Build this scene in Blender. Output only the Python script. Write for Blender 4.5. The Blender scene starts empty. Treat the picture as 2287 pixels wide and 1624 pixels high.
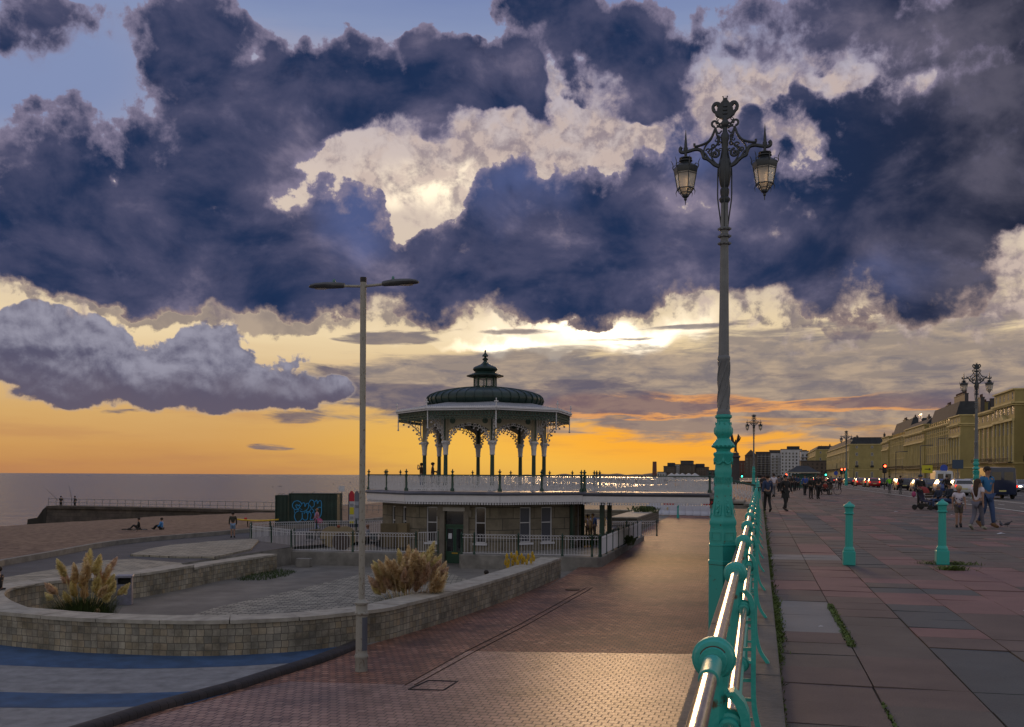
import bpy, bmesh, math, random
from mathutils import Vector, Matrix
from math import sin, cos, pi, radians, atan, atan2, sqrt
R = random.Random(7)
SC = bpy.context.scene
COL = SC.collection
# ---------------------------------------------------------------- camera
F = 2220.0; CX = 1143.5; HY = 1062.0; ROLL = 0.0052; EYE = 1.5
W0, H0 = 2287.0, 1624.0
cam_d = bpy.data.cameras.new('camera'); cam = bpy.data.objects.new('camera', cam_d); COL.objects.link(cam)
cam_d.sensor_width = 36.0; cam_d.lens = 36.0 * F / W0
cam_d.shift_y = (HY - H0 / 2) / W0
cam_d.clip_start = 0.05; cam_d.clip_end = 60000
cam.matrix_world = Matrix.Translation((0, 0, EYE)) @ Matrix.Rotation(pi / 2, 4, 'X') @ Matrix.Rotation(ROLL, 4, 'Z')
SC.camera = cam
def UV(x, y):
    a = (x - CX) / F; b = (HY - y) / F
    c, s = cos(ROLL), sin(ROLL)
    return a * c - b * s, a * s + b * c
def P(x, y, Y):
    u, v = UV(x, y); return Vector((u * Y, Y, EYE + v * Y))
def G(x, y, z):
    u, v = UV(x, y); Y = (z - EYE) / v; return Vector((u * Y, Y, z))
PD = Vector((0.2419, 0.9703, 0)); PN = Vector((0.9703, -0.2419, 0)); PANG = -radians(14.0)
def PR(s, t, z=0.0): return PD * s + PN * t + Vector((0, 0, z))
def sRGB(r, g, b):
    f = lambda c: (c / 255 / 12.92) if c <= 10 else ((c / 255 + .055) / 1.055) ** 2.4
    return (f(r), f(g), f(b), 1.0)
# ---------------------------------------------------------------- world
SUN_AZ = atan((1350 - CX) / F); SUN_EL = atan((1062 - 735) / F)
world = bpy.data.worlds.new('World'); SC.world = world; world.use_nodes = True
def build_world():
    nt = world.node_tree; nt.nodes.clear(); L = nt.links
    def node(t, **k):
        n = nt.nodes.new(t)
        for a, b in k.items(): setattr(n, a, b)
        return n
    def put(sock, v):
        if isinstance(v, bpy.types.NodeSocket): L.new(v, sock)
        else: sock.default_value = v
    def m(op, a, b=0.0, c=0.0, clamp=False):
        n = node('ShaderNodeMath', operation=op, use_clamp=clamp)
        put(n.inputs[0], a); put(n.inputs[1], b); put(n.inputs[2], c); return n.outputs[0]
    def mix(f, a, b, bt='MIX'):
        n = node('ShaderNodeMix', data_type='RGBA', blend_type=bt)
        put(n.inputs[0], f); put(n.inputs[6], a); put(n.inputs[7], b); return n.outputs[2]
    def ss(x, lo, hi):
        n = node('ShaderNodeMapRange', interpolation_type='SMOOTHSTEP')
        put(n.inputs[0], x); n.inputs[1].default_value = lo; n.inputs[2].default_value = hi; return n.outputs[0]
    def comb(x, y, z=0.0):
        n = node('ShaderNodeCombineXYZ'); put(n.inputs[0], x); put(n.inputs[1], y); put(n.inputs[2], z); return n.outputs[0]
    def noise(v, scale, detail=6, rough=.55, dist=0.0, lac=2.0):
        n = node('ShaderNodeTexNoise', noise_dimensions='3D'); put(n.inputs['Vector'], v)
        n.inputs['Scale'].default_value = scale; n.inputs['Detail'].default_value = detail
        n.inputs['Roughness'].default_value = rough; n.inputs['Distortion'].default_value = dist
        n.inputs['Lacunarity'].default_value = lac; return n.outputs[0]
    def ramp(f, stops):
        n = node('ShaderNodeValToRGB'); e = n.color_ramp.elements
        while len(e) < len(stops): e.new(1.0)
        for i, (p, c) in enumerate(stops): e[i].position = p; e[i].color = c
        put(n.inputs[0], f); return n.outputs[0]
    def mix_f(f, a, b): return m('ADD', m('MULTIPLY', a, m('SUBTRACT', 1.0, f)), m('MULTIPLY', b, f))
    tc = node('ShaderNodeTexCoord'); sp = node('ShaderNodeSeparateXYZ'); L.new(tc.outputs['Generated'], sp.inputs[0])
    x, y, z = sp.outputs
    az = m('ARCTAN2', x, y)
    el = m('ARCTAN2', z, m('SQRT', m('ADD', m('MULTIPLY', x, x), m('MULTIPLY', y, y))))
    AE = comb(az, el)
    def ae(px, py):
        u, v = UV(px, py); return atan(u), atan(v / sqrt(1 + u * u))
    def field(blobs, vec):
        acc = None
        for b in blobs:
            px, py, rx, ry, ang, w = b
            a0, e0 = ae(px, py); a1, _ = ae(px + 10, py); _, e1 = ae(px, py - 10)
            n = node('ShaderNodeMapping', vector_type='TEXTURE'); L.new(vec, n.inputs[0])
            n.inputs[1].default_value = (a0, e0, 0); n.inputs[2].default_value = (0, 0, radians(ang))
            n.inputs[3].default_value = (rx * abs(a1 - a0) / 10, ry * abs(e1 - e0) / 10, 1)
            g = node('ShaderNodeTexGradient', gradient_type='SPHERICAL'); L.new(n.outputs[0], g.inputs[0])
            acc = m('MULTIPLY', g.outputs[1], w) if acc is None else m('MULTIPLY_ADD', g.outputs[1], w, acc)
        return acc
    def addn(fld, n, amp):
        return m('MULTIPLY_ADD', m('MULTIPLY', m('SUBTRACT', n, .5), amp), ss(fld, .02, .3), fld)
    # warps
    wn = node('ShaderNodeTexNoise'); L.new(AE, wn.inputs['Vector']); wn.inputs['Scale'].default_value = 14; wn.inputs['Detail'].default_value = 7
    wv = node('ShaderNodeVectorMath', operation='MULTIPLY_ADD'); L.new(wn.outputs[1], wv.inputs[0])
    wv.inputs[1].default_value = (.1, .09, 0); 
    sub = node('ShaderNodeVectorMath', operation='SUBTRACT'); L.new(AE, sub.inputs[0]); sub.inputs[1].default_value = (.05, .045, 0)
    L.new(sub.outputs[0], wv.inputs[2]); WAE = wv.outputs[0]
    wv2 = node('ShaderNodeVectorMath', operation='MULTIPLY_ADD'); L.new(wn.outputs[1], wv2.inputs[0]); wv2.inputs[1].default_value = (.035, .03, 0)
    sb2 = node('ShaderNodeVectorMath', operation='SUBTRACT'); L.new(AE, sb2.inputs[0]); sb2.inputs[1].default_value = (.0175, .015, 0); L.new(sb2.outputs[0], wv2.inputs[2]); WA2 = wv2.outputs[0]
    def shift(v, dx, dy):
        q = node('ShaderNodeVectorMath', operation='ADD'); L.new(v, q.inputs[0]); q.inputs[1].default_value = (dx, dy, 0); return q.outputs[0]
    def ey(py): return (1062 - py) / F
    # base gradient, position = elevation (rad) / 0.6
    stre = comb(az, m('MULTIPLY', el, 7.0))
    n_st = noise(stre, 7, 6, .6)
    elw = m('ADD', el, m('MULTIPLY', m('SUBTRACT', n_st, .5), .022))
    def E(py): return max(0, ey(py) / .6)
    f = m('DIVIDE', elw, .6, clamp=True)
    base = ramp(f, [(0, sRGB(188, 132, 82)), (E(1000), sRGB(204, 152, 90)), (E(935), sRGB(212, 168, 106)), (E(850), sRGB(216, 184, 138)),
                    (E(760), sRGB(236, 212, 170)), (E(640), sRGB(216, 198, 176)), (E(430), sRGB(214, 196, 184)), (E(250), sRGB(186, 176, 184)),
                    (E(130), sRGB(134, 148, 184)), (E(0), sRGB(104, 122, 172)), (.97, sRGB(64, 80, 130))])
    # left/top patch of blue on the left side
    lf = field([(0, 120, 900, 420, 0, 1.6)], AE)
    base = mix(ss(lf, 0.1, 1.2), base, sRGB(130, 144, 182))
    # low yellow glow, orange at the sides
    gl = m('MULTIPLY', ss(field([(1220, 1000, 820, 170, 0, 1.0)], AE), 0.0, .95), .88)
    base = mix(gl, base, sRGB(248, 192, 78))
    sg = ss(field([(1360, 733, 400, 58, 0, 1.0), (1180, 765, 500, 36, 0, .4), (985, 405, 260, 85, 0, 1.0), (1500, 300, 200, 90, 0, .35), (850, 735, 400, 40, 0, .25)], WAE), 0.1, .95)
    base = mix(sg, base, (1.25, 1.05, .78, 1))
    sc = ss(field([(1370, 736, 250, 38, -3, 1.0), (1150, 772, 210, 18, 0, .8)], WAE), .0, .75)
    base = mix(sc, base, (2.0, 1.75, 1.3, 1))
    base = mix(m('MULTIPLY', ss(field([(1500, 975, 560, 105, 0, 1.0)], AE), .0, .85), .8), base, sRGB(255, 170, 46))
    # faint streaks in the clear glow near the horizon
    hz = noise(comb(az, m('MULTIPLY', el, 9.0)), 5, 5, .55); base = mix(m('MULTIPLY', m('MULTIPLY', ss(hz, .5, .68), .28), ss(el, .14, .07)), base, sRGB(176, 120, 90))
    # veil of altocumulus
    nb2_ = noise(AE, 60, 6, .6); n1 = noise(stre, 9, 9, .62, .4); n1b = noise(comb(az, m('MULTIPLY', el, 3.0)), 22, 7, .6, .3)
    vf = field([(1750, 880, 1350, 135, 0, 2.0), (1250, 850, 620, 90, 0, .9), (1900, 760, 620, 90, 3, 1.1), (2250, 800, 420, 150, 0, 1.0), (950, 850, 420, 90, 0, 1.0)], AE)
    vc = addn(vf, n1, 3.2)
    va = ss(vc, .25, .95)
    vcol = mix(ss(n1b, .35, .66), sRGB(112, 108, 118), sRGB(176, 156, 138))
    vcol = mix(ss(n1, .48, .62), vcol, sRGB(140, 128, 124))
    sky = mix(m('MULTIPLY', va, .9), base, vcol)
    # darker streaks low in the veil, with lit undersides
    sf = field([(1430, 905, 330, 40, 0, 1.1), (1050, 900, 500, 46, 0, .9), (1900, 905, 380, 24, 2, .8), (1620, 724, 330, 15, 2, .8), (1130, 742, 240, 12, 0, .8), (1420, 758, 200, 9, 0, .6), (2150, 880, 260, 40, 0, .9), (1250, 865, 260, 30, 0, .8), (1600, 845, 320, 22, 0, .6), (880, 755, 170, 22, 0, 1.5), (930, 875, 160, 34, 0, .9), (760, 845, 90, 60, -30, .8), (640, 930, 110, 24, 0, .8), (615, 996, 90, 18, 0, .55), (270, 918, 130, 16, 0, .7), (900, 905, 120, 26, 0, .8)], AE)
    sc1 = addn(sf, n1, 3.0)
    lit = ss(sc1, .15, .36)
    of = ss(field([(1450, 925, 330, 60, 0, 1.2), (1800, 925, 520, 60, 0, 1.0), (1290, 905, 90, 40, 0, .6)], AE), .05, .6)
    sky = mix(m('MULTIPLY', m('MULTIPLY', lit, of), .62), sky, sRGB(255, 168, 74))
    sky = mix(m('MULTIPLY', ss(sc1, .3, .72), .85), sky, mix(ss(n1b, .4, .6), sRGB(92, 88, 106), sRGB(122, 110, 114)))
    # left cumulus
    nc = noise(AE, 24, 10, .56, .15); ncu = noise(shift(AE, .0015, .007), 24, 10, .56, .15)
    CB = [(70, 790, 230, 85, 0, 1.5), (250, 855, 330, 68, 4, 1.6), (450, 868, 320, 62, 2, 1.6), (620, 868, 220, 48, 0, 1.3), (92, 745, 110, 85, 0, 1.3), (240, 748, 95, 75, 0, 1.3), (468, 772, 100, 85, 0, 1.5), (350, 805, 250, 70, 0, 1.3), (540, 830, 150, 60, 0, 1.1), (660, 812, 60, 40, 0, 1.0), (720, 880, 120, 40, 0, .8), (-40, 780, 160, 110, 0, 1.2)]
    cf = field(CB, WA2); cfu = field(CB, shift(WA2, 0, .016))
    cc = addn(cf, nc, 4.4); ca = mix_f(ss(el, .075, .12), ss(cc, .1, .75), ss(cc, .32, .54))
    rel = m('ADD', m('MULTIPLY', m('SUBTRACT', cf, cfu), .55), m('ADD', m('MULTIPLY', m('SUBTRACT', nc, ncu), 4.5), m('MULTIPLY', m('SUBTRACT', nb2_, .5), .6)))
    lit2 = m('ADD', rel, m('MULTIPLY', m('SUBTRACT', el, .10), 3.0))
    ccol = mix(ss(lit2, -.6, 1.1), sRGB(88, 86, 108), sRGB(152, 150, 166))
    ccol = mix(ss(m('MULTIPLY_ADD', nc, .05, el), .085, .135), sRGB(98, 90, 106), ccol)
    ccol = mix(ss(cc, .36, .62), mix(.6, ccol, sRGB(206, 186, 170)), ccol)
    sky = mix(ca, sky, ccol)
    # pale broken cloud filling the gaps between the dark ones
    ng = noise(AE, 30, 9, .62, .3)
    gf = field([(1300, 300, 700, 260, 0, 1.2), (1750, 250, 500, 220, 0, 1.0), (900, 400, 400, 160, 0, .7), (300, 650, 600, 90, 0, .9), (1000, 680, 700, 70, 0, .7), (1900, 640, 600, 200, 0, 1.0), (2200, 640, 300, 160, 0, 1.0)], AE)
    gc = addn(gf, ng, 4.0)
    sky = mix(m('MULTIPLY', ss(gc, .35, 1.35), .8), sky, mix(ss(nb2_, .42, .6), sRGB(134, 120, 130), sRGB(196, 176, 168)))
    # the large dark clouds
    B = [(120, 430, 400, 260, 0, 1.5), (380, 540, 520, 170, 0, 1.4), (480, 250, 250, 230, 0, 1.4), (410, 80, 130, 150, 0, 1.2), (620, 270, 220, 150, 0, 1.1), (520, 380, 260, 150, 0, .9), (430, 20, 150, 80, 0, .7), (640, 130, 100, 60, 0, .6),
         (900, 190, 370, 150, 3, 1.5), (1060, 130, 180, 130, 0, 1.2), (1190, 200, 150, 110, 0, 1.3), (1090, 240, 160, 60, 0, .9), (720, 240, 150, 90, 0, .7), (650, 580, 560, 130, 0, 1.2), (790, 490, 140, 150, 0, 1.2), (1050, 610, 420, 130, 0, 1.3),
         (1300, 500, 400, 190, 0, 1.15), (1110, 490, 130, 130, 0, 1.0), (1550, 480, 350, 190, 0, 1.2), (1640, 320, 170, 120, 0, 1.1), (1880, 540, 400, 200, 0, 1.3),
         (2200, 400, 460, 260, 0, 1.7), (2060, 600, 200, 130, 0, 1.0), (1900, 40, 520, 150, 0, 1.3), (2250, 170, 360, 230, 0, 1.5), (1290, 60, 230, 110, -20, 1.3), (1200, 20, 130, 60, 0, .7),
         (1430, 150, 230, 170, -20, 1.7), (1500, 220, 110, 80, 0, .9), (1900, 270, 200, 110, 0, .7), (50, 50, 190, 130, -20, 1.2), (190, 60, 130, 50, 20, .5), (1250, 680, 260, 60, 0, .8), (400, 640, 420, 70, 0, 1.0), (100, 610, 300, 70, 0, 1.0), (1540, 600, 300, 100, 0, 1.2), (1700, 600, 220, 80, 0, .8), (1250, 640, 260, 90, 0, .8), (2290, 480, 120, 90, 0, 1.0),
         (850, 345, 250, 70, -4, -2.0), (980, 420, 100, 50, 0, -1.6), (1240, 300, 270, 55, -4, -1.9), (1440, 300, 130, 42, 20, -1.1), (1600, 190, 120, 70, -50, -1.4), (1240, 200, 40, 90, 20, -1.3), (930, 500, 45, 50, -50, -1.4),
         (1700, 205, 130, 45, 20, -1.2), (1760, 240, 160, 110, 0, .7), (1880, 330, 200, 120, 0, .8), (1875, 190, 95, 45, 0, -1.4), (1790, 285, 90, 45, -40, -1.3), (1560, 420, 110, 26, 10, -.8), (1210, 385, 26, 40, 0, -1.1), (180, 505, 110, 36, -20, -1.25), (1500, 415, 120, 30, 6, -.7), (600, 560, 160, 40, 0, -.4), (238, 380, 26, 36, 0, -1.0), (1800, 490, 60, 40, 0, -.7),
         (800, 20, 330, 90, 0, -.8), (170, 170, 160, 70, 30, -.6), (2287, 560, 100, 60, 0, -.8), (1000, 40, 200, 60, 0, -.5)]
    bf = field(B, WAE)
    nb = noise(AE, 16, 9, .6, .15); nb2 = noise(AE, 42, 8, .6, .2)
    bc = addn(addn(bf, nb, 3.3), nb2, 1.7)
    sof = ss(field([(880, 285, 420, 60, -4, 1.2), (1200, 240, 330, 100, 0, 1.2), (1700, 190, 520, 210, 0, 1.3), (60, 500, 330, 120, 0, 1.0), (1850, 480, 500, 90, 0, 1.0), (500, 640, 900, 70, 0, 1.0), (1900, 640, 500, 80, 0, .9), (150, 100, 300, 160, 0, .8), (2200, 500, 300, 160, 0, 1.0)], AE), .1, .7)
    ba = mix_f(sof, ss(bc, .22, .47), ss(bc, -.05, .78))
    core = ss(bc, .26, 1.0)
    nbu = noise(shift(AE, .002, .008), 16, 9, .6, .15); relb = m('MULTIPLY', m('SUBTRACT', nb, nbu), 3.4)
    sh = noise(comb(az, m('MULTIPLY', el, 1.5)), 8, 8, .56, .25)
    dark = mix(ss(sh, .36, .58), sRGB(30, 48, 82), sRGB(76, 78, 106)); dark = mix(ss(sh, .53, .70), dark, sRGB(128, 120, 142))
    dark = mix(ss(az, .2, .5), dark, mix(ss(sh, .4, .65), sRGB(34, 40, 60), sRGB(84, 82, 98)))
    blu = ss(field([(800, 470, 180, 140, 0, 1.0), (1150, 420, 220, 130, 0, .8), (1560, 330, 170, 90, 0, .8), (1990, 620, 240, 90, 0, .5)], WAE), .1, .9)
    dark = mix(m('MULTIPLY', blu, .7), dark, sRGB(84, 98, 146))
    edge = mix(ss(el, .13, .3), sRGB(150, 130, 124), sRGB(132, 124, 148))
    dark = mix(m('MULTIPLY', ss(relb, .1, 1.0), .55), dark, sRGB(118, 114, 142)); dark = mix(m('MULTIPLY', ss(relb, -.1, -.9), .5), dark, sRGB(20, 32, 64))
    bcol = mix(core, edge, dark)
    sky = mix(ba, sky, bcol)
    # thin ragged fringe below the big cloud
    ff = field([(450, 680, 420, 62, -3, 1.3), (140, 655, 300, 48, 0, 1.1), (620, 700, 200, 50, 0, .9), (1000, 700, 420, 44, -3, 1.0), (1480, 680, 330, 40, 4, .7), (1880, 700, 330, 50, 0, 1.0), (1780, 520, 300, 60, 0, .5), (330, 690, 150, 40, 0, .6)], WAE)
    fc = addn(ff, nb2, 3.6)
    sky = mix(m('MULTIPLY', m('MULTIPLY', ss(fc, .3, .8), .72), m('SUBTRACT', 1.0, ba)), sky, mix(ss(nb, .4, .6), sRGB(96, 88, 104), sRGB(148, 132, 128)))
    # sky above and behind the camera: fill colours raised to light the foreground, plus Nishita (the part of the dome outside the picture)
    st = node('ShaderNodeTexSky', sky_type='NISHITA', sun_disc=False)
    st.sun_elevation = SUN_EL; st.sun_rotation = SUN_AZ
    nis = mix(1.0, st.outputs[0], (.06, .06, .06, 1), 'MULTIPLY')
    back = mix(ss(el, .0, .9), (.42, .345, .285, 1), (.34, .34, .40, 1))
    back = mix(.6, back, nis, 'ADD')
    aaz = m('ABSOLUTE', az)
    bk = m('MAXIMUM', ss(aaz, .75, 1.5), ss(el, .62, .95))
    sky = mix(bk, sky, back)
    bg = node('ShaderNodeBackground'); L.new(sky, bg.inputs[0]); bg.inputs[1].default_value = 1.0
    out = node('ShaderNodeOutputWorld'); L.new(bg.outputs[0], out.inputs[0])
build_world()
world.cycles.sampling_method = 'MANUAL'; world.cycles.sample_map_resolution = 512
sun_d = bpy.data.lights.new('sun', 'SUN'); sun = bpy.data.objects.new('sun', sun_d); COL.objects.link(sun)
sun_d.energy = .65; sun_d.angle = radians(10); sun_d.color = (1.0, .62, .30)
_sd = Vector((sin(SUN_AZ) * cos(SUN_EL), cos(SUN_AZ) * cos(SUN_EL), sin(SUN_EL)))
sun.rotation_euler = _sd.to_track_quat('Z', 'Y').to_euler(); sun.location = (0, 0, 60)
SC.view_settings.view_transform = 'Standard'; SC.view_settings.look = 'None'; SC.view_settings.gamma = 1; SC.view_settings.exposure = 0
# ---------------------------------------------------------------- mesh helpers
class MB:
    def __init__(s): s.v = []; s.f = []; s.mi = []; s.cur = 0
    def add(s, vs, fs, M=None):
        b = len(s.v)
        for p in vs:
            p = Vector(p)
            s.v.append(M @ p if M is not None else p)
        for f in fs: s.f.append([i + b for i in f]); s.mi.append(s.cur)
        return s
    def box(s, c, d, rz=0.0, M=None, taper=1.0):
        x, y, z = d[0] / 2, d[1] / 2, d[2] / 2; cr, sr = cos(rz), sin(rz); vs = []
        for k in (-1, 1):
            q = taper if k > 0 else 1.0
            for a, b in ((-1, -1), (1, -1), (1, 1), (-1, 1)):
                px, py = a * x * q, b * y * q
                vs.append((c[0] + px * cr - py * sr, c[1] + px * sr + py * cr, c[2] + k * z))
        return s.add(vs, [(3, 2, 1, 0), (4, 5, 6, 7), (0, 1, 5, 4), (1, 2, 6, 5), (2, 3, 7, 6), (3, 0, 4, 7)], M)
    def lathe(s, prof, n=16, c=(0, 0, 0), a0=0.0, M=None, cap=True, sc=(1, 1)):
        vs = []; fs = []
        for r, z in prof:
            for k in range(n):
                a = a0 + 2 * pi * k / n
                vs.append((c[0] + r * cos(a) * sc[0], c[1] + r * sin(a) * sc[1], c[2] + z))
        for j in range(len(prof) - 1):
            for k in range(n):
                k2 = (k + 1) % n
                fs.append((j * n + k, j * n + k2, (j + 1) * n + k2, (j + 1) * n + k))
        if cap:
            if prof[0][0] > 1e-4: fs.append(tuple(range(n))[::-1])
            if prof[-1][0] > 1e-4: fs.append(tuple((len(prof) - 1) * n + k for k in range(n)))
        return s.add(vs, fs, M)
    def tube(s, pts, r, n=6, M=None, closed=False, flat=1.0):
        pts = [Vector(p) for p in pts]; m = len(pts)
        if m < 2: return s
        rs = r if isinstance(r, (list, tuple)) else [r] * m
        vs = []; fs = []; up = None
        for i, p in enumerate(pts):
            if closed: t = pts[(i + 1) % m] - pts[i - 1]
            else: t = pts[min(i + 1, m - 1)] - pts[max(i - 1, 0)]
            if t.length < 1e-9: t = Vector((0, 0, 1))
            t.normalize()
            if up is None:
                up = Vector((0, 0, 1)) if abs(t.z) < .9 else Vector((0, 1, 0))
            a = t.cross(up)
            if a.length < 1e-4: a = t.cross(Vector((1, 0, .1)))
            a.normalize(); b = a.cross(t); up = b
            for k in range(n):
                q = 2 * pi * (k + .5) / n
                vs.append(p + a * cos(q) * rs[i] * flat + b * sin(q) * rs[i])
        for i in range(m if closed else m - 1):
            j = (i + 1) % m
            for k in range(n):
                k2 = (k + 1) % n
                fs.append((i * n + k2, i * n + k, j * n + k, j * n + k2))
        if not closed:
            fs.append(tuple(range(n))); fs.append(tuple((m - 1) * n + k for k in range(n))[::-1])
        return s.add(vs, fs, M)
    def prism(s, poly, z0, z1, M=None):
        n = len(poly); z0s = z0 if isinstance(z0, (list, tuple)) else [z0] * n; z1s = z1 if isinstance(z1, (list, tuple)) else [z1] * n
        ar = sum(poly[i][0] * poly[(i + 1) % n][1] - poly[(i + 1) % n][0] * poly[i][1] for i in range(n))
        if ar < 0: poly = poly[::-1]; z0s = z0s[::-1]; z1s = z1s[::-1]
        vs = [(p[0], p[1], z0s[i]) for i, p in enumerate(poly)] + [(p[0], p[1], z1s[i]) for i, p in enumerate(poly)]
        fs = [tuple(range(n))[::-1], tuple(range(n, 2 * n))] + [(i, (i + 1) % n, n + (i + 1) % n, n + i) for i in range(n)]
        return s.add(vs, fs, M)
    def sphere(s, c, r, n=10, m=6, M=None):
        r = r if isinstance(r, (tuple, list)) else (r, r, r)
        prof = [(sin(pi * j / m), -cos(pi * j / m)) for j in range(m + 1)]
        prof[0] = (1e-3, -1); prof[-1] = (1e-3, 1)
        vs = []; fs = []
        for pr, z in prof:
            for k in range(n): vs.append((c[0] + r[0] * pr * cos(2 * pi * k / n), c[1] + r[1] * pr * sin(2 * pi * k / n), c[2] + r[2] * z))
        for j in range(m):
            for k in range(n): fs.append((j * n + k, j * n + (k + 1) % n, (j + 1) * n + (k + 1) % n, (j + 1) * n + k))
        return s.add(vs, fs, M)
    def loft(s, secs, M=None, cap=True):
        n = len(secs[0]); vs = [p for q in secs for p in q]; fs = []
        for j in range(len(secs) - 1):
            for k in range(n):
                k2 = (k + 1) % n; fs.append((j * n + k, j * n + k2, (j + 1) * n + k2, (j + 1) * n + k))
        if cap: fs.append(tuple(range(n))[::-1]); fs.append(tuple((len(secs) - 1) * n + k for k in range(n)))
        return s.add(vs, fs, M)
    def build(s, name, mat, parent=None, smooth=None, loc=None, rz=None, bevel=0):
        me = bpy.data.meshes.new(name); me.from_pydata(s.v, [], s.f)
        mats = mat if isinstance(mat, (list, tuple)) else [mat]
        for q in mats: me.materials.append(q)
        if len(mats) > 1: me.polygons.foreach_set('material_index', s.mi)
        me.validate(); me.update()
        if smooth is not None:
            me.polygons.foreach_set('use_smooth', [True] * len(me.polygons)); me.set_sharp_from_angle(angle=radians(smooth))
        o = bpy.data.objects.new(name, me); COL.objects.link(o)
        if parent is not None: o.parent = parent
        if loc is not None: o.location = loc
        if rz is not None: o.rotation_euler.z = rz
        if bevel:
            b = o.modifiers.new('bevel', 'BEVEL'); b.width = bevel; b.segments = 2; b.limit_method = 'ANGLE'
        return o
def tag(o, label=None, cat=None, group=None, kind=None):
    if label: o['label'] = label
    if cat: o['category'] = cat
    if group: o['group'] = group
    if kind: o['kind'] = kind
    return o
def thing(name, label, cat, loc=(0, 0, 0), rz=0.0, group=None):
    o = bpy.data.objects.new(name, None); COL.objects.link(o); o.location = loc; o.rotation_euler.z = rz
    o.empty_display_size = .2
    return tag(o, label, cat, group)
def kids(o): return [c for c in ALLOBJ() if c.parent == o]
def ALLOBJ(): return bpy.data.objects
def copy_tree(o, parent=None, index=None):
    if index is None:
        index = {}
        for c in bpy.data.objects:
            if c.parent: index.setdefault(c.parent.name, []).append(c)
    c = o.copy(); COL.objects.link(c)
    if parent is not None: c.parent = parent
    for ch in index.get(o.name, []): copy_tree(ch, c, index)
    return c
def put(o, loc, rz=0.0, label=None, group=None, scale=None):
    o.location = loc; o.rotation_euler.z = rz
    if scale: o.scale = scale if isinstance(scale, tuple) else (scale,) * 3
    if label: o['label'] = label
    if group: o['group'] = group
    return o
def arc(cx, cy, r, a0, a1, n=10): return [(cx + r * cos(radians(a0 + (a1 - a0) * i / n)), cy + r * sin(radians(a0 + (a1 - a0) * i / n))) for i in range(n + 1)]
def spiral(cx, cz, r0, r1, a0, a1, n=16, y=0.0):
    return [(cx + (r0 + (r1 - r0) * i / n) * cos(radians(a0 + (a1 - a0) * i / n)), y, cz + (r0 + (r1 - r0) * i / n) * sin(radians(a0 + (a1 - a0) * i / n))) for i in range(n + 1)]
def smooth_path(pts, k=4):
    out = []; n = len(pts); P_ = [Vector(p) for p in pts]
    for i in range(n - 1):
        a, b, c, d = P_[max(i - 1, 0)], P_[i], P_[i + 1], P_[min(i + 2, n - 1)]
        for j in range(k):
            t = j / k; out.append(.5 * ((2 * b) + (c - a) * t + (2 * a - 5 * b + 4 * c - d) * t * t + (3 * b - a - 3 * c + d) * t ** 3))
    out.append(P_[-1]); return out
# ---------------------------------------------------------------- materials
def mat(name, col, rough=.6, metal=0.0, var=0.0, vscale=4.0, bump=0.0, bscale=30.0, spec=.5, col2=None, coord='Object', stretch=None, c2amt=(.45, .6), detail=6, alpha=None, emit=None, estr=0.0, trans=0.0, coat=0.0):
    M = bpy.data.materials.new(name); M.use_nodes = True; nt = M.node_tree; b = nt.nodes['Principled BSDF']
    b.inputs['Base Color'].default_value = (*col[:3], 1); b.inputs['Roughness'].default_value = rough; b.inputs['Metallic'].default_value = metal
    b.inputs['Specular IOR Level'].default_value = spec; b.inputs['Transmission Weight'].default_value = trans; b.inputs['Coat Weight'].default_value = coat
    if emit: b.inputs['Emission Color'].default_value = (*emit[:3], 1); b.inputs['Emission Strength'].default_value = estr
    tc = nt.nodes.new('ShaderNodeTexCoord'); vec = tc.outputs[coord]
    if stretch:
        mp = nt.nodes.new('ShaderNodeMapping'); nt.links.new(vec, mp.inputs[0]); mp.inputs[3].default_value = stretch; vec = mp.outputs[0]
    if var or col2:
        n = nt.nodes.new('ShaderNodeTexNoise'); nt.links.new(vec, n.inputs['Vector']); n.inputs['Scale'].default_value = vscale; n.inputs['Detail'].default_value = detail; n.inputs['Roughness'].default_value = .6
        mr = nt.nodes.new('ShaderNodeMapRange'); nt.links.new(n.outputs[0], mr.inputs[0]); mr.inputs[1].default_value = c2amt[0] if col2 else .3; mr.inputs[2].default_value = c2amt[1] if col2 else .7
        mx = nt.nodes.new('ShaderNodeMix'); mx.data_type = 'RGBA'; nt.links.new(mr.outputs[0], mx.inputs[0])
        if col2: mx.inputs[6].default_value = (*col[:3], 1); mx.inputs[7].default_value = (*col2[:3], 1)
        else:
            mx.inputs[6].default_value = (*[c * (1 - var) for c in col[:3]], 1); mx.inputs[7].default_value = (*[min(1, c * (1 + var)) for c in col[:3]], 1)
        nt.links.new(mx.outputs[2], b.inputs['Base Color']); M['mix'] = mx.name
    if bump:
        n2 = nt.nodes.new('ShaderNodeTexNoise'); nt.links.new(vec, n2.inputs['Vector']); n2.inputs['Scale'].default_value = bscale; n2.inputs['Detail'].default_value = 5
        bp = nt.nodes.new('ShaderNodeBump'); bp.inputs['Strength'].default_value = bump; bp.inputs['Distance'].default_value = .02
        nt.links.new(n2.outputs[0], bp.inputs['Height']); nt.links.new(bp.outputs[0], b.inputs['Normal'])
    return M
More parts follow.
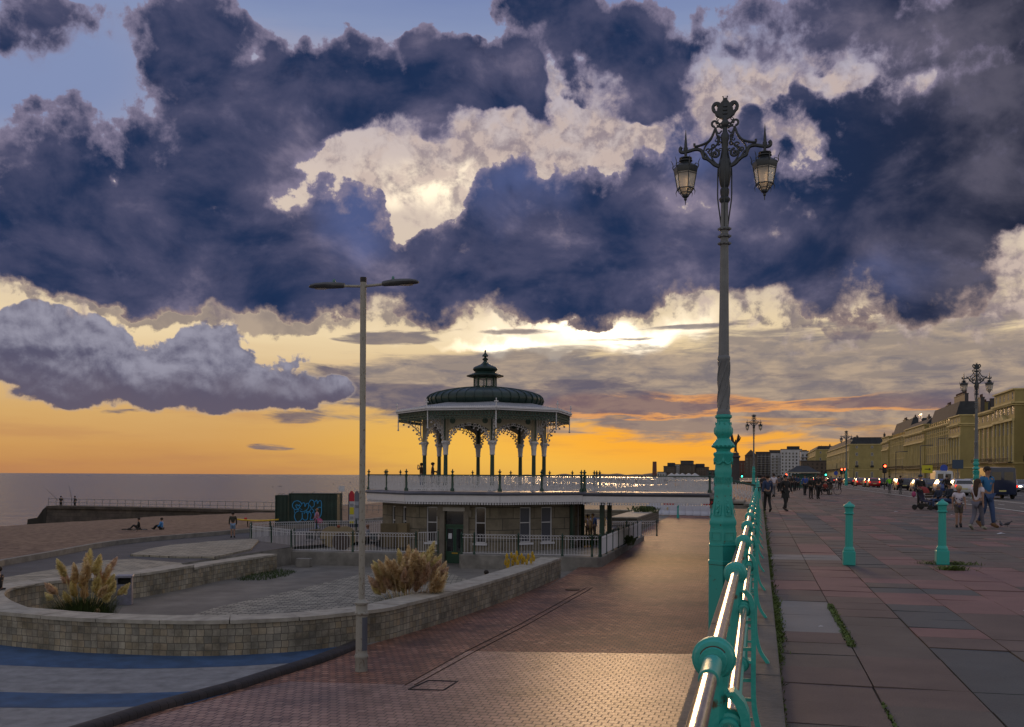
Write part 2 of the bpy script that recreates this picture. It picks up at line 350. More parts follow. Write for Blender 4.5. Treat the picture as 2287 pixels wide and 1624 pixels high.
def grid_mat(name, w, h, cols, joint=(.05, .05, .05), jw=.012, offset=.5, rough=.75, plane='XY', bump=.5, dirt=.25, cluster=None, spec=.4, squash=None, brickmix=1.0, wob=0.0, dirtscale=1.5, dirtcol=None):
    """unit paving or walling: cells w x h in the given local plane, colour per cell, dark joints"""
    M = bpy.data.materials.new(name); M.use_nodes = True; nt = M.node_tree; L = nt.links; b = nt.nodes['Principled BSDF']
    b.inputs['Roughness'].default_value = rough; b.inputs['Specular IOR Level'].default_value = spec
    def mth(op, a, c=0.0, d=0.0):
        n = nt.nodes.new('ShaderNodeMath'); n.operation = op
        for i, q in enumerate((a, c, d)):
            if isinstance(q, bpy.types.NodeSocket): L.new(q, n.inputs[i])
            else: n.inputs[i].default_value = q
        return n.outputs[0]
    if plane == 'UV':
        tc = nt.nodes.new('ShaderNodeUVMap'); sp = nt.nodes.new('ShaderNodeSeparateXYZ'); L.new(tc.outputs[0], sp.inputs[0]); X, Y = sp.outputs[0], sp.outputs[1]; vec = tc.outputs[0]
    else:
        tc = nt.nodes.new('ShaderNodeTexCoord'); sp = nt.nodes.new('ShaderNodeSeparateXYZ'); L.new(tc.outputs['Object'], sp.inputs[0]); vec = tc.outputs['Object']
        X = sp.outputs['XYZ'.index(plane[0])]; Y = sp.outputs['XYZ'.index(plane[1])]
    if wob:
        wn = nt.nodes.new('ShaderNodeTexNoise'); L.new(vec, wn.inputs['Vector']); wn.inputs['Scale'].default_value = 6
        X = mth('MULTIPLY_ADD', wn.outputs[0], wob, X); Y = mth('MULTIPLY_ADD', wn.outputs[0], wob, Y)
    ry = mth('DIVIDE', Y, h); row = mth('FLOOR', ry)
    rx = mth('ADD', mth('DIVIDE', X, w), mth('MULTIPLY', mth('FRACT', mth('MULTIPLY', row, .5)), 2 * offset)); colm = mth('FLOOR', rx)
    fx, fy = mth('FRACT', rx), mth('FRACT', ry)
    dx = mth('MULTIPLY', mth('MINIMUM', fx, mth('SUBTRACT', 1.0, fx)), w); dy = mth('MULTIPLY', mth('MINIMUM', fy, mth('SUBTRACT', 1.0, fy)), h)
    d = mth('MINIMUM', dx, dy)
    jm = nt.nodes.new('ShaderNodeMapRange'); L.new(d, jm.inputs[0]); jm.inputs[1].default_value = jw * .3; jm.inputs[2].default_value = jw
    cb = nt.nodes.new('ShaderNodeCombineXYZ'); L.new(colm, cb.inputs[0]); L.new(row, cb.inputs[1])
    wn2 = nt.nodes.new('ShaderNodeTexWhiteNoise'); wn2.noise_dimensions = '3D'; L.new(cb.outputs[0], wn2.inputs[0])
    val = wn2.outputs[0]
    if cluster:
        cn = nt.nodes.new('ShaderNodeTexNoise'); L.new(cb.outputs[0], cn.inputs['Vector']); cn.inputs['Scale'].default_value = cluster; cn.inputs['Detail'].default_value = 2
        val = mth('ADD', mth('MULTIPLY', val, .35), mth('MULTIPLY', mth('SUBTRACT', cn.outputs[0], .32), 1.8))
    cr = nt.nodes.new('ShaderNodeValToRGB'); e = cr.color_ramp.elements; cr.color_ramp.interpolation = 'LINEAR'
    while len(e) < len(cols): e.new(1.0)
    for i, c in enumerate(cols): e[i].position = i / max(1, len(cols) - 1); e[i].color = (*c[:3], 1)
    L.new(val, cr.inputs[0])
    dn = nt.nodes.new('ShaderNodeTexNoise'); L.new(vec, dn.inputs['Vector']); dn.inputs['Scale'].default_value = dirtscale; dn.inputs['Detail'].default_value = 9; dn.inputs['Roughness'].default_value = .7
    dr = nt.nodes.new('ShaderNodeMapRange'); L.new(dn.outputs[0], dr.inputs[0]); dr.inputs[1].default_value = .36; dr.inputs[2].default_value = .64; dr.inputs[3].default_value = 1 - dirt; dr.inputs[4].default_value = 1 + dirt * .5
    m1 = nt.nodes.new('ShaderNodeMix'); m1.data_type = 'RGBA'; m1.blend_type = 'MULTIPLY'; m1.inputs[0].default_value = 1; L.new(cr.outputs[0], m1.inputs[6]); L.new(dr.outputs[0], m1.inputs[7])
    m2 = nt.nodes.new('ShaderNodeMix'); m2.data_type = 'RGBA'; L.new(jm.outputs[0], m2.inputs[0]); m2.inputs[6].default_value = (*joint, 1); L.new(m1.outputs[2], m2.inputs[7])
    L.new(m2.outputs[2], b.inputs['Base Color'])
    fn = nt.nodes.new('ShaderNodeTexNoise'); L.new(vec, fn.inputs['Vector']); fn.inputs['Scale'].default_value = 40; fn.inputs['Detail'].default_value = 4
    hh = mth('ADD', jm.outputs[0], mth('MULTIPLY', fn.outputs[0], .6)); hh = mth('ADD', hh, mth('MULTIPLY', wn2.outputs[0], .35))
    bp = nt.nodes.new('ShaderNodeBump'); bp.inputs['Strength'].default_value = bump; bp.inputs['Distance'].default_value = .008; L.new(hh, bp.inputs['Height']); L.new(bp.outputs[0], b.inputs['Normal'])
    return M
M = {}
M['teal'] = mat('teal_paint', (.026, .36, .32), .42, vscale=9, bump=.2, bscale=50, col2=(.07, .045, .02), c2amt=(.645, .70), detail=12)
M['grey_paint'] = mat('grey_paint', (.135, .145, .16), .45, var=.15, vscale=5, bump=.1)
M['dkgrey'] = mat('dark_iron', (.026, .034, .044), .42, var=.3, vscale=6)
M['green'] = mat('bottle_green_paint', (.008, .042, .028), .42, var=.2, vscale=3)
M['green_roof'] = mat('green_lead_roof', (.010, .030, .026), .40, var=.35, vscale=2.5, bump=.1)
M['white'] = mat('white_paint', (.56, .56, .60), .5, var=.06, vscale=4)
M['cream'] = mat('cream_paint', (.38, .345, .27), .55, var=.1, vscale=3)
M['steel'] = mat('polished_rail', (.62, .58, .54), .22, 1.0, var=.2, vscale=20, stretch=(1, 1, 1), bump=.05, bscale=80)
M['rust'] = mat('rusty_edge', (.06, .03, .015), .8, var=.4, vscale=60)
M['glass'] = mat('window_glass', (.02, .022, .026), .06, 0.0, spec=1.0)
M['glasslamp'] = mat('frosted_lamp_glass', (.62, .58, .52), .6, trans=.5)
M['black'] = mat('black_matte', (.012, .012, .014), .6)
M['rubber'] = mat('black_rubber', (.018, .018, .018), .8)
M['concrete'] = mat('weathered_concrete', (.19, .18, .165), .85, var=.35, vscale=1.6, bump=.35, bscale=14, detail=10)
M['coping'] = mat('coping_stone', (.33, .305, .26), .8, var=.3, vscale=2.2, bump=.3, bscale=18, detail=10)
M['asphalt'] = mat('asphalt', (.062, .062, .066), .75, var=.28, vscale=.9, bump=.35, bscale=70, detail=10)
M['asphalt2'] = mat('weathered_tarmac', (.145, .135, .12), .8, var=.35, vscale=.7, bump=.3, bscale=60, detail=10, stretch=(1, 1, 1))
M['blue'] = mat('blue_rubber_surface', (.030, .075, .165), .8, var=.3, vscale=2.0, bump=.3, bscale=90, detail=9)
M['palegrey'] = mat('pale_rubber_surface', (.21, .21, .22), .85, var=.3, vscale=2.4, bump=.3, bscale=90, detail=10)
M['kerb'] = grid_mat('bullnose_brick', .22, 5.0, [(.028, .024, .026), (.045, .036, .036), (.035, .03, .034)], joint=(.012, .011, .011), jw=.014, plane='UV', offset=0)
M['line'] = mat('road_line_paint', (.62, .62, .60), .6, var=.2, vscale=3, bump=.1)
# ================================================================ SETTING
ZL = -3.35; ZT = -2.40; ZS = -5.4
def sheet(name, poly, z, m, kind='structure', rz=None):
    b = MB(); ar = sum(poly[i][0] * poly[(i + 1) % len(poly)][1] - poly[(i + 1) % len(poly)][0] * poly[i][1] for i in range(len(poly)))
    if ar < 0: poly = poly[::-1]
    bm = bmesh.new(); vs = [bm.verts.new((p[0], p[1], z)) for p in poly]; f = bm.faces.new(vs)
    bmesh.ops.triangulate(bm, faces=[f]); me = bpy.data.meshes.new(name); bm.to_mesh(me); bm.free(); me.materials.append(m)
    o = bpy.data.objects.new(name, me); COL.objects.link(o)
    if rz is not None: o.rotation_euler.z = rz
    if kind: o['kind'] = kind
    return o
def Gp(lst, z): return [tuple(G(x, y, z)[:2]) for x, y in lst]
def strip(name, rows, m, uvs=None, kind='structure', parent=None, closed=False, smooth=None):
    """rows: list of polylines (same length) of 3-D points; quads between consecutive rows, uv = (length, across)"""
    n = len(rows[0]); vs = []; fs = []; uv = []
    L_ = [0.0]
    for i in range(1, n): L_.append(L_[-1] + (Vector(rows[0][i]) - Vector(rows[0][i - 1])).length)
    A = [0.0]
    for j in range(1, len(rows)): A.append(A[-1] + (Vector(rows[j][0]) - Vector(rows[j - 1][0])).length)
    for r_ in rows: vs += [tuple(p) for p in r_]
    for j in range(len(rows) - 1):
        for i in range(n - 1):
            fs.append((j * n + i, j * n + i + 1, (j + 1) * n + i + 1, (j + 1) * n + i))
            uv += [(L_[i], A[j]), (L_[i + 1], A[j]), (L_[i + 1], A[j + 1]), (L_[i], A[j + 1])]
    me = bpy.data.meshes.new(name); me.from_pydata(vs, [], fs); ul = me.uv_layers.new(name='UVMap')
    for k, q in enumerate(uv): ul.data[k].uv = q
    me.materials.append(m); me.update()
    if smooth: me.polygons.foreach_set('use_smooth', [True] * len(me.polygons)); me.set_sharp_from_angle(angle=radians(smooth))
    o = bpy.data.objects.new(name, me); COL.objects.link(o)
    if kind: o['kind'] = kind
    if parent is not None: o.parent = parent
    return o
def resample(pts, step):
    pts = [Vector((p[0], p[1], p[2] if len(p) > 2 else 0)) for p in pts]; pts = smooth_path(pts, 6); out = [pts[0]]; acc = 0
    for a, b in zip(pts, pts[1:]):
        d = (b - a).length; t = step - acc
        while t <= d: out.append(a.lerp(b, t / d)); t += step
        acc = (acc + d) % step
    if (out[-1] - pts[-1]).length > step * .3: out.append(pts[-1])
    return out
def offset(pts, d):
    out = []
    for i, p in enumerate(pts):
        t = (pts[min(i + 1, len(pts) - 1)] - pts[max(i - 1, 0)]); t.z = 0; t.normalize()
        out.append(p + Vector((-t.y, t.x, 0)) * d)
    return out
# sea
m_sea = bpy.data.materials.new('sea_water'); m_sea.use_nodes = True
def _sea():
    nt = m_sea.node_tree; L = nt.links; b = nt.nodes['Principled BSDF']; b.inputs['Base Color'].default_value = (.11, .125, .145, 1); b.inputs['Roughness'].default_value = .20; b.inputs['IOR'].default_value = 1.33
    tc = nt.nodes.new('ShaderNodeTexCoord'); hs = None
    for sc, st, w in (((.05, .16, 1), 1.0, 1.0), ((.22, .75, 1), 1.0, .55), ((1.2, 3.4, 1), 1.0, .14)):
        mp = nt.nodes.new('ShaderNodeMapping'); L.new(tc.outputs['Object'], mp.inputs[0]); mp.inputs[3].default_value = sc; mp.inputs[2].default_value = (0, 0, .12)
        n = nt.nodes.new('ShaderNodeTexNoise'); L.new(mp.outputs[0], n.inputs['Vector']); n.inputs['Scale'].default_value = 1; n.inputs['Detail'].default_value = 4
        k = nt.nodes.new('ShaderNodeMath'); k.operation = 'MULTIPLY_ADD'; L.new(n.outputs[0], k.inputs[0]); k.inputs[1].default_value = w
        if hs: L.new(hs, k.inputs[2])
        hs = k.outputs[0]
    bp = nt.nodes.new('ShaderNodeBump'); bp.inputs['Strength'].default_value = 1; bp.inputs['Distance'].default_value = 1.6; L.new(hs, bp.inputs['Height']); L.new(bp.outputs[0], b.inputs['Normal'])
_sea()
sheet('sea', [(-40000, 55), (900, 55), (2200, 1500), (4500, 5000), (20000, 45000), (-40000, 45000)], ZS, m_sea)
# ground under everything, landward side
m_land = mat('far_ground', (.09, .085, .075), .9, var=.3, vscale=.05)
b = MB(); rows = [(-60, -40, 0), (0, 60, 0), (0, 900, 0), (0, 2500, -1)]
sheet('ground', [tuple(PR(s, t)[:2]) for s, t in ((-60, 15.2), (2600, 15.2), (2600, 1500), (-60, 1500))], -.16, m_land)
# beach
K_ = [(-40, 28), (-27, 36)] + Gp([(-60, 1278), (0, 1264), (120, 1242), (238, 1219.5), (336, 1208), (450, 1198), (551, 1189), (640, 1182)], ZT) + [(-14.0, 76), (-9, 95), (3, 150), (30, 250), (80, 450), (140, 720), (160, 1000), (120, 1600)]
W_ = [(-150, 60), (-100, 88)] + [(-84, 101), (-68, 120), (-62, 125), (-57, 131), (-52, 140), (-47, 152), (-43, 162), (-38, 178)] + [(-36, 190), (-28, 229), (-12, 300), (20, 400), (70, 560), (128, 800), (138, 1100), (90, 1650)]
m_beach = mat('shingle', (.075, .040, .028), .9, vscale=2.2, bump=1.0, bscale=5, col2=(.20, .13, .09), c2amt=(.38, .62), detail=14)
NB = 26; rows = []
Kd = smooth_path([(x, y, 0) for x, y in K_], 5); Wd = smooth_path([(x, y, 0) for x, y in W_], 5)
from mathutils import noise as mnoise
for j in range(NB + 1):
    t = (j / NB) ** 1.5 * 1.12; r_ = []
    for a, c in zip(Kd, Wd):
        p = a.lerp(c, t); ex = 1.15 + 1.5 * max(0, min(1, (p.x + 62) / 22)); z = -2.52 + (ZS + 2.52) * (t ** ex) + (.16 * (mnoise.noise(Vector((p.x * .12, p.y * .12, 0))) + .5 * mnoise.noise(Vector((p.x * .5, p.y * .5, 3)))) if j else 0)
        r_.append((p.x, p.y, z))
    rows.append(r_)
beach_o = strip('beach', rows, m_beach, smooth=60)
from mathutils.bvhtree import BVHTree
_bv = BVHTree.FromPolygons([v.co.copy() for v in beach_o.data.vertices], [tuple(p.vertices) for p in beach_o.data.polygons])
def on_beach(px, py):       # the point of the shingle seen there in the photograph
    u, v = UV(px, py); h = _bv.ray_cast(Vector((0, 0, EYE)), Vector((u, 1, v)).normalized()); return h[0]
# low kerb between beach and path
kp = resample(K_, 1.2)
b = MB(); k2 = offset(kp, .28); k2 = [p for p in k2]
b.loft([[(p.x, p.y, -2.75), (q.x, q.y, -2.75), (q.x, q.y, -2.18), (p.x, p.y, -2.18)] for p, q in zip(kp, k2)])
tag(b.build('beach_kerb', M['concrete']), kind='structure')
# lower promenade ground (asphalt) and brick ramp along the retaining wall
edge = lambda s: tuple(PR(s, -.4)[:2])
RZ = [(-30, ZL), (42, ZL), (50, -3.15), (68, -2.92), (105, -2.5), (200, -2.1), (420, -1.6)]
def rz_at(s):
    for (a, za), (c, zc) in zip(RZ, RZ[1:]):
        if s <= c: return za + (zc - za) * max(0, (s - a)) / (c - a)
    return RZ[-1][1]
sheet('lower_promenade', [(-60, -6), (-60, 27), (-17.0, 30.5), (-16.6, 37), (-14.6, 42), (-13.2, 49), (-12.4, 53), (-12.3, 60), tuple(PR(62, -20)[:2]), tuple(PR(62, -.38)[:2]), tuple(PR(-30, -.38)[:2])], ZL, M['asphalt2'])
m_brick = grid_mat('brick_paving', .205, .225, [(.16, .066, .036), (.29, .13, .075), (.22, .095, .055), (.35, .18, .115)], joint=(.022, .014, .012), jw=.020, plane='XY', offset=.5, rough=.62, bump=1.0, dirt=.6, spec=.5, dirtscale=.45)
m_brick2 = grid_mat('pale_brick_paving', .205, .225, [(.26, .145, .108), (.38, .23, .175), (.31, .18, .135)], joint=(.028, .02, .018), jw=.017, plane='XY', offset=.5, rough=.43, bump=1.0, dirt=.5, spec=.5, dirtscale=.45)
KB = [(-150, 1760), (60, 1685), (242, 1627), (356, 1590), (450, 1564), (534, 1541), (620, 1513), (712, 1484), (770, 1462), (812, 1444)]
kb = Gp(KB, ZL)
wb = Gp([(812, 1444), (860, 1430), (900, 1419), (1000, 1388), (1080, 1360), (1160, 1330), (1252, 1290)], ZL)
ep = [tuple(PR(s, -.42)[:2]) for s in (42, 30, 20, 10, 0, -12)]
flat = kb + wb[1:] + [tuple(PR(42, -8.9)[:2])]
o = sheet('brick_paving', flat + ep, ZL + .004, m_brick)
# give the sheets a shared orientation (across, along the promenade)
def reorient(o, a=PANG):
    Mi = Matrix.Rotation(-a, 4, 'Z')
    o.data.transform(Mi); o.rotation_euler.z = a
reorient(o)
ramp_rows = []
ss_ = [42, 46, 50, 56, 62, 68, 80, 92, 105, 130, 160, 200, 300, 420]
rows = []
for t in (-8.9, -7.6, -5, -2.5, -.42): rows.append([tuple(PR(s, t, rz_at(s) + .004)) for s in ss_])
o = strip('brick_ramp', rows, m_brick); reorient(o)
rows = []
for t in (-26, -8.9): rows.append([tuple(PR(s, t, rz_at(s) - .03)) for s in ss_[5:]])
o = strip('lower_road', rows, M['asphalt2'])
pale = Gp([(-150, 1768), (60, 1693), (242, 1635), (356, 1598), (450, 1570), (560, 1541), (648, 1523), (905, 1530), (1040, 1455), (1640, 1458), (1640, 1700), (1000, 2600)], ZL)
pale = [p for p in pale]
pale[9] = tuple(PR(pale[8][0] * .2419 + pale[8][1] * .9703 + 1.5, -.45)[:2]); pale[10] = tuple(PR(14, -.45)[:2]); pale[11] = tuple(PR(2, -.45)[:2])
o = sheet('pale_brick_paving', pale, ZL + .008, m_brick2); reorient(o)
# drainage channel lines in the brick
b = MB()
for off in (0, .35):
    pts = Gp([(905 + off * 60, 1530), (1040 + off * 60, 1455), (1160 + off * 50, 1395), (1300 + off * 40, 1318), (1400 + off * 30, 1262)], ZL + .012)
    b.tube([(p[0], p[1], ZL + .008) for p in pts], .02, 4)
tag(b.build('drain_channel', M['rust']), kind='structure')
b = MB(); q = Gp([(912, 1541), (990, 1543), (1022, 1523), (957, 1521)], ZL)
for a, c in zip(q, q[1:] + q[:1]): b.tube([(a[0], a[1], ZL + .01), (c[0], c[1], ZL + .01)], .022, 4)
tag(b.build('access_cover', M['black']), 'square access cover frame set in the brick paving in the foreground', 'access cover')
b = MB(); c_ = G(1279, 1318, ZL); b.lathe([(.32, 0), (.3, .03)], 14); tag(b.build('drain_cover', M['rust'], loc=(c_.x, c_.y, ZL + .006)), 'small round dark drain cover in the brick paving', 'drain cover')
b = MB(); c_ = G(1466, 1226, -3.0); b.box((0, 0, 0), (1.9, .35, .03)); tag(b.build('drain_grating', M['rust'], loc=(c_.x, c_.y, rz_at(59) + .02), rz=-.0), 'long narrow dark drain grating across the brick ramp', 'drain grating')
# blue and pale rubber surface with bands
KL = kb
low = Gp([(-120, 1790), (60, 1700)], ZL)
wallb = [(-120, 1425), (-40, 1432), (0, 1441), (150, 1456), (250, 1461), (400, 1466), (500, 1465), (620, 1459), (700, 1452), (806, 1438)]
m_palegrey = M['palegrey']
area = Gp(wallb, ZL) + kb[::-1] + [(-40, 8), (-40, 26)]
sheet('play_surface', area, ZL + .004, m_palegrey)
band1 = Gp(wallb + [(790, 1452), (726, 1477), (534, 1488.5), (400, 1493), (267, 1494.5), (120, 1491), (0, 1486), (-120, 1478)], ZL)
sheet('blue_band', band1, ZL + .008, M['blue'])
band2 = Gp([(-120, 1540), (0, 1546), (150, 1550), (267, 1550), (400, 1546), (534, 1539.5), (506, 1550), (420, 1574.5), (267, 1580), (120, 1582), (0, 1581), (-120, 1576)], ZL)
o = sheet('blue_band', band2, ZL + .008, M['blue'])
# bullnose kerb along the brick
kk = resample([(p[0], p[1], 0) for p in kb], .22); k1 = offset(kk, -.0); k2 = offset(kk, .38); rows = []
for fr, z in ((0, ZL - .02), (0, ZL + .10), (.12, ZL + .15), (.5, ZL + .165), (.88, ZL + .15), (1, ZL + .10), (1, ZL - .02)):
    rows.append([(p.x + (q.x - p.x) * fr, p.y + (q.y - p.y) * fr, z) for p, q in zip(kk, k2)])
tag(strip('kerb', rows, M['kerb'], smooth=50), kind='structure')
# light block paving inside the walls, terrace paving
m_block = grid_mat('block_paving', .42, .21, [(.15, .14, .12), (.32, .30, .25), (.40, .37, .31), (.21, .195, .165)], joint=(.045, .042, .036), jw=.03, plane='XY', offset=.5, rough=.8, bump=.4, dirt=.3)
sheet('block_paving', Gp([(392, 1387), (480.7, 1357.5), (640, 1322), (797.7, 1284.6), (905, 1266), (985, 1274), (1060, 1300), (1040, 1318), (1000, 1330), (900, 1352), (806, 1368), (700, 1382), (560, 1392)], ZL), ZL + .006, m_block)
m_terr = grid_mat('terrace_paving', .6, .45, [(.27, .25, .20), (.34, .31, .25), (.22, .205, .17), (.31, .285, .23)], joint=(.05, .045, .04), jw=.02, plane='XY', offset=.5, rough=.8, bump=.35, dirt=.25)
# upper terrace at the level of the path
I_near = Gp(wallb, ZL) + wb[1:]
Iw = [Vector((p[0], p[1], 0)) for p in I_near][::-1]            # right -> left along the outer face
Iw = resample(Iw, .5)
tip = [(-16.2, 30.0), (-17.35, 31.9), (-17.9, 33.8), (-17.6, 35.9), (-16.5, 37.6), (-15.5, 38.9), (-14.75, 41.6), (-14.2, 45.0), (-13.4, 48), (-12.7, 50.45)]
# outer line of whole hairpin
outer = [p for p in Iw if p.x > -14.9] + [Vector((x, y, 0)) for x, y in tip]
outer = resample([tuple(p) for p in outer], .46)
inner = offset(outer, -.92)
top_of = lambda p: ZT if (p.y < 42.8 or p.x > -10) else -2.52
def curved_wall():
    t = thing('curved_wall', 'long hairpin wall faced with square stone tiles and topped by pale coping, curving in front of the left pampas', 'wall', (outer[0].x, outer[0].y, ZL))
    Lc = Vector((outer[0].x, outer[0].y, ZL)); sh = lambda rows: [[tuple(Vector(p) - Lc) for p in r_] for r_ in rows]
    m_tile = grid_mat('wall_tiles', .2, .19, [(.25, .23, .18), (.33, .30, .235), (.29, .24, .16), (.21, .195, .16), (.36, .32, .25), (.31, .245, .16)], joint=(.10, .09, .075), jw=.013, plane='UV', offset=.12, rough=.75, bump=.5, dirt=.6, wob=.04, dirtscale=1.0)
    o_ = [(p.x, p.y, 0) for p in outer]; i_ = [(p.x, p.y, 0) for p in inner]
    strip('wall_face', sh([[(p.x, p.y, ZL - .02) for p in outer], [(p.x, p.y, top_of(p) - .1) for p in outer]]), m_tile, kind=None, parent=t)
    strip('wall_face', sh([[(p.x, p.y, ZL - .02) for p in inner][::-1], [(p.x, p.y, top_of(p) - .1) for p in inner][::-1]]), m_tile, kind=None, parent=t)
    for e in (0, -1):
        a, c = outer[e], inner[e]; z = top_of(a) - .1
        strip('wall_face', sh([[(a.x, a.y, ZL - .02), (c.x, c.y, ZL - .02)], [(a.x, a.y, z), (c.x, c.y, z)]]), m_tile, kind=None, parent=t)
    # coping stones, 1.8 m long each with open joints
    oo = offset(outer, .04); ii = offset(outer, -.96); n = len(outer); k = 0; b = MB()
    while k < n - 1:
        e = min(k + 4, n - 1); secs = []
        dz = R.uniform(-.006, .008)
        for j in range(k, e + 1):
            p, q = oo[j], ii[j]
            if j == k: p = p.lerp(oo[j + 1], .03); q = q.lerp(ii[j + 1], .03)
            if j == e: p = p.lerp(oo[j - 1], .03); q = q.lerp(ii[j - 1], .03)
            z = top_of(oo[k + 1]) + dz; secs.append([(p.x - Lc.x, p.y - Lc.y, z - .1 - Lc.z), (q.x - Lc.x, q.y - Lc.y, z - .1 - Lc.z), (q.x - Lc.x, q.y - Lc.y, z - Lc.z), (p.x - Lc.x, p.y - Lc.y, z - Lc.z)])
        b.loft(secs); k = e
    b.build('coping', M['coping'], t)
    # painted teal spots sprayed on the face
    b = MB()
    g0 = [p for p in outer if -15 < p.x < -12.0 and p.y < 30]
    for p, z, r_ in ((G(82, 1405, -2.9), -2.9, .09), (G(105, 1420, -3.0), -3.0, .11), (G(88, 1428, -3.1), -3.1, .08), (G(50, 1412, -2.8), -2.8, .06), (G(122, 1409, -2.85), -2.85, .05)):
        q = min(outer, key=lambda w: abs(w.x - p.x) + (100 if w.y > 30 else 0))
        b.lathe([(r_, 0), (r_ * .6, .004)], 9, M=Matrix.Translation((q.x - Lc.x, q.y - Lc.y - .012, z - Lc.z)) @ Matrix.Rotation(pi / 2, 4, 'X'))
    return t
curved_wall()
strip('terrace_edge', [[(-12.75, 50.4, ZL), (-12.2, 52), (-11.8, 53.6)] if False else [(-12.75, 50.4, ZL), (-12.2, 52, ZL), (-11.8, 53.7, ZL)], [(-12.75, 50.4, ZT - .03), (-12.2, 52, ZT - .03), (-11.8, 53.7, ZT - .03)]], M['concrete'])
_e = [p for p in outer if p.y > 38 and p.x < -11]; strip('terrace_edge', [[(p.x, p.y, ZL) for p in _e], [(p.x, p.y, ZT - .028) for p in _e]], M['concrete'])
terr = [(p.x, p.y) for p in offset(outer, -.9) if (p.y > 30.0 and p.x < -11.6)]
tpoly = [(-50, 29.5), (-17.0, 30.2)] + [(x, y) for x, y in tip[1:]] + [(-11.9, 54.0), (-8, 60), (0, 61), (5.5, 60), (6.0, 66), (8, 76), (11, 93), (14, 110), (22, 150), (10, 150)] + [(p.x, p.y) for p in kp if p.y < 149][::-1] + [(-50, 26)]
sheet('seafront_path', tpoly, ZT - .03, M['asphalt'])
sheet('terrace_paving', Gp([(-60, 1318), (40, 1312), (107, 1298), (299, 1282), (413, 1266), (405, 1256), (300, 1247), (200, 1252), (120, 1270), (0, 1290), (-60, 1298)], ZT), ZT - .022, m_terr)
b = MB(); pp = Gp([(291, 1238), (330, 1226), (380, 1217), (470, 1209), (560, 1203), (578, 1206), (560, 1226), (480, 1243), (400, 1243)], ZT + .06)
b.prism(pp, ZT - .05, ZT + .06); tag(b.build('paved_platform', m_terr), kind='structure')
# grass patch at the end of the wall
def grass(name, poly_px, z, label, dens, h=.09, world=None):
    pl = world or Gp(poly_px, z); xs = [p[0] for p in pl]; ys = [p[1] for p in pl]; b = MB()
    def inside(x, y):
        c = False
        for i in range(len(pl)):
            (x1, y1), (x2, y2) = pl[i], pl[i - 1]
            if (y1 > y) != (y2 > y) and x < (x2 - x1) * (y - y1) / (y2 - y1) + x1: c = not c
        return c
    n = int((max(xs) - min(xs)) * (max(ys) - min(ys)) * dens)
    for _ in range(n):
        x, y = R.uniform(min(xs), max(xs)), R.uniform(min(ys), max(ys))
        if not inside(x, y): continue
        a = R.uniform(0, 6.28); w = .012; hh = h * R.uniform(.5, 1.5); lx, ly = R.uniform(-.5, .5) * hh, R.uniform(-.5, .5) * hh
        b.add([(x - cos(a) * w, y - sin(a) * w, z), (x + cos(a) * w, y + sin(a) * w, z), (x + lx, y + ly, z + hh)], [(0, 1, 2)])
    o = b.build(name, M['grass']); return tag(o, label, 'grass', kind='stuff')
M['grass'] = mat('grass_blades', (.030, .060, .010), .7, var=.5, vscale=3)
grass('grass', [(525, 1294), (560, 1285), (622, 1273), (665, 1277), (640, 1288), (590, 1297), (540, 1298)], ZL, 'patch of short grass at the foot of the far end of the tiled wall', 160, .12)
# hills far along the coast
b = MB(); secs = []
for i in range(60):
    x = 1130 + i * 8.5; hgt = (9 + 22 * (i / 60) + 4 * sin(i * .5) + 3 * sin(i * 1.3)); p = P(x, 1062, 7000)
    secs.append([(p.x, p.y, ZS - 3), (p.x, p.y + 900, ZS - 3), (p.x, p.y + 500, ZS + hgt * .9), (p.x, p.y + 200, ZS + hgt)])
b.loft(secs); tag(b.build('hills', mat('hill_ground', (.10, .075, .075), .95), smooth=70), kind='structure')
# ---------------------------------------------------------------- upper promenade
SEND = 620
prom = thing('promenade_wall', 'tall rendered retaining wall carrying the upper promenade beside the brick ramp', 'wall', PR(0, -.42, ZL))
prom.rotation_euler.z = PANG
b = MB()
b.add([(0, -12, -.05), (0, SEND, -.05), (0, SEND, 3.35), (0, -12, 3.35), (.3, -12, 3.35), (.3, SEND, 3.35)], [(1, 0, 3, 2), (2, 3, 4, 5)])
b.build('wall_face', mat('dark_render', (.075, .07, .072), .85, var=.35, vscale=1.2, bump=.4, bscale=12, detail=10), prom)
o = MB()
k = 0; s = -12.0; j = 2.71 / 1.0
while s < 160:
    L1 = 2.41; o.box((.27, s + L1 / 2, 3.40), (.60, L1 - .02, .09)); s += L1
o.box((.27, (s + SEND) / 2, 3.40), (.6, SEND - s, .09))
o.build('coping', mat('kerb_stone', (.10, .095, .09), .8, var=.35, vscale=3, bump=.4, bscale=25, detail=10), prom, bevel=.012)
# bed under the slabs
bed = MB(); bed.add([(.13, -12, 0), (15.4, -12, 0), (15.4, SEND, 0), (.13, SEND, 0)], [(0, 1, 2, 3)])
far_pave = grid_mat('promenade_paving', .66, .62, [(.085, .08, .08), (.13, .095, .088), (.10, .075, .07), (.12, .085, .08), (.075, .082, .085)], joint=(.03, .028, .026), jw=.02, plane='XY', offset=0, rough=.7, cluster=.5, dirt=.25)
tag(bed.build('promenade', far_pave, rz=PANG), kind='structure').location.z = -.02
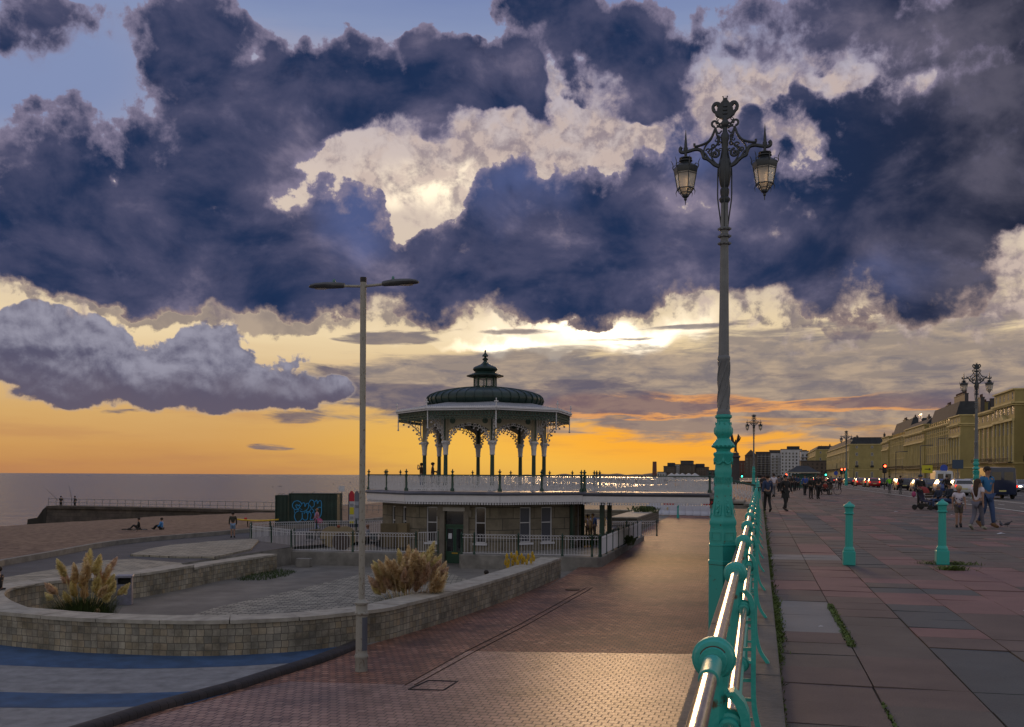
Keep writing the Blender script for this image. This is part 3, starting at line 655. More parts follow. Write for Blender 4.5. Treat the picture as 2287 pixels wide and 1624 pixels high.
# individual slabs near the camera
def c8(x, y): return ((2900 + x / 1.929) / 1.7189, (1950 + y / 1.929) / 1.7189)
SL = [('pink', [(135, 525), (455, 525), (485, 598), (140, 598)]), ('pink', [(395, 432), (690, 432), (850, 600), (490, 598)]), ('pink', [(820, 360), (1060, 360), (1165, 415), (900, 418)]),
      ('pink', [(1240, 432), (1989, 430), (2300, 800), (1500, 800)]), ('pink', [(900, 640), (1300, 640), (1420, 735), (990, 735)]), ('pink', [(1200, 920), (1720, 925), (1850, 1010), (1270, 1000)]),
      ('pink', [(1300, 650), (1700, 650), (1990, 800), (1480, 800)]), ('pink', [(870, 575), (1560, 575), (1640, 612), (900, 605)]),
      ('slate', [(1000, 732), (1440, 732), (1710, 925), (1200, 925)]), ('slate', [(1270, 1008), (1850, 1010), (2600, 1700), (1950, 1700)]), ('slate', [(280, 40), (420, 40), (590, 185), (430, 185)]), ('slate', [(560, 305), (760, 305), (960, 450), (690, 450)]),
      ('slate', [(880, 605), (1600, 612), (1650, 645), (930, 640)]), ('slate', [(1040, 135), (1200, 135), (1260, 172), (1080, 172)]), ('slate', [(1180, 190), (1330, 190), (1420, 225), (1250, 225)]),
      ('pale', [(105, 352), (335, 352), (370, 390), (110, 390)]), ('pale', [(335, 355), (580, 358), (620, 390), (370, 388)]), ('pale', [(130, 675), (515, 675), (640, 912), (140, 910)]),
      ('pink', [(800, 195), (960, 195), (1030, 235), (860, 238)]), ('pink', [(450, 60), (560, 60), (640, 105), (490, 105)]), ('pink', [(160, 20), (270, 20), (290, 50), (170, 50)])]
SLq = []
for nm, q in SL:
    SLq.append((nm, [(lambda w: (w.x * .2419 + w.y * .9703, w.x * .9703 - w.y * .2419))(G(*c8(*p), 0)) for p in q]))
def inpoly(x, y, pl):
    c = False
    for i in range(len(pl)):
        (x1, y1), (x2, y2) = pl[i], pl[i - 1]
        if (y1 > y) != (y2 > y) and x < (x2 - x1) * (y - y1) / (y2 - y1) + x1: c = not c
    return c
SLF = 1.0
sl_m = {'brown': mat('brown_slab', (.092, .064, .058), .62, var=.3, vscale=1.3, bump=.35, bscale=60, detail=12), 'brown2': mat('grey_brown_slab', (.080, .068, .062), .65, var=.3, vscale=1.3, bump=.35, bscale=60, detail=12),
        'pink': mat('pink_slab', (.165, .082, .078), .6, var=.22, vscale=1.3, bump=.3, bscale=60, detail=12), 'slate': mat('slate_slab', (.046, .056, .062), .6, var=.25, vscale=1.3, bump=.3, bscale=60, detail=12),
        'pale': mat('pale_slab', (.155, .16, .165), .6, var=.2, vscale=1.3, bump=.3, bscale=60, detail=12)}
names = ['brown', 'brown2', 'pink', 'slate', 'pale']; b = MB()
rr = random.Random(3); nx = 17; bedm = mat('joint_sand', (.02, .018, .016), .95); bb = MB(); bb.add([(.13, -4, 0), (11.3, -4, 0), (11.3, 95, 0), (.13, 95, 0)], [(0, 1, 2, 3)]); tag(bb.build('paving_bed', bedm, rz=PANG), kind='structure').location.z = -.016; s = -3.0; j = 0
while s < 95:
    ds = .62
    for i in range(nx):
        t0 = .14 + i * .655; tcx, scy = t0 + .33, s + ds / 2
        nmn = None
        for nm, q in SLq:
            if inpoly(scy, tcx, q): nmn = nm
        if nmn is None:
            v = mnoise.noise(Vector((i * .55, j * .4, 5.0))) + .25 * rr.uniform(-1, 1)
            w = mnoise.noise(Vector((i * .6, j * .35, 25.0))) + .2 * rr.uniform(-1, 1)
            nmn = 'brown' if v < .12 else 'brown2'
            if scy > 13 and w > .30: nmn = 'pink'
            if scy > 13 and w < -.36: nmn = 'slate'
        b.cur = names.index(nmn); g = .003 + rr.uniform(0, .003) * (1 if rr.random() < .8 else 2); z = rr.uniform(-.003, .004); tx, ty = rr.uniform(-.003, .003), rr.uniform(-.003, .003)
        gx = .007 if i in (1, 2, 5) else g
        b.add([(t0 + gx, s + g, z - tx - ty), (t0 + .655 - gx, s + g, z + tx - ty), (t0 + .655 - gx, s + ds - g, z + tx + ty), (t0 + gx, s + ds - g, z - tx + ty),
               (t0 + gx, s + g, z - .03), (t0 + .655 - gx, s + g, z - .03), (t0 + .655 - gx, s + ds - g, z - .03), (t0 + gx, s + ds - g, z - .03)],
              [(0, 1, 2, 3), (4, 5, 1, 0), (5, 6, 2, 1), (6, 7, 3, 2), (7, 4, 0, 3)])
    s += ds; j += 1
tag(b.build('promenade_slabs', [sl_m[n] for n in names], rz=PANG), kind='structure')
# cycle lane, road, lines
b = MB(); b.add([(11.2, -12, .0), (15.4, -12, .0), (15.4, SEND, .0), (11.2, SEND, .0)], [(0, 1, 2, 3)]); tag(b.build('cycle_lane', M['asphalt'], rz=PANG), kind='structure').location.z = .006
b = MB(); b.add([(15.4, -12, 0), (30.5, -12, 0), (30.5, SEND, 0), (15.4, SEND, 0)], [(0, 1, 2, 3)]); tag(b.build('road', M['asphalt'], rz=PANG), kind='structure').location.z = -.10
b = MB(); b.box((15.4, SEND / 2, -.05), (.3, SEND + 24, .12)); b.box((30.6, SEND / 2, -.05), (.3, SEND + 24, .12)); tag(b.build('road_kerb', M['concrete'], rz=PANG), kind='structure')
b = MB(); b.add([(30.7, -12, 0), (52, -12, 0), (52, 1200, 0), (30.7, 1200, 0)], [(0, 1, 2, 3)]); tag(b.build('far_pavement', M['asphalt2'], rz=PANG), kind='structure').location.z = -.005
b = MB()
for t, w in ((11.35, .13), (14.9, .12)): b.add([(t, -12, 0), (t + w, -12, 0), (t + w, 300, 0), (t, 300, 0)], [(0, 1, 2, 3)])
s = 30
while s < 200: b.add([(13.1, s, 0), (13.2, s, 0), (13.2, s + 1.5, 0), (13.1, s + 1.5, 0)], [(0, 1, 2, 3)]); s += 5
tag(b.build('lane_markings', M['line'], rz=PANG), kind='structure').location.z = .012
b = MB(); s = 20
while s < 300:
    for t in (19.2, 26.5): b.add([(t, s, 0), (t + .12, s, 0), (t + .12, s + 2, 0), (t, s + 2, 0)], [(0, 1, 2, 3)])
    b.add([(22.9, s, 0), (23.05, s, 0), (23.05, s + 4, 0), (22.9, s + 4, 0)], [(0, 1, 2, 3)]); s += 6
tag(b.build('road_markings', M['line'], rz=PANG), kind='structure').location.z = -.094
# weeds in the joint along the kerb
def weed_line(segs, label, seed):
    rr = random.Random(seed); b = MB()
    for (s0, s1, t, w, dens, h) in segs:
        for _ in range(int((s1 - s0) * dens)):
            s = rr.uniform(s0, s1); tt = t + rr.gauss(0, w); cl = mnoise.noise(Vector((s * 1.2, t, 9)))
            if cl < -.15 and rr.random() < .75: continue
            a = rr.uniform(0, 6.28); hh = h * rr.uniform(.4, 1.4); lw = rr.uniform(.003, .008); l = rr.uniform(.4, 1.6) * hh
            b.add([(tt - sin(a) * lw, s + cos(a) * lw, 0), (tt + sin(a) * lw, s - cos(a) * lw, 0), (tt + cos(a) * l * .6 + sin(a) * lw, s + sin(a) * l * .6 - cos(a) * lw, hh * .8), (tt + cos(a) * l, s + sin(a) * l, hh)], [(0, 1, 2, 3)])
    o = b.build('weeds', M['weed'], rz=PANG); return tag(o, label, 'weeds', kind='stuff')
M['weed'] = mat('weed_leaves', (.085, .13, .02), .6, var=.5, vscale=6, col2=None)
weed_line([(2, 8.5, .14, .012, 330, .025), (8.3, 9.3, .12, .035, 1500, .02), (9.3, 12.8, .16, .03, 1700, .022), (12.8, 17.5, .14, .03, 260, .04), (17.5, 24, .16, .03, 300, .03), (24, 60, .14, .05, 40, .06)], 'grass and moss growing in the joint between the kerb stones and the paving', 5)
weed_line([(9.2, 12.2, .80, .014, 900, .02), (2, 7, .80, .006, 160, .014)], 'strip of weeds in the second joint beside the four pale slabs', 6)
# ================================================================ BANDSTAND
BC = Vector((-1.65, 60.0, 0)); BA = 8.3
def bdir(k): a = radians(BA + 45 * k); return Vector((sin(a), -cos(a), 0))
def octo(r, z, n0=0): return [tuple(bdir(k) * r + Vector((0, 0, z))) for k in range(8)]
def bandstand():
    t = thing('bandstand', 'octagonal bandstand with dark domed roof, white lace ironwork and balcony over a stone storey', 'bandstand', (BC.x, BC.y, ZL))
    Z = -ZL                                  # local z = world z + Z
    W = lambda z: z + Z
    m_stone = grid_mat('banded_stone', 1.35, .62, [(.16, .14, .105), (.195, .17, .125), (.175, .15, .115)], joint=(.055, .05, .042), jw=.03, plane='UV', offset=.5, rough=.85, bump=.5, dirt=.35, dirtscale=1.0)
    # lower storey: one wall per side with true openings
    RB = 6.1; ap = RB * cos(radians(22.5)); side = 2 * RB * sin(radians(22.5)); zt, zb = W(-.06), W(ZL)
    def face_frame(k, r=ap):               # mid direction of face between vertex k and k+1, x to the right seen from outside
        a = radians(BA + 45 * k + 22.5); n = Vector((sin(a), -cos(a), 0)); x = Vector((cos(a), sin(a), 0))
        Mx = Matrix(((x.x, -n.x, 0, 0), (x.y, -n.y, 0, 0), (0, 0, 1, 0), (0, 0, 0, 1)))
        return Matrix.Translation(n * r) @ Mx     # local: x right, y inward, z up
    # openings per face k: (xc, w, z0, z1)
    OP = {-2: [(-.75, .5, 1.15, 3.05), (.75, .5, 1.15, 3.05)], -1: [(-1.42, .62, 1.15, 3.1), (-.12, 1.1, 0, 2.95), (1.36, .60, 1.15, 3.1)], 0: [(-.55, .72, 1.15, 3.1), (.85, .72, 1.15, 3.1)], 1: [(-.7, .7, 1.15, 3.1), (.8, .7, 1.15, 3.1)]}
    mw = m_stone
    for k in range(-2, 6):
        F_ = face_frame(k); ops = OP.get(k, []); b_v = []; uv = []; fs = []
        def q(x0, x1, z0, z1, y=0.0):
            n = len(b_v)
            for x, z in ((x0, z0), (x1, z0), (x1, z1), (x0, z1)): b_v.append(tuple(F_ @ Vector((x, y, z)))); uv.append((x + k * 7.3, z))
            fs.append((n, n + 1, n + 2, n + 3))
        def rv(p0, p1, p2, p3):
            n = len(b_v)
            for p in (p0, p1, p2, p3): b_v.append(tuple(F_ @ Vector(p))); uv.append((p[0] + p[1], p[2]))
            fs.append((n, n + 1, n + 2, n + 3))
        xs = -side / 2; D = .22
        for xc, w, z0, z1 in ops:
            q(xs, xc - w / 2, zb, zt); q(xc - w / 2, xc + w / 2, z1, zt)
            if z0 > 0: q(xc - w / 2, xc + w / 2, zb, z0)
            a, c = xc - w / 2, xc + w / 2
            rv((a, 0, z0), (a, D, z0), (a, D, z1), (a, 0, z1)); rv((c, D, z0), (c, 0, z0), (c, 0, z1), (c, D, z1)); rv((a, 0, z1), (a, D, z1), (c, D, z1), (c, 0, z1)); rv((a, D, z0), (a, 0, z0), (c, 0, z0), (c, D, z0))
            xs = c
        q(xs, side / 2, zb, zt)
        me = bpy.data.meshes.new('wall'); me.from_pydata(b_v, [], fs); ul = me.uv_layers.new(name='UVMap')
        idx = 0
        for p in me.polygons:
            for li in p.loop_indices: ul.data[li].uv = uv[me.loops[li].vertex_index]
        me.materials.append(mw); o = bpy.data.objects.new('wall', me); COL.objects.link(o); o.parent = t
        for xc, w, z0, z1 in ops:
            if z0 > 0:
                b = MB(); fw = .055
                for dx in (-1, 1): b.box((xc + dx * (w / 2 - fw / 2), .11, (z0 + z1) / 2), (fw, .08, z1 - z0), M=F_)
                for z in (z0 + fw / 2, z1 - fw / 2): b.box((xc, .112, z), (w - 2 * fw, .075, fw), M=F_)
                b.box((xc, .108, (z0 + z1) / 2 + .12), (w - 2 * fw, .07, .05), M=F_)
                wn = b.build('window', M['white'], t)
                b = MB(); b.box((xc, .13, (z0 + z1) / 2), (w - fw, .012, z1 - z0 - fw), M=F_); b.build('pane', M['winb'] if k != 0 else M['winc'], wn)
                b = MB(); b.box((xc, -.03, z0 - .06), (w + .2, .16, .11), M=F_); b.build('sill', M['white'], wn)
        if k == -1:
            xc, w, z0, z1 = ops[1]; d = MB()
            d.box((xc, .13, 1.02), (w - .04, .05, 2.04), M=F_); dd = d.build('door', M['doorg'], t)
            for dx in (-.27, .27):
                g = MB(); g.box((xc + dx, .10, 1.28), (.36, .012, 1.25), M=F_); g.build('door_pane', M['glass'], dd)
                g = MB()
                for e in (-1, 1): g.box((xc + dx + e * .195, .095, 1.28), (.025, .03, 1.3), M=F_)
                for e in (-1, 1): g.box((xc + dx, .094, 1.28 + e * .64), (.365, .03, .025), M=F_)
                g.build('pane_frame', M['doorg2'], dd)
            g = MB(); g.box((xc + .0, .09, .56), (.34, .025, .07), M=F_); g.build('letterbox', M['brass'], dd)
            g = MB(); g.box((xc - .27, .088, 1.5), (.2, .006, .3), M=F_); g.build('paper_notice', M['paper'], dd)
            g = MB(); g.tube([F_ @ Vector((xc - .48, .08, .7)), F_ @ Vector((xc - .48, .08, 1.2))], .015, 6); g.build('handle', M['steel'], dd)
            g = MB(); g.box((xc, .14, 2.5), (w - .02, .03, .8), M=F_); g.build('fanlight', M['glass'], t)
            g = MB(); g.box((xc, .11, 2.09), (w, .09, .1), M=F_); g.build('transom', M['doorg'], t)
            g = MB()
            for e in (-1, 1): g.box((xc + e * (w / 2 + .14), -.05, 1.5), (.28, .1, 3.0), M=F_)
            g.box((xc, -.055, 3.08), (w + .72, .13, .34), M=F_); g.box((xc - .9, -.05, 2.75), (.2, .1, .34), M=F_); g.box((xc + .9, -.05, 2.75), (.2, .1, .34), M=F_)
            g.build('door_surround', M['stonet'], t)
            g = MB(); g.box((xc, -.135, 2.98), (1.25, .03, .2), M=F_); sg = g.build('door_sign', M['paleplate'], t)
    for k, xx in ((1, -1.9), (1, -1.55), (1, 1.7)):
        g = MB(); F_ = face_frame(k); g.box((xx, -.09, 1.65), (.17, .17, 3.3), M=F_); g.build('dark_post', M['green'], t)
    # floor slab, fascia and bullnose of the balcony
    b = MB(); b.loft([octo(r, W(z)) for r, z in ((5.9, -.07), (6.95, -.04), (6.97, .40), (7.05, .42), (7.12, .45), (7.14, .51), (7.10, .57), (7.02, .60), (6.9, .60), (0.01, .60))]); b.build('balcony_deck', M['bullnose'], t)
    for k in range(8):
        A, C = bdir(k) * 7.02, bdir(k + 1) * 7.02; L = (C - A).length; d = (C - A).normalized(); nrm = Vector((d.y, -d.x, 0))
        b = MB(); Mx = Matrix(((d.x, nrm.x, 0, A.x), (d.y, nrm.y, 0, A.y), (0, 0, 1, 0), (0, 0, 0, 1)))
        b.box((L / 2, .0, W(.22)), (L - .02, .03, .38), M=Mx)
        n = int(L / .15)
        for i in range(n):                  # scalloped and pierced lower edge
            x = (i + .5) * L / n
            b.box((x, 0, W(.0)), (.032, .02, .11), M=Mx); b.box((x, .012, W(.11)), (.07, .02, .05), M=Mx, rz=0)
            b.lathe([(.06, -.01), (.06, .01)], 7, M=Mx @ Matrix.Translation((x, 0, W(-.035))) @ Matrix.Rotation(pi / 2, 4, 'X'))
        b.box((L / 2, .004, W(.045)), (L, .03, .025), M=Mx)
        b.build('fascia', M['white'], t)
    # balcony railing
    RR = 6.92
    def rail_panel(A, C, name='railing_panel', parent=t, z0=.62, z1=1.5, post=True):
        d = (C - A); L = d.length; d = d.normalized(); Mx = Matrix(((d.x, d.y, 0, A.x), (d.y, -d.x, 0, A.y), (0, 0, 1, 0), (0, 0, 0, 1)))
        zb_, zt_ = W(z0), W(z1); zm = zb_ + .44; b = MB()
        b.box((L / 2, 0, zb_ + .04), (L - .1, .035, .035), M=Mx); b.box((L / 2, 0, zt_ - .10), (L - .1, .03, .025), M=Mx); b.box((L / 2, 0, zm), (L - .1, .02, .02), M=Mx)
        n = max(2, round(L / .46)); w = L / n
        for i in range(n):
            x = i * w
            for f_ in (.02, .5): b.box((x + f_ * w, 0, (zb_ + zt_) / 2), (.045, .03, zt_ - zb_ - .06), M=Mx)
            for f_ in (.14, .27, .38, .63, .75, .87): b.box((x + f_ * w, 0, zt_ - .24), (.024, .02, .3), M=Mx)
            b.tube([(x + .05 * w, 0, zb_ + .05), (x + .27 * w, 0, zm - .12), (x + .5 * w, 0, zm)], .026, 4, M=Mx); b.tube([(x + .95 * w, 0, zb_ + .05), (x + .73 * w, 0, zm - .12), (x + .5 * w, 0, zm)], .026, 4, M=Mx); b.box((x + w / 2, 0, zb_ + .13), (w * .8, .018, .022), M=Mx); b.box((x + w / 2, 0, zb_ + .24), (w, .018, .02), M=Mx)
            for q_ in range(4):
                xa, xb = x + q_ * w / 4, x + (q_ + 1) * w / 4
                b.tube([(xa, 0, zb_ + .06), (xb, 0, zm)], .014, 4, M=Mx); b.tube([(xb, 0, zb_ + .06), (xa, 0, zm)], .014, 4, M=Mx)
            b.tube(spiral(x + .27 * w, zb_ + .14, .075, .02, 90, -330, 9), .022, 4, M=Mx); b.tube(spiral(x + .73 * w, zb_ + .14, .075, .02, 90, 510, 9), .022, 4, M=Mx)
            for f_ in (.14, .38, .62, .86): b.tube([(x + f_ * w + .045 * cos(q), 0, zt_ - .06 + .035 * sin(q)) for q in [radians(a) for a in range(0, 181, 45)]], .01, 4, M=Mx)
            for f_ in (.27, .75): b.tube(spiral(x + f_ * w, zm + .07, .05, .05, 0, 360, 7), .012, 4, M=Mx)
        b.build(name, M['white'], parent)
        b = MB(); b.tube([Mx @ Vector((0, 0, zt_)), Mx @ Vector((L, 0, zt_))], .032, 6); b.build('handrail', M['green'], parent)
        if post:
            post_at(A, parent, z0, z1)
    def post_at(A, parent=t, z0=.6, z1=1.5):
        b = MB(); b.lathe([(.12, 0), (.12, .12), (.07, .2), (.06, z1 - z0 - .1), (.085, z1 - z0), (.085, z1 - z0 + .03), (.05, z1 - z0 + .06), (.03, z1 - z0 + .1), (.07, z1 - z0 + .15), (.075, z1 - z0 + .19), (.03, z1 - z0 + .25), (.035, z1 - z0 + .28), (.01, z1 - z0 + .34)], 8, c=(A.x, A.y, W(z0)))
        b.box((A.x, A.y, W(z1) + .19), (.2, .04, .035)); b.build('railing_post', M['green'], parent, smooth=40)
    for k in range(8):
        A, C = bdir(k) * RR, bdir(k + 1) * RR
        if k == 1:                            # opening to the footbridge
            d = (C - A).normalized(); post_at(A); post_at(A + d * .9); post_at(C); post_at(C - d * .9)
            continue
        m_ = (A + C) / 2; rail_panel(A, m_); rail_panel(m_, C)
    # roof: octagonal lead skirt, round ribbed dome, lantern, finial
    b = MB(); secs = [octo(5.28, W(5.20)), octo(5.30, W(5.28)), octo(5.22, W(5.34)), octo(3.3, W(5.74)), octo(3.0, W(5.76))]
    b.loft(secs, cap=False); b.build('roof_skirt', M['whitelead'], t)
    b = MB(); b.loft([octo(5.18, W(5.22)), octo(3.75, W(4.96)), octo(.05, W(4.98))], cap=False); b.build('soffit', M['cream'], t)
    b = MB()
    for k in range(8):
        A, C = bdir(k) * 5.31, bdir(k + 1) * 5.31; b.tube([A + Vector((0, 0, W(5.26))), C + Vector((0, 0, W(5.26)))], .07, 6); b.tube([A + Vector((0, 0, W(5.15))), C + Vector((0, 0, W(5.15)))], .035, 6)
        L = (C - A).length; n = 34
        for i in range(n): p = A.lerp(C, (i + .5) / n); b.box((p.x * .995, p.y * .995, W(5.345)), (.07, .07, .05))
    b.build('gutter', M['white'], t)
    for k in range(8):                        # pierced valance, pendant and cross at each corner
        A, C = bdir(k) * 5.16, bdir(k + 1) * 5.16; d = (C - A); L = d.length; d.normalize(); Mx = Matrix(((d.x, d.y, 0, A.x), (d.y, -d.x, 0, A.y), (0, 0, 1, 0), (0, 0, 0, 1)))
        b = MB(); n = 20; w = L / n; zt_ = W(5.14); zb_ = W(4.68)
        b.box((L / 2, 0, zt_ - .02), (L, .03, .035), M=Mx); b.box((L / 2, 0, zb_ + .09), (L, .025, .03), M=Mx)
        for i in range(n):
            x = (i + .5) * w
            b.tube(spiral(x, (zt_ + zb_) / 2 + .06, .11, .11, 0, 330, 8), .028, 4, M=Mx); b.tube([(x - w / 2, 0, zt_ - .03), (x, 0, zb_ + .1), (x + w / 2, 0, zt_ - .03)], .024, 4, M=Mx)
            b.tube(spiral(x, zb_ + .02, .07, .07, 0, 360, 7), .024, 4, M=Mx)
        b.build('valance', M['valgreen'], t)
        b = MB(); c = bdir(k) * 5.2; b.tube([(c.x, c.y, W(5.14)), (c.x, c.y, W(4.2))], .035, 6); b.sphere((c.x, c.y, W(4.16)), .06, 6, 4); b.sphere((c.x, c.y, W(4.62)), .05, 6, 4); b.build('pendant', M['white'], t)
        b = MB(); c = bdir(k) * 5.28; b.box((c.x, c.y, W(5.52)), (.05, .05, .42)); b.box((c.x, c.y, W(5.60)), (.24, .05, .06), rz=radians(BA + 45 * k)); b.sphere((c.x, c.y, W(5.60)), .06, 6, 4); b.sphere((c.x, c.y, W(5.74)), .04, 6, 4); b.build('roof_cross', M['white'], t)
    dome = [(3.20, 5.56), (3.30, 5.66), (3.46, 5.80), (3.52, 5.98), (3.46, 6.16), (3.30, 6.30), (3.0, 6.42), (2.5, 6.55), (1.9, 6.66), (1.3, 6.73), (.7, 6.78)]
    b = MB(); b.lathe([(r, W(z)) for r, z in dome], 64); b.build('dome', M['green_roof'], t, smooth=50)
    b = MB()
    for i in range(40):
        a = 2 * pi * i / 40; b.tube([((r + .025) * cos(a), (r + .025) * sin(a), W(z)) for r, z in dome[1:]], .035, 5)
    b.build('dome_rib', M['green_roof'], t, smooth=50)['kind'] = 'stuff'
    b = MB()
    for i in range(8):
        a = radians(BA + 45 * i + 0); c = Vector((sin(a), -cos(a), 0)) * .66; b.box((c.x, c.y, W(7.08)), (.09, .09, .62), rz=a)
    b.lathe([(.74, W(6.74)), (.74, W(6.82)), (.62, W(6.86))], 8, a0=radians(BA - 90)); b.lathe([(.68, W(7.30)), (.70, W(7.42))], 8, a0=radians(BA - 90)); b.build('lantern', M['green'], t)
    b = MB()
    for i in range(8):
        A, C = bdir(i) * .64, bdir(i + 1) * .64; d = (C - A); L = d.length; d.normalize(); Mx = Matrix(((d.x, d.y, 0, A.x), (d.y, -d.x, 0, A.y), (0, 0, 1, 0), (0, 0, 0, 1)))
        for q in range(-3, 5):
            for s_ in (1, -1):
                x0, x1 = L / 2 + (q - .5) * .1 - s_ * .2, L / 2 + (q - .5) * .1 + s_ * .2
                z0_, z1_ = W(6.88), W(7.30); lo, hi = .05, L - .05
                t0 = max(0, min(1, (lo - x0) / (x1 - x0))) if x1 != x0 else 0; t1 = max(0, min(1, (hi - x0) / (x1 - x0)))
                t0, t1 = sorted((t0, t1))
                if t1 - t0 > .05: b.tube([(x0 + (x1 - x0) * t0, 0, z0_ + (z1_ - z0_) * t0), (x0 + (x1 - x0) * t1, 0, z0_ + (z1_ - z0_) * t1)], .011, 4, M=Mx)
    b.build('lantern_lattice', M['white'], t)
    b = MB(); b.lathe([(r, W(z)) for r, z in ((.66, 7.36), (1.12, 7.46), (1.13, 7.50), (.9, 7.58), (.62, 7.70), (.60, 7.74), (.70, 7.80), (.75, 7.90), (.70, 8.0), (.5, 8.10), (.3, 8.18), (.2, 8.26), (.12, 8.36), (.1, 8.42), (.17, 8.46), (.18, 8.52), (.07, 8.60), (.05, 8.64), (.20, 8.68), (.17, 8.75), (.07, 8.86), (.04, 8.95), (.06, 9.0), (.01, 9.08))], 24); b.build('cupola', M['green_roof'], t, smooth=35)
    # columns with capitals, upper posts, brackets
    RC = 3.63
    for k in range(8):
        c = bdir(k) * RC; a = radians(BA + 45 * k)
        b = MB(); b.lathe([(.22, W(.6)), (.22, W(.72)), (.15, W(.8)), (.125, W(1.0)), (.112, W(2.68))], 14, c=(c.x, c.y, 0)); col_ = b.build('column', M['green'], t, smooth=40)
        b = MB(); b.lathe([(.13, W(2.66)), (.15, W(2.70)), (.135, W(2.76)), (.15, W(3.0)), (.17, W(3.08)), (.16, W(3.12)), (.20, W(3.3)), (.26, W(3.38)), (.25, W(3.44)), (.22, W(3.48))], 12, c=(c.x, c.y, 0)); b.build('capital', M['white'], col_, smooth=35)
        b = MB(); b.box((c.x, c.y, W(4.18)), (.30, .22, 1.44), rz=a); b.build('upper_post', M['cream'], col_)
        b = MB(); 
        for s_ in (-1, 1): 
            o_ = Vector((sin(a), -cos(a), 0)) * .115 * s_; b.box((c.x + o_.x, c.y + o_.y, W(4.18)), (.17, .02, 1.36), rz=a)
        b.build('post_panel', M['green'], col_)
    for k in range(8):
        A, C = bdir(k) * RC, bdir(k + 1) * RC; d = (C - A); L = d.length; d.normalize(); Mx = Matrix(((d.x, d.y, 0, A.x), (d.y, -d.x, 0, A.y), (0, 0, 1, 0), (0, 0, 0, 1)))
        b = MB(); pts = []; n = 18; e = .14
        for i in range(n + 1):
            u_ = i / n; x = e + u_ * (L - 2 * e); zz = 4.05 + .42 * (1 - abs(2 * u_ - 1) ** 2.2); pts.append((x, zz))
        vs = []
        for x, zz in pts: vs += [(x, -.02, W(zz)), (x, -.02, W(4.92)), (x, .02, W(4.92)), (x, .02, W(zz))]
        fs = []
        for i in range(n):
            q = i * 4
            for j in range(4): fs.append((q + j, q + (j + 1) % 4, q + 4 + (j + 1) % 4, q + 4 + j))
        b.add(vs, fs, Mx); b.build('arch_panel', M['cream'], t)
        b = MB()
        for x in (.42, L - .42): b.lathe([(.17, -.035), (.17, .035)], 14, M=Mx @ Matrix.Translation((x, 0, W(4.62))) @ Matrix.Rotation(pi / 2, 4, 'X'))
        b.build('rosette', M['valgreen'], t)
        b = MB()                               # lace: rings and bobbles following the arch, coming down onto the capitals
        path = [(.10, 3.42), (.16, 3.62), (.22, 3.80), (.34, 3.96), (.5, 4.10), (.72, 4.22), (.98, 4.30), (L / 2, 4.36)]
        for sgn in (0, 1):
            for i, (x, zz) in enumerate(path):
                X = x if not sgn else L - x; r_ = .10 - .004 * i
                b.tube(spiral(X + (.05 if not sgn else -.05), W(zz + .07), r_, r_, 0, 360, 8), .03, 4, M=Mx)
                if i < 7:
                    nx_, nz_ = path[i + 1]; NX = nx_ if not sgn else L - nx_
                    b.tube([(X, 0, W(zz)), (NX, 0, W(nz_))], .022, 4, M=Mx); hx = (.12 + .02 * (i % 2)) * (1 if not sgn else -1)
                    b.tube([(X, 0, W(zz)), (X + hx, 0, W(zz - .10))], .018, 4, M=Mx); b.sphere(tuple(Mx @ Vector((X + hx, 0, W(zz - .12)))), .06, 6, 4)
                    b.tube(spiral(X + hx * .6, W(zz - .02), .05, .015, 0, 400, 7), .014, 4, M=Mx)
            b.box(((.11 if not sgn else L - .11), 0, W(3.95)), (.06, .03, .95), M=Mx)
        b.build('arch_lace', M['white'], t)
        # bracket running outward from each column to the eaves
        c0, c1 = bdir(k) * (RC + .12), bdir(k) * 5.05; d = (c1 - c0); L2 = d.length; d.normalize(); Mx = Matrix(((d.x, d.y, 0, c0.x), (d.y, -d.x, 0, c0.y), (0, 0, 1, 0), (0, 0, 0, 1)))
        b = MB(); path = [(.03, 3.5), (.08, 3.8), (.22, 4.08), (.42, 4.3), (.7, 4.5), (1.0, 4.62), (L2, 4.7)]
        b.tube([(x, 0, W(z)) for x, z in path], .028, 5, M=Mx); b.tube([(0, 0, W(4.86)), (L2, 0, W(4.86))], .03, 5, M=Mx)
        for i, (x, zz) in enumerate(path[:-1]):
            b.tube(spiral(x + .1, W(zz + .14), .10, .10, 0, 360, 8), .032, 4, M=Mx); b.tube([(x, 0, W(zz)), (x + .12, 0, W(zz - .12))], .018, 4, M=Mx); b.sphere(tuple(Mx @ Vector((x + .13, 0, W(zz - .14)))), .065, 6, 4)
            b.tube([(x + .05, 0, W(zz + .2)), (x + .05, 0, W(4.86))], .015, 4, M=Mx)
            if i > 2: b.tube(spiral(x + .2, W(4.72), .07, .07, 0, 360, 7), .015, 4, M=Mx)
        b.build('eaves_bracket', M['white'], t)
    # footbridge to the promenade
    br = thing('footbridge', 'white footbridge with dark handrails joining the bandstand balcony to the promenade', 'bridge', (BC.x, BC.y, ZL))
    F_ = face_frame(1, 7.02 * cos(radians(22.5))); hw = 7.02 * sin(radians(22.5)); Lb = 7.0
    # local: x right (seen from outside) , y inward -> outward is -y
    b = MB(); b.box((0, -Lb / 2, W(.46)), (2 * hw, Lb, .24), M=F_); 
    b.build('deck', M['bullnose'], br)
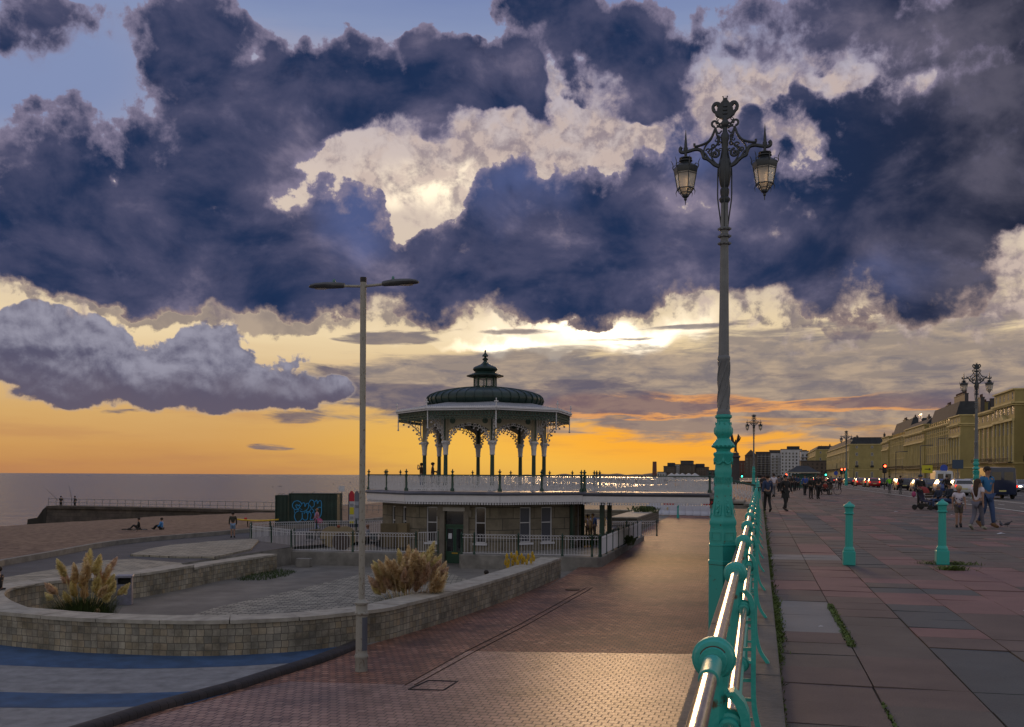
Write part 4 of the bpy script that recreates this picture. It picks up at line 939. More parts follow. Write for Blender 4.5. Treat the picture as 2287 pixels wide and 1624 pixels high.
    for sx in (-1, 1):
        b = MB(); X = sx * (hw + .015)
        b.box((X, -Lb / 2, W(.18)), (.03, Lb, .34), M=F_); b.box((X, -Lb / 2, W(.02)), (.04, Lb, .025), M=F_); n = int(Lb / .15)
        for i in range(n):
            y = -(i + .5) * Lb / n; b.box((X, y, W(-.03)), (.02, .032, .1), M=F_); b.box((X + sx * .02, y, W(.08)), (.02, .07, .05), M=F_)
            b.lathe([(.055, -.01), (.055, .01)], 7, M=F_ @ Matrix.Translation((X, y, W(-.08))) @ Matrix.Rotation(pi / 2, 4, 'Y'))
        b.build('fascia', M['white'], br)
        b = MB(); b.tube([F_ @ Vector((sx * (hw + .03), 0, W(.50))), F_ @ Vector((sx * (hw + .03), -Lb, W(.50)))], .09, 8); b.build('pipe', M['bullnose'], br, smooth=60)
        XX = sx * (hw - .06)
        for i in range(3):
            rail_panel(F_ @ Vector((XX, -i * Lb / 3 - .1, 0)), F_ @ Vector((XX, -(i + 1) * Lb / 3 - .02, 0)), parent=br, post=(i == 0))
        post_at(F_ @ Vector((XX, -Lb, 0)), br)
        # sloping railing down the steps to the promenade
        A = F_ @ Vector((XX, -Lb, 0)); C = F_ @ Vector((XX, -9.42, 0)); b = MB(); n = 12
        for i in range(n + 1):
            p = A.lerp(C, i / n); dz = -.5 * i / n; b.tube([(p.x, p.y, W(.62 + dz)), (p.x, p.y, W(1.45 + dz))], .018, 4)
            if i < n:
                q = A.lerp(C, (i + 1) / n); dq = -.5 * (i + 1) / n; b.tube([(p.x, p.y, W(.7 + dz)), (q.x, q.y, W(1.1 + dq))], .015, 4); b.tube([(p.x, p.y, W(1.1 + dz)), (q.x, q.y, W(.7 + dq))], .015, 4)
        b.build('railing_panel', M['white'], br); b = MB(); b.tube([A + Vector((0, 0, W(1.5))), C + Vector((0, 0, W(1.0)))], .035, 6); b.build('handrail', M['green'], br)
    b = MB()
    for i in range(4): b.box((0, -Lb - .3 - i * .6, W(.40 - i * .12) - .06), (2 * hw - .1, .6, .12 + .0), M=F_)
    b.box((0, -Lb - 1.2, W(-.14)), (2 * hw - .2, 2.4, .2), M=F_); b.build('steps', M['concrete'], br)
    b = MB()
    for i, (x, y) in enumerate(((-1.4, -.9), (1.4, -.9))):
        b = MB(); p = F_ @ Vector((x, y, 0)); b.box((p.x, p.y, (W(.34) + .4) / 2 + .1), (.26, .26, W(.34) - .0 - .4), rz=PANG); c = b.build('bridge_pillar', M['green'], br)
        b = MB(); b.lathe([(.26, .3), (.26, .55), (.2, .62), (.24, .68), (.15, .78)], 10, c=(p.x, p.y, .1)); b.build('pillar_base', M['tealdk'], c, smooth=40)
M['winb'] = mat('dim_window', (.03, .028, .03), .08, spec=1.0)
M['winc'] = mat('blind_window', (.075, .08, .10), .25, spec=.6)
M['doorg'] = mat('green_door', (.012, .055, .030), .5, var=.15)
M['doorg2'] = mat('green_frame', (.03, .10, .07), .5)
M['brass'] = mat('brass', (.45, .30, .05), .4, .6)
M['paper'] = mat('paper', (.62, .64, .7), .8)
M['stonet'] = mat('stone_trim', (.17, .15, .125), .85, var=.25, vscale=2, bump=.3)
M['paleplate'] = mat('pale_plate', (.40, .38, .36), .7, var=.1)
M['bullnose'] = mat('slate_blue_lead', (.085, .09, .12), .42, var=.3, vscale=2)
M['whitelead'] = mat('pale_lead', (.26, .27, .30), .5, var=.2, vscale=3)
M['valgreen'] = mat('sage_ironwork', (.035, .075, .06), .5, var=.2)
M['tealdk'] = mat('teal_base', (.08, .2, .2), .5)
bandstand()
# ---------------------------------------------------------------- cafe terrace plinth and fences
ZF = -2.63
def pxw(x, y, z): return Vector(tuple(G(x, y, z)[:2]) + (0,))
cafe_front = [(4.5, 50.5), (-3.2, 51.6)]
PL = thing('cafe_plinth', 'low rendered concrete plinth carrying the white fences around the cafe', 'plinth', (-2, 55, ZL))
def rel(p): return (p[0] + 2, p[1] - 55)
left_poly = [(-4.9, 52.2), (-11.95, 53.5), (-13.9, 56.8), (-15.8, 59.0), (-16.3, 61.2), (-15.6, 63.6), (-13.0, 66), (-9.0, 67.4), (-7.8, 63.9), (-8.1, 58.0), (-6.4, 55.2)]
b = MB(); b.prism([rel(p) for p in left_poly], -.1, .72)
def outs(poly, d):
    c = Vector((sum(p[0] for p in poly) / len(poly), sum(p[1] for p in poly) / len(poly))); r_ = []
    for p in poly: v = Vector(p) - c; r_.append(tuple(c + v * (1 + d / v.length)))
    return r_
b.build('plinth_block', M['concrete'], PL, bevel=.03)
right_poly = [(-2.75, 52.1), (-2.6, 51.75), (3.4, 50.55), (4.35, 50.4), (4.65, 50.7)] + [tuple(PR(s, -7.75)[:2]) for s in (55, 60, 69)] + [tuple(PR(69, -9.2)[:2])] + [(5.2, 64), (4.6, 57.6), (1.4, 54.9), (-1.9, 54.6)]
b = MB(); b.prism([rel(p) for p in right_poly], -.1, .72); b.build('plinth_block', M['concrete'], PL, bevel=.03)
b = MB(); g_ = G(474, 0, 0) if False else None
q = G(1104, 1258, ZL)
b = MB(); st = G(160, 0, 0) if False else None
p = (-10.9, 52.2); b.box((p[0] + 2, p[1] - 55, .22), (.75, .5, .44), rz=-.1); b.build('step_block', M['concrete'], PL, bevel=.02)
def hoop_fence(name, pts, z, label, group, h=1.0, hoops=True, post_every=3.0, pitch=.155, mat_bar='white', loc=None, posts='green'):
    """white bar fence with interlaced hoops and green posts along pts (world xy)"""
    pts = [Vector((p[0], p[1], 0)) for p in pts]; t = thing(name, label, 'fence', (pts[0].x, pts[0].y, z), group=group); o = Vector((pts[0].x, pts[0].y, 0)); post_s = []
    for a, c in zip(pts, pts[1:]):
        L = (c - a).length; d = (c - a).normalized(); n = max(1, round(L / post_every)); 
        for i in range(n):
            p0, p1 = a.lerp(c, i / n) - o, a.lerp(c, (i + 1) / n) - o; post_s.append(p0); b = MB(); m_ = max(2, round((p1 - p0).length / pitch)); w = (p1 - p0) / m_
            b.tube([p0 + Vector((0, 0, .08)), p1 + Vector((0, 0, .08))], .016, 4); b.tube([p0 + Vector((0, 0, h - .12)), p1 + Vector((0, 0, h - .12))], .016, 4)
            for j in range(m_ + 1):
                p = p0 + w * j; b.tube([p + Vector((0, 0, .06)), p + Vector((0, 0, h - (.06 if hoops else 0)))], .0125, 4)
                if hoops and j < m_ - 0 and j + 2 <= m_:
                    b.tube([p + w * (1 - cos(q)) + Vector((0, 0, h - .06 + .12 * sin(q))) for q in [pi * e / 6 for e in range(7)]], .012, 4)
            b.build('fence_panel', M[mat_bar], t)
    post_s.append(pts[-1] - o)
    for p in post_s:
        b = MB(); b.lathe([(.065, 0), (.065, .1), (.045, .14), (.045, h + .02), (.06, h + .04), (.06, h + .07), (.03, h + .1), (.035, h + .14), (.01, h + .18)], 8, c=(p.x, p.y, 0)); b.build('fence_post', M[posts], t, smooth=40)
    return t
hoop_fence('hoop_fence', [(-11.9, 53.65), (-5.05, 52.45)], ZF + .72 - .72, 'front run of white hooped fence left of the green door, before the cafe tables', 'white hooped fences round the cafe')
hoop_fence('hoop_fence', [(-16.15, 61.4), (-15.5, 59.15), (-13.8, 57.1), (-12.0, 54.9)], ZF, 'curved left end of the white hooped fence around the cafe tables', 'white hooped fences round the cafe')
hoop_fence('hoop_fence', [(-16.1, 61.5), (-15.4, 63.4), (-12.9, 65.7), (-7.9, 67.2)], ZF, 'back run of white hooped fence behind the cafe tables, in front of the green containers', 'white hooped fences round the cafe')
hoop_fence('hoop_fence', [(-2.62, 51.95), (-1.95, 51.85), (.35, 51.4), (2.6, 50.95), (4.1, 50.7), (4.55, 50.75)], ZF, 'front run of white hooped fence on the plinth right of the green door', 'white hooped fences round the cafe', post_every=3.0)
hoop_fence('hoop_fence', [tuple(PR(s, -7.9)[:2]) for s in (50.2, 68.6)], ZF, 'side run of white fence with many green posts beside the brick ramp, seen end-on', 'white hooped fences round the cafe', hoops=False, post_every=2.3, pitch=.12)
hoop_fence('hoop_fence', [(5.6, 66.5), (10, 68.5)], ZF, 'hooped fence crossing behind the pale plumes right of the bandstand', 'white hooped fences round the cafe', post_every=2.4)
gt = thing('cafe_gate', 'white barred gate standing half open between the cafe fence and the green door', 'gate', (-4.9, 52.4, ZF)); b = MB()
for i in range(9): b.tube([(i * .12, i * .06, .06), (i * .12, i * .06, 1.12)], .014, 4)
b.tube([(0, 0, .1), (.96, .48, .1)], .02, 4); b.tube([(0, 0, 1.1), (.96, .48, 1.1)], .02, 4); b.build('gate_leaf', M['white'], gt)
b = MB(); b.box((.98, .49, .55), (.07, .07, 1.2)); b.build('gate_post', M['green'], gt)
# ================================================================ PROMENADE RAILING
def promenade_railing(s0, n, label, s_end, name='promenade_railing', detailed=True):
    t = thing(name, label, 'railing', PR(0, 0, .05)); t.rotation_euler.z = PANG
    X0 = -.12; rails = [(X0, .95, .0215), (-.078, .77, .018), (-.09, .48, .018)]
    a, e = s0 - 1.3, s_end
    for i, (x, z, r) in enumerate(rails):
        b = MB(); b.tube([(x, a, z), (x, (a + e) / 2, z), (x, e, z)], r, 14); b.build('rail', M['steel'] if i < 2 else M['teal'], t, smooth=60)
    def boss(b, x, y, z, R_, L=.055):
        prof = [(R_ * .62, -L), (R_ * .66, -L * .55), (R_ * .86, -L * .5), (R_ * .95, -L * .36), (R_ * .95, -L * .25), (R_ * 1.02, -L * .2), (R_ * 1.04, 0), (R_ * 1.02, L * .2), (R_ * .95, L * .25), (R_ * .95, L * .36), (R_ * .86, L * .5), (R_ * .66, L * .55), (R_ * .62, L)]
        b.lathe(prof, 24, M=Matrix.Translation((x, y, z)) @ Matrix.Rotation(pi / 2, 4, 'X'), cap=True)
    proto = None
    for k in range(n):
        y = s0 + 2.483 * k
        if proto is None:
            b = MB(); boss(b, X0, 0, .95, .058); boss(b, -.078, 0, .77, .043, .05); boss(b, -.09, 0, .48, .040, .045)
            b.tube([(X0, 0, .91), (X0, 0, .80), (X0 - .005, 0, .5), (X0 - .012, 0, .2), (X0 - .02, 0, .0)], [.038, .042, .046, .052, .06], 8)
            b.box((X0, 0, .88), (.075, .05, .05)); b.box((X0 - .01, 0, .30), (.1, .085, .03)); b.box((X0 - .01, 0, .03), (.16, .15, .07))
            st = smooth_path([(-.085, 0, .86), (-.045, 0, .80), (-.035, 0, .62), (-.035, 0, .42), (-.03, 0, .26), (.0, 0, .13), (.055, 0, .045), (.07, 0, .0)], 3)
            vs = []
            for p in st: vs += [(p.x - .004, -.035, p.z), (p.x + .02, -.035, p.z + .008), (p.x + .02, .035, p.z + .008), (p.x - .004, .035, p.z)]
            b.loft([vs[i:i + 4] for i in range(0, len(vs), 4)])
            for z in (.70, .56, .40, .30, .2): b.box((-.07, 0, z), (.08, .022, .016))
            b.box((.03, 0, .01), (.12, .07, .035))
            proto = b.build('railing_post', M['teal'], t, smooth=38, loc=(0, y, 0))
            b = MB(); b.tube([(X0 + .0365 * cos(q), -.037, .95 + .0365 * sin(q)) for q in [radians(i * 12) for i in range(3, 14)]], .004, 5); rs = b.build('rust_stain', M['rust'], proto)
        else:
            c = proto.copy(); COL.objects.link(c); c.location.y = y
    b = MB(); b.tube([(X0, s0 - .3, .95), (X0, s0 - .09, .95)], .026, 14); b.build('rail_sleeve', M['teal'], t, smooth=60)
    return t
promenade_railing(2.79, 17, 'turquoise cast iron railing with shiny top rail along the promenade edge, nearest the camera', 43.2)
promenade_railing(62.2, 30, 'distant continuation of the turquoise railing beyond the footbridge', 135, name='promenade_railing')
gp = thing('gate_post', 'black gate post topped by a small turquoise spire where the footbridge meets the railing', 'post', PR(45.3, -.1, 0))
b = MB(); b.box((0, 0, .5), (.14, .14, 1.0)); b.box((0, 0, 1.02), (.22, .22, .05)); b.build('post', M['black'], gp)
b = MB(); b.lathe([(.10, 1.04), (.07, 1.12), (.085, 1.16), (.04, 1.26), (.015, 1.42), (.005, 1.5)], 10); b.build('spire', M['teal'], gp, smooth=40)
# ================================================================ ORNATE LAMP POSTS
def hexring(r): return r
def ornate_lamp(label, loc, ext, group='ornate seafront lamp posts'):
    t = thing('ornate_lamp_post', label, 'lamp post', loc, PANG, group); HZ = 0.0; a6 = -pi / 2 + radians(14.0 - 12)
    b = MB()
    pb = [(.325, -.02), (.325, .32), (.31, .42), (.33, .46), (.335, .52), (.31, .57), (.285, .62), (.25, .8), (.225, 1.0), (.215, 1.15), (.222, 1.20), (.222, 1.26), (.208, 1.30), (.20, 1.52), (.208, 1.56), (.212, 1.62), (.205, 1.66), (.20, 1.70), (.205, 1.90), (.245, 1.97), (.25, 2.0), (.22, 2.03)]
    b.lathe(pb, 6, a0=a6)
    b.lathe([(.19, 2.0), (.15, 2.06), (.16, 2.10), (.22, 2.14), (.25, 2.18), (.225, 2.22), (.16, 2.30), (.135, 2.34), (.145, 2.37), (.185, 2.42), (.20, 2.48), (.19, 2.56), (.165, 2.64), (.14, 2.70), (.15, 2.73), (.145, 2.76), (.185, 2.80), (.185, 2.84), (.15, 2.86)], 28)
    for k in range(6):                        # raised panels, roundels and garland on the six faces
        a = a6 + pi / 3 * (k + .5); n = Vector((cos(a), sin(a), 0)); x = Vector((-sin(a), cos(a), 0))
        def fr(r, z, lean=0.0): return Matrix(((x.x, n.x, 0, n.x * r), (x.y, n.y, 0, n.y * r), (0, 0, 1, z), (0, 0, 0, 1))) @ Matrix.Rotation(lean, 4, 'X')
        c = cos(pi / 6)
        for r, z, w, h, ln in ((.325 * c, .20, .22, .17, 0), (.245 * c, .86, .16, .42, .23), (.214 * c, 1.42, .15, .13, 0)):
            Mf = fr(r, z, ln)
            for e in (-1, 1): b.box((e * w / 2, .004, 0), (.014, .016, h), M=Mf); b.box((0, .004, e * h / 2), (w, .016, .014), M=Mf)
        Mf = fr(.245 * c, .86, .23)
        for dz in (-.12, 0, .12): b.lathe([(.036, -.008), (.03, .012), (.012, .016)], 10, M=Mf @ Matrix.Translation((0, .004, dz)) @ Matrix.Rotation(-pi / 2, 4, 'X'))
        for dz, dx in ((.06, .03), (.06, -.03), (-.06, .03), (-.06, -.03), (.17, 0), (-.17, 0)): b.sphere((0, 0, 0), (.014, .01, .02), 6, 4, M=Mf @ Matrix.Translation((dx, .006, dz)))
        Mf = fr(.214 * c, 1.42)
        for dx, dz in ((.03, .03), (-.03, .03), (.03, -.03), (-.03, -.03), (0, 0)): b.sphere((dx, .006, dz), (.019, .012, .019), 6, 4, M=Mf)
        Mf = fr(.205 * c, 1.80)
        for i in range(9):
            u_ = -1 + 2 * i / 8; b.sphere((u_ * .095, .015, .05 - .07 * (1 - u_ * u_)), (.02, .02, .024), 6, 4, M=Mf)
        b.sphere((.11, .01, .06), (.026, .03, .06), 6, 4, M=Mf)
    for k in range(16):                       # leaf points around the flange, leaves on the bulb
        a = 2 * pi * k / 16; b.sphere((.225 * cos(a), .225 * sin(a), 2.165), (.035, .035, .035), 6, 4)
        if k % 2 == 0: b.sphere((.188 * cos(a), .188 * sin(a), 2.50), (.022, .022, .08), 6, 4); b.sphere((.165 * cos(a + .2), .165 * sin(a + .2), 2.66), (.018, .018, .04), 6, 4)
    b.build('base', M['teal'], t, smooth=32)
    if ext:
        b = MB(); b.lathe([(.345, -3.3), (.345, -.42), (.355, -.41), (.355, -.34), (.335, -.33), (.335, -.02), (.345, -.01), (.345, .02), (.325, .03)], 6, a0=a6); b.build('plinth', M['teal'], t)
        b = MB(); b.lathe([(.3485, -.425), (.3485, -.412)], 6, a0=a6); b.build('rust_seam', M['rust'], t)
    b = MB(); prof = [(.15, 2.85), (.155, 2.9), (.135, 2.94), (.130, 3.0), (.122, 4.02), (.138, 4.06), (.138, 4.12), (.12, 4.15)]
    b.lathe(prof, 20)
    rr = random.Random(4)
    for i in range(5):                        # relief of spiralling foliage
        for st in range(26):
            z = 3.0 + st * .04; a = i * 1.256 + z * 2.6; b.sphere((.127 * cos(a), .127 * sin(a), z), (.02, .02, .03 + .012 * rr.random()), 5, 3)
    n = 24; secs = []
    for z, r in ((4.12, .118), (4.4, .112), (5.5, .098), (6.6, .088)): secs.append([((r - (.009 if k % 2 else 0)) * cos(2 * pi * k / n), (r - (.009 if k % 2 else 0)) * sin(2 * pi * k / n), z) for k in range(n)])
    b.loft(secs)
    for z in (6.62, 6.78, 6.94):
        b.lathe([(.095, z - .035), (.13, z - .025), (.13, z + .015), (.10, z + .035)], 14)
        for k in range(8): a = pi / 4 * k; b.sphere((.125 * cos(a), .125 * sin(a), z - .005), .028, 6, 4)
    b.lathe([(.088, 6.6), (.085, 6.95), (.078, 7.55)], 16); b.build('shaft', M['grey_paint'], t, smooth=36)
    # iron head
    b = MB(); b.lathe([(.08, 7.5), (.12, 7.56), (.12, 7.6), (.085, 7.64), (.10, 7.74), (.10, 7.8), (.075, 7.84), (.105, 7.9), (.135, 8.1), (.14, 8.28), (.12, 8.36), (.125, 8.42), (.08, 8.5), (.06, 8.7), (.075, 8.76), (.07, 8.84), (.09, 8.9), (.09, 9.0), (.055, 9.06), (.05, 9.16), (.08, 9.2), (.085, 9.28), (.05, 9.34), (.05, 9.8)], 14)
    for sx in (-1, 1):                        # long straps down the sides
        for sy in (0,):
            b.tube(smooth_path([(sx * .05, sy, 8.72), (sx * .09, sy, 8.5), (sx * .145, sy, 8.25), (sx * .15, sy, 7.9), (sx * .148, sy, 7.6), (sx * .11, sy, 7.3), (sx * .075, sy, 7.02), (sx * .07, sy, 6.94)], 3), .017, 6)
    for sy in (-1, 1): b.tube(smooth_path([(0, sy * .05, 8.72), (0, sy * .145, 8.25), (0, sy * .15, 7.9), (0, sy * .148, 7.6), (0, sy * .11, 7.3), (0, sy * .07, 6.94)], 3), .015, 6)
    b.build('head_shaft', M['dkgrey'], t, smooth=36)
    for sx in (-1, 1):
        b = MB(); T = lambda pts, r, k=4, n=6: b.tube(smooth_path([(sx * x, 0, z) for x, z in pts], k), r, n)
        T([(.94, 8.80), (.97, 8.76), (.955, 8.70), (.90, 8.685), (.78, 8.70), (.64, 8.73), (.52, 8.70), (.47, 8.60), (.45, 8.53), (.38, 8.50), (.30, 8.44), (.22, 8.36), (.12, 8.31)], 0.041)
        T([(.50, 8.66), (.42, 8.62), (.36, 8.52), (.28, 8.44), (.16, 8.36)], 0.023)
        T([(.66, 8.86), (.655, 8.80), (.60, 8.795), (.46, 8.83), (.36, 8.88), (.28, 8.98), (.23, 9.10), (.20, 9.18)], 0.029)
        T([(.20, 9.12), (.17, 9.0), (.12, 8.95), (.14, 8.84), (.22, 8.76), (.32, 8.70), (.36, 8.62)], 0.023)
        T([(.24, 9.06), (.30, 8.92), (.38, 8.84), (.44, 8.74), (.46, 8.64)], 0.020)
        b.tube(spiral(sx * .21, 8.60, .10, .03, 90, 90 + sx * 400, 20), 0.028, 6); b.sphere((sx * .20, 0, 8.60), .035, 8, 6)
        b.tube(spiral(sx * .25, 8.78, .055, .02, 0, sx * 360, 12), 0.020, 5); b.tube(spiral(sx * .13, 8.82, .05, .02, 0, -sx * 330, 12), 0.020, 5)
        b.tube(spiral(sx * .36, 8.68, .05, .02, 180, 180 + sx * 330, 12), 0.019, 5); b.tube(spiral(sx * .14, 8.97, .045, .015, 0, sx * 360, 10), 0.017, 5)
        T([(.12, 8.34), (.20, 8.40), (.27, 8.50), (.30, 8.60), (.27, 8.70), (.2, 8.76)], .018); b.tube(spiral(sx * .31, 8.60, .04, .015, 0, sx * 330, 10), .014, 5); b.tube(spiral(sx * .10, 8.68, .04, .015, 0, -sx * 330, 10), .014, 5); b.tube(spiral(sx * .19, 8.90, .045, .015, 90, 90 + sx * 330, 10), .014, 5); T([(.07, 9.1), (.13, 9.04), (.18, 9.1), (.2, 9.18)], .018)
        b.tube(spiral(sx * .22, 9.27, .075, .035, -90, -90 + sx * 300, 14), 0.026, 6); T([(.05, 9.16), (.12, 9.2), (.18, 9.2)], 0.032); T([(.05, 9.28), (.12, 9.25), (.17, 9.31)], 0.023)
        b.tube([(sx * .85, 0, 8.70), (sx * .85, 0, 8.78)], .05, 8); b.tube([(sx * .85, 0, 8.76), (sx * .85, 0, 8.85), (sx * .85, 0, 9.18)], [.04, .036, .004], 6)
        b.build('arm', M['dkgrey'], t, smooth=40)
        # lantern
        lx = sx * .85; ln = thing('lantern', None, None, (lx, 0, 0)); ln.parent = t; b = MB(); a0 = pi / 6 + .35
        b.lathe([(.02, 8.70), (.035, 8.66), (.03, 8.60), (.05, 8.58), (.14, 8.555), (.14, 8.535), (.09, 8.53), (.08, 8.515), (.15, 8.50), (.15, 8.48), (.10, 8.47), (.11, 8.44), (.15, 8.42)], 14)
        b.lathe([(.06, 8.46), (.20, 8.40), (.265, 8.35), (.275, 8.30), (.25, 8.22)], 6, a0=a0)
        for k in range(6):
            a = a0 + pi / 3 * k; c_, s_ = cos(a), sin(a)
            b.tube([(.255 * c_, .255 * s_, 8.26), (.185 * c_, .185 * s_, 7.87)], .012, 4)
            b.tube(smooth_path([(.26 * c_, .26 * s_, 8.30), (.29 * c_, .29 * s_, 8.36), (.285 * c_, .285 * s_, 8.43), (.33 * c_, .33 * s_, 8.53)], 3), [.012] * 5 + [.009] * 3 + [.006, .002], 5)
            b.tube([((.235 + .035 * cos(q)) * c_, (.235 + .035 * cos(q)) * s_, 8.38 + .035 * sin(q)) for q in [radians(x * 40) for x in range(9)]], .008, 4)
            b.tube([(.18 * c_, .18 * s_, 7.88), (.215 * c_, .215 * s_, 7.80), (.20 * c_, .20 * s_, 7.72)], [.012, .009, .002], 5)
            b.tube([(.19 * c_, .19 * s_, 7.86), (.06 * c_, .06 * s_, 7.70)], .009, 4)
            c2, s2 = cos(a + pi / 3), sin(a + pi / 3)
            b.tube([(.19 * c_, .19 * s_, 7.87), (.19 * c2, .19 * s2, 7.87)], .014, 4); b.tube([(.25 * c_, .25 * s_, 8.19), (.25 * c2, .25 * s2, 8.19)], .007, 4)
            b.tube([(.13 * c_, .13 * s_, 7.78), (.13 * c2, .13 * s2, 7.78)], .008, 4)
        b.lathe([(.07, 7.74), (.075, 7.70), (.03, 7.66), (.035, 7.63), (.012, 7.60), (.008, 7.52)], 10)
        b.build('frame', M['dkgrey'], ln, smooth=30)
        b = MB(); b.lathe([(.245, 8.25), (.178, 7.88), (.065, 7.72)], 6, a0=a0, cap=False); b.build('glass', M['glasslamp'], ln)
    # crest
    b = MB()
    b.prism([(x, z) for x, z in ((0, 9.32), (-.12, 9.38), (-.18, 9.48), (-.17, 9.58), (-.12, 9.68), (-.06, 9.74), (0, 9.78), (.06, 9.74), (.12, 9.68), (.17, 9.58), (.18, 9.48), (.12, 9.38))], -.04, .04, M=Matrix.Rotation(pi / 2, 4, 'X'))
    for sx in (-1, 1):
        b.tube(smooth_path([(sx * .10, 0, 9.42), (sx * .17, 0, 9.44), (sx * .19, 0, 9.50), (sx * .245, 0, 9.55), (sx * .26, 0, 9.64), (sx * .21, 0, 9.71), (sx * .14, 0, 9.70), (sx * .11, 0, 9.64)], 3), .036, 6)
        for q in range(6): a = radians(-40 + q * 38); b.sphere((sx * (.20 + .06 * cos(a)), 0, 9.62 + .07 * sin(a)), .040, 6, 4)
        b.tube(spiral(sx * .17, 9.47, .05, .02, 0, sx * 330, 10), .014, 5); b.tube(spiral(sx * .15, 9.36, .04, .02, 0, -sx * 330, 9), .012, 5)
        b.tube([(sx * .03, 0, 9.72), (sx * .035, 0, 9.80), (sx * .045, 0, 9.84)], [.014, .012, .012], 5); b.sphere((sx * .048, 0, 9.845), .016, 6, 4)
    for z in (9.46, 9.54, 9.62): b.sphere((0, -.04, z), (.06, .03, .03), 8, 5); b.sphere((0, .04, z), (.06, .03, .03), 8, 5)
    b.sphere((0, 0, 9.74), (.07, .05, .05), 8, 5); b.build('crest', M['dkgrey'], t, smooth=40)
    return t
lamp1 = ornate_lamp('tall ornate twin lantern lamp post with thick turquoise base, nearest the camera', tuple(PR(22.3, -.78, 0)), True)
l3 = copy_tree(lamp1); put(l3, tuple(PR(136, -.8, 0)), PANG, 'ornate twin lantern lamp post on the promenade edge, behind the nearest one')
lamp2 = ornate_lamp('ornate twin lantern lamp post at the right, behind the man in blue', tuple(PR(78, 15.2, 0)), False)
l4 = copy_tree(lamp2); put(l4, tuple(PR(186, 14.9, 0)), PANG, 'farthest ornate twin lantern lamp post, at the roadside before the square')
# ================================================================ ROAD LAMP ON THE LOWER LEVEL
sl = G(807, 1499, ZL); sl_t = thing('street_lamp', 'slim flaking grey street lamp with two flat heads beside the curved brick kerb', 'street lamp', tuple(sl), PANG)
M['flaky'] = mat('flaking_paint', (.29, .28, .25), .6, vscale=16, col2=(.16, .13, .10), c2amt=(.56, .66), bump=.3, bscale=30, detail=10, stretch=(1, 1, .5))
M['ledgrey'] = mat('lamp_head_grey', (.06, .065, .075), .4, var=.2)
b = MB(); b.lathe([(.155, 0), (.15, .3), (.17, .34), (.175, .38), (.15, .42), (.142, .5), (.142, 1.38), (.172, 1.40), (.178, 1.44), (.145, 1.48), (.14, 1.64), (.175, 1.66), (.18, 1.70), (.13, 1.74), (.08, 1.78)], 20); b.build('sleeve', M['flaky'], sl_t, smooth=40)
b = MB(); b.lathe([(.076, 1.7), (.075, 5.6), (.075, 9.62)], 18); b.build('pole', M['flaky'], sl_t, smooth=60)
b = MB(); b.lathe([(.079, 9.60), (.079, 9.72)], 18); b.build('cap', M['black'], sl_t)
b = MB(); vs = [(.147 * cos(a), .147 * sin(a), z) for z in (.52, 1.34) for a in [radians(-62 + 12 * i) for i in range(7)]]; b.add(vs, [(i, i + 1, i + 8, i + 7) for i in range(6)]); b.build('notice_band', mat('faded_notice', (.10, .11, .14), .6, var=.2), sl_t)
for sx in (-1, 1):
    b = MB(); b.tube([(0, 0, 9.50), (sx * .55, 0, 9.53)], .034, 10); b.build('arm', M['flaky'], sl_t, smooth=60)
    b = MB(); secs = []
    for x, w, zt_, zb_ in ((.50, .05, 9.60, 9.49), (.56, .09, 9.615, 9.475), (.75, .13, 9.64, 9.475), (1.0, .16, 9.645, 9.48), (1.25, .15, 9.635, 9.495), (1.38, .11, 9.61, 9.505), (1.44, .05, 9.57, 9.52)):
        secs.append([(sx * x, w * c_ , (zt_ + zb_) / 2 + (zt_ - zb_) / 2 * s_) for c_, s_ in [(cos(a), sin(a)) for a in [2 * pi * i / 12 for i in range(12)]]])
    b.loft(secs if sx > 0 else [q[::-1] for q in secs]); hd = b.build('lamp_head', M['ledgrey'], sl_t, smooth=50)
    b = MB(); b.lathe([(.001, 9.485), (.14, 9.487), (.001, 9.47)], 16, c=(sx * 1.12, 0, -.004), sc=(1.3, .8)); b.build('lens', M['glasslamp'], hd)
    b = MB(); b.lathe([(.035, 9.63), (.04, 9.66), (.03, 9.70), (.01, 9.72)], 10, c=(sx * .78, 0, 0)); b.build('photocell', M['tealdk'], hd)
# ================================================================ BOLLARDS
def bollard(label, loc, group='turquoise bollards', sc=1.0):
    t = thing('bollard', label, 'bollard', loc, PANG, group); b = MB()
    b.box((0, 0, .12), (.20, .20, .24)); b.build('base', M['teal'], t, bevel=.012)
    b = MB(); n = 24; b.lathe([(.09, .24), (.095, .26), (.085, .29), (.072, .31)], 20)
    secs = []
    for z, r in ((.30, .066), (.55, .063), (.88, .060)): secs.append([((r - (.006 if k % 2 else 0)) * cos(2 * pi * k / n), (r - (.006 if k % 2 else 0)) * sin(2 * pi * k / n), z) for k in range(n)])
    b.loft(secs); b.lathe([(.062, .86), (.08, .875), (.08, .89), (.066, .90), (.070, .96), (.076, .99)], 20); b.build('shaft', M['teal'], t, smooth=35)
    b = MB(); b.lathe([(.07, .975), (.092, .99), (.094, 1.01), (.085, 1.025), (.055, 1.045), (.03, 1.06), (.02, 1.08), (.008, 1.085)], 20); b.build('cap', M['teal'], t, smooth=40)
    t.scale = (sc,) * 3; return t
g = G(1896, 1262, 0); b1 = bollard('turquoise fluted bollard on the promenade, left one of the two near ones', tuple(g)); 
g = G(2104, 1261, 0); put(copy_tree(b1), tuple(g), PANG, 'turquoise fluted bollard on the promenade, right one of the two near ones', scale=1.04)
for px, nm in ((1514, 'turquoise bollard before the barriers, left one on the brick ramp'), (1588, 'turquoise bollard before the barriers, right one on the brick ramp')):
    v = P(px, 1163, 97); put(copy_tree(b1), (v.x, 97, -2.62), PANG, nm, scale=1.25)
weed_line([(17.25, 17.45, 3.05, .10, 2200, .06)], 'tuft of grass at the foot of the left bollard', 11)
gg = G(2120, 1262, 0); 
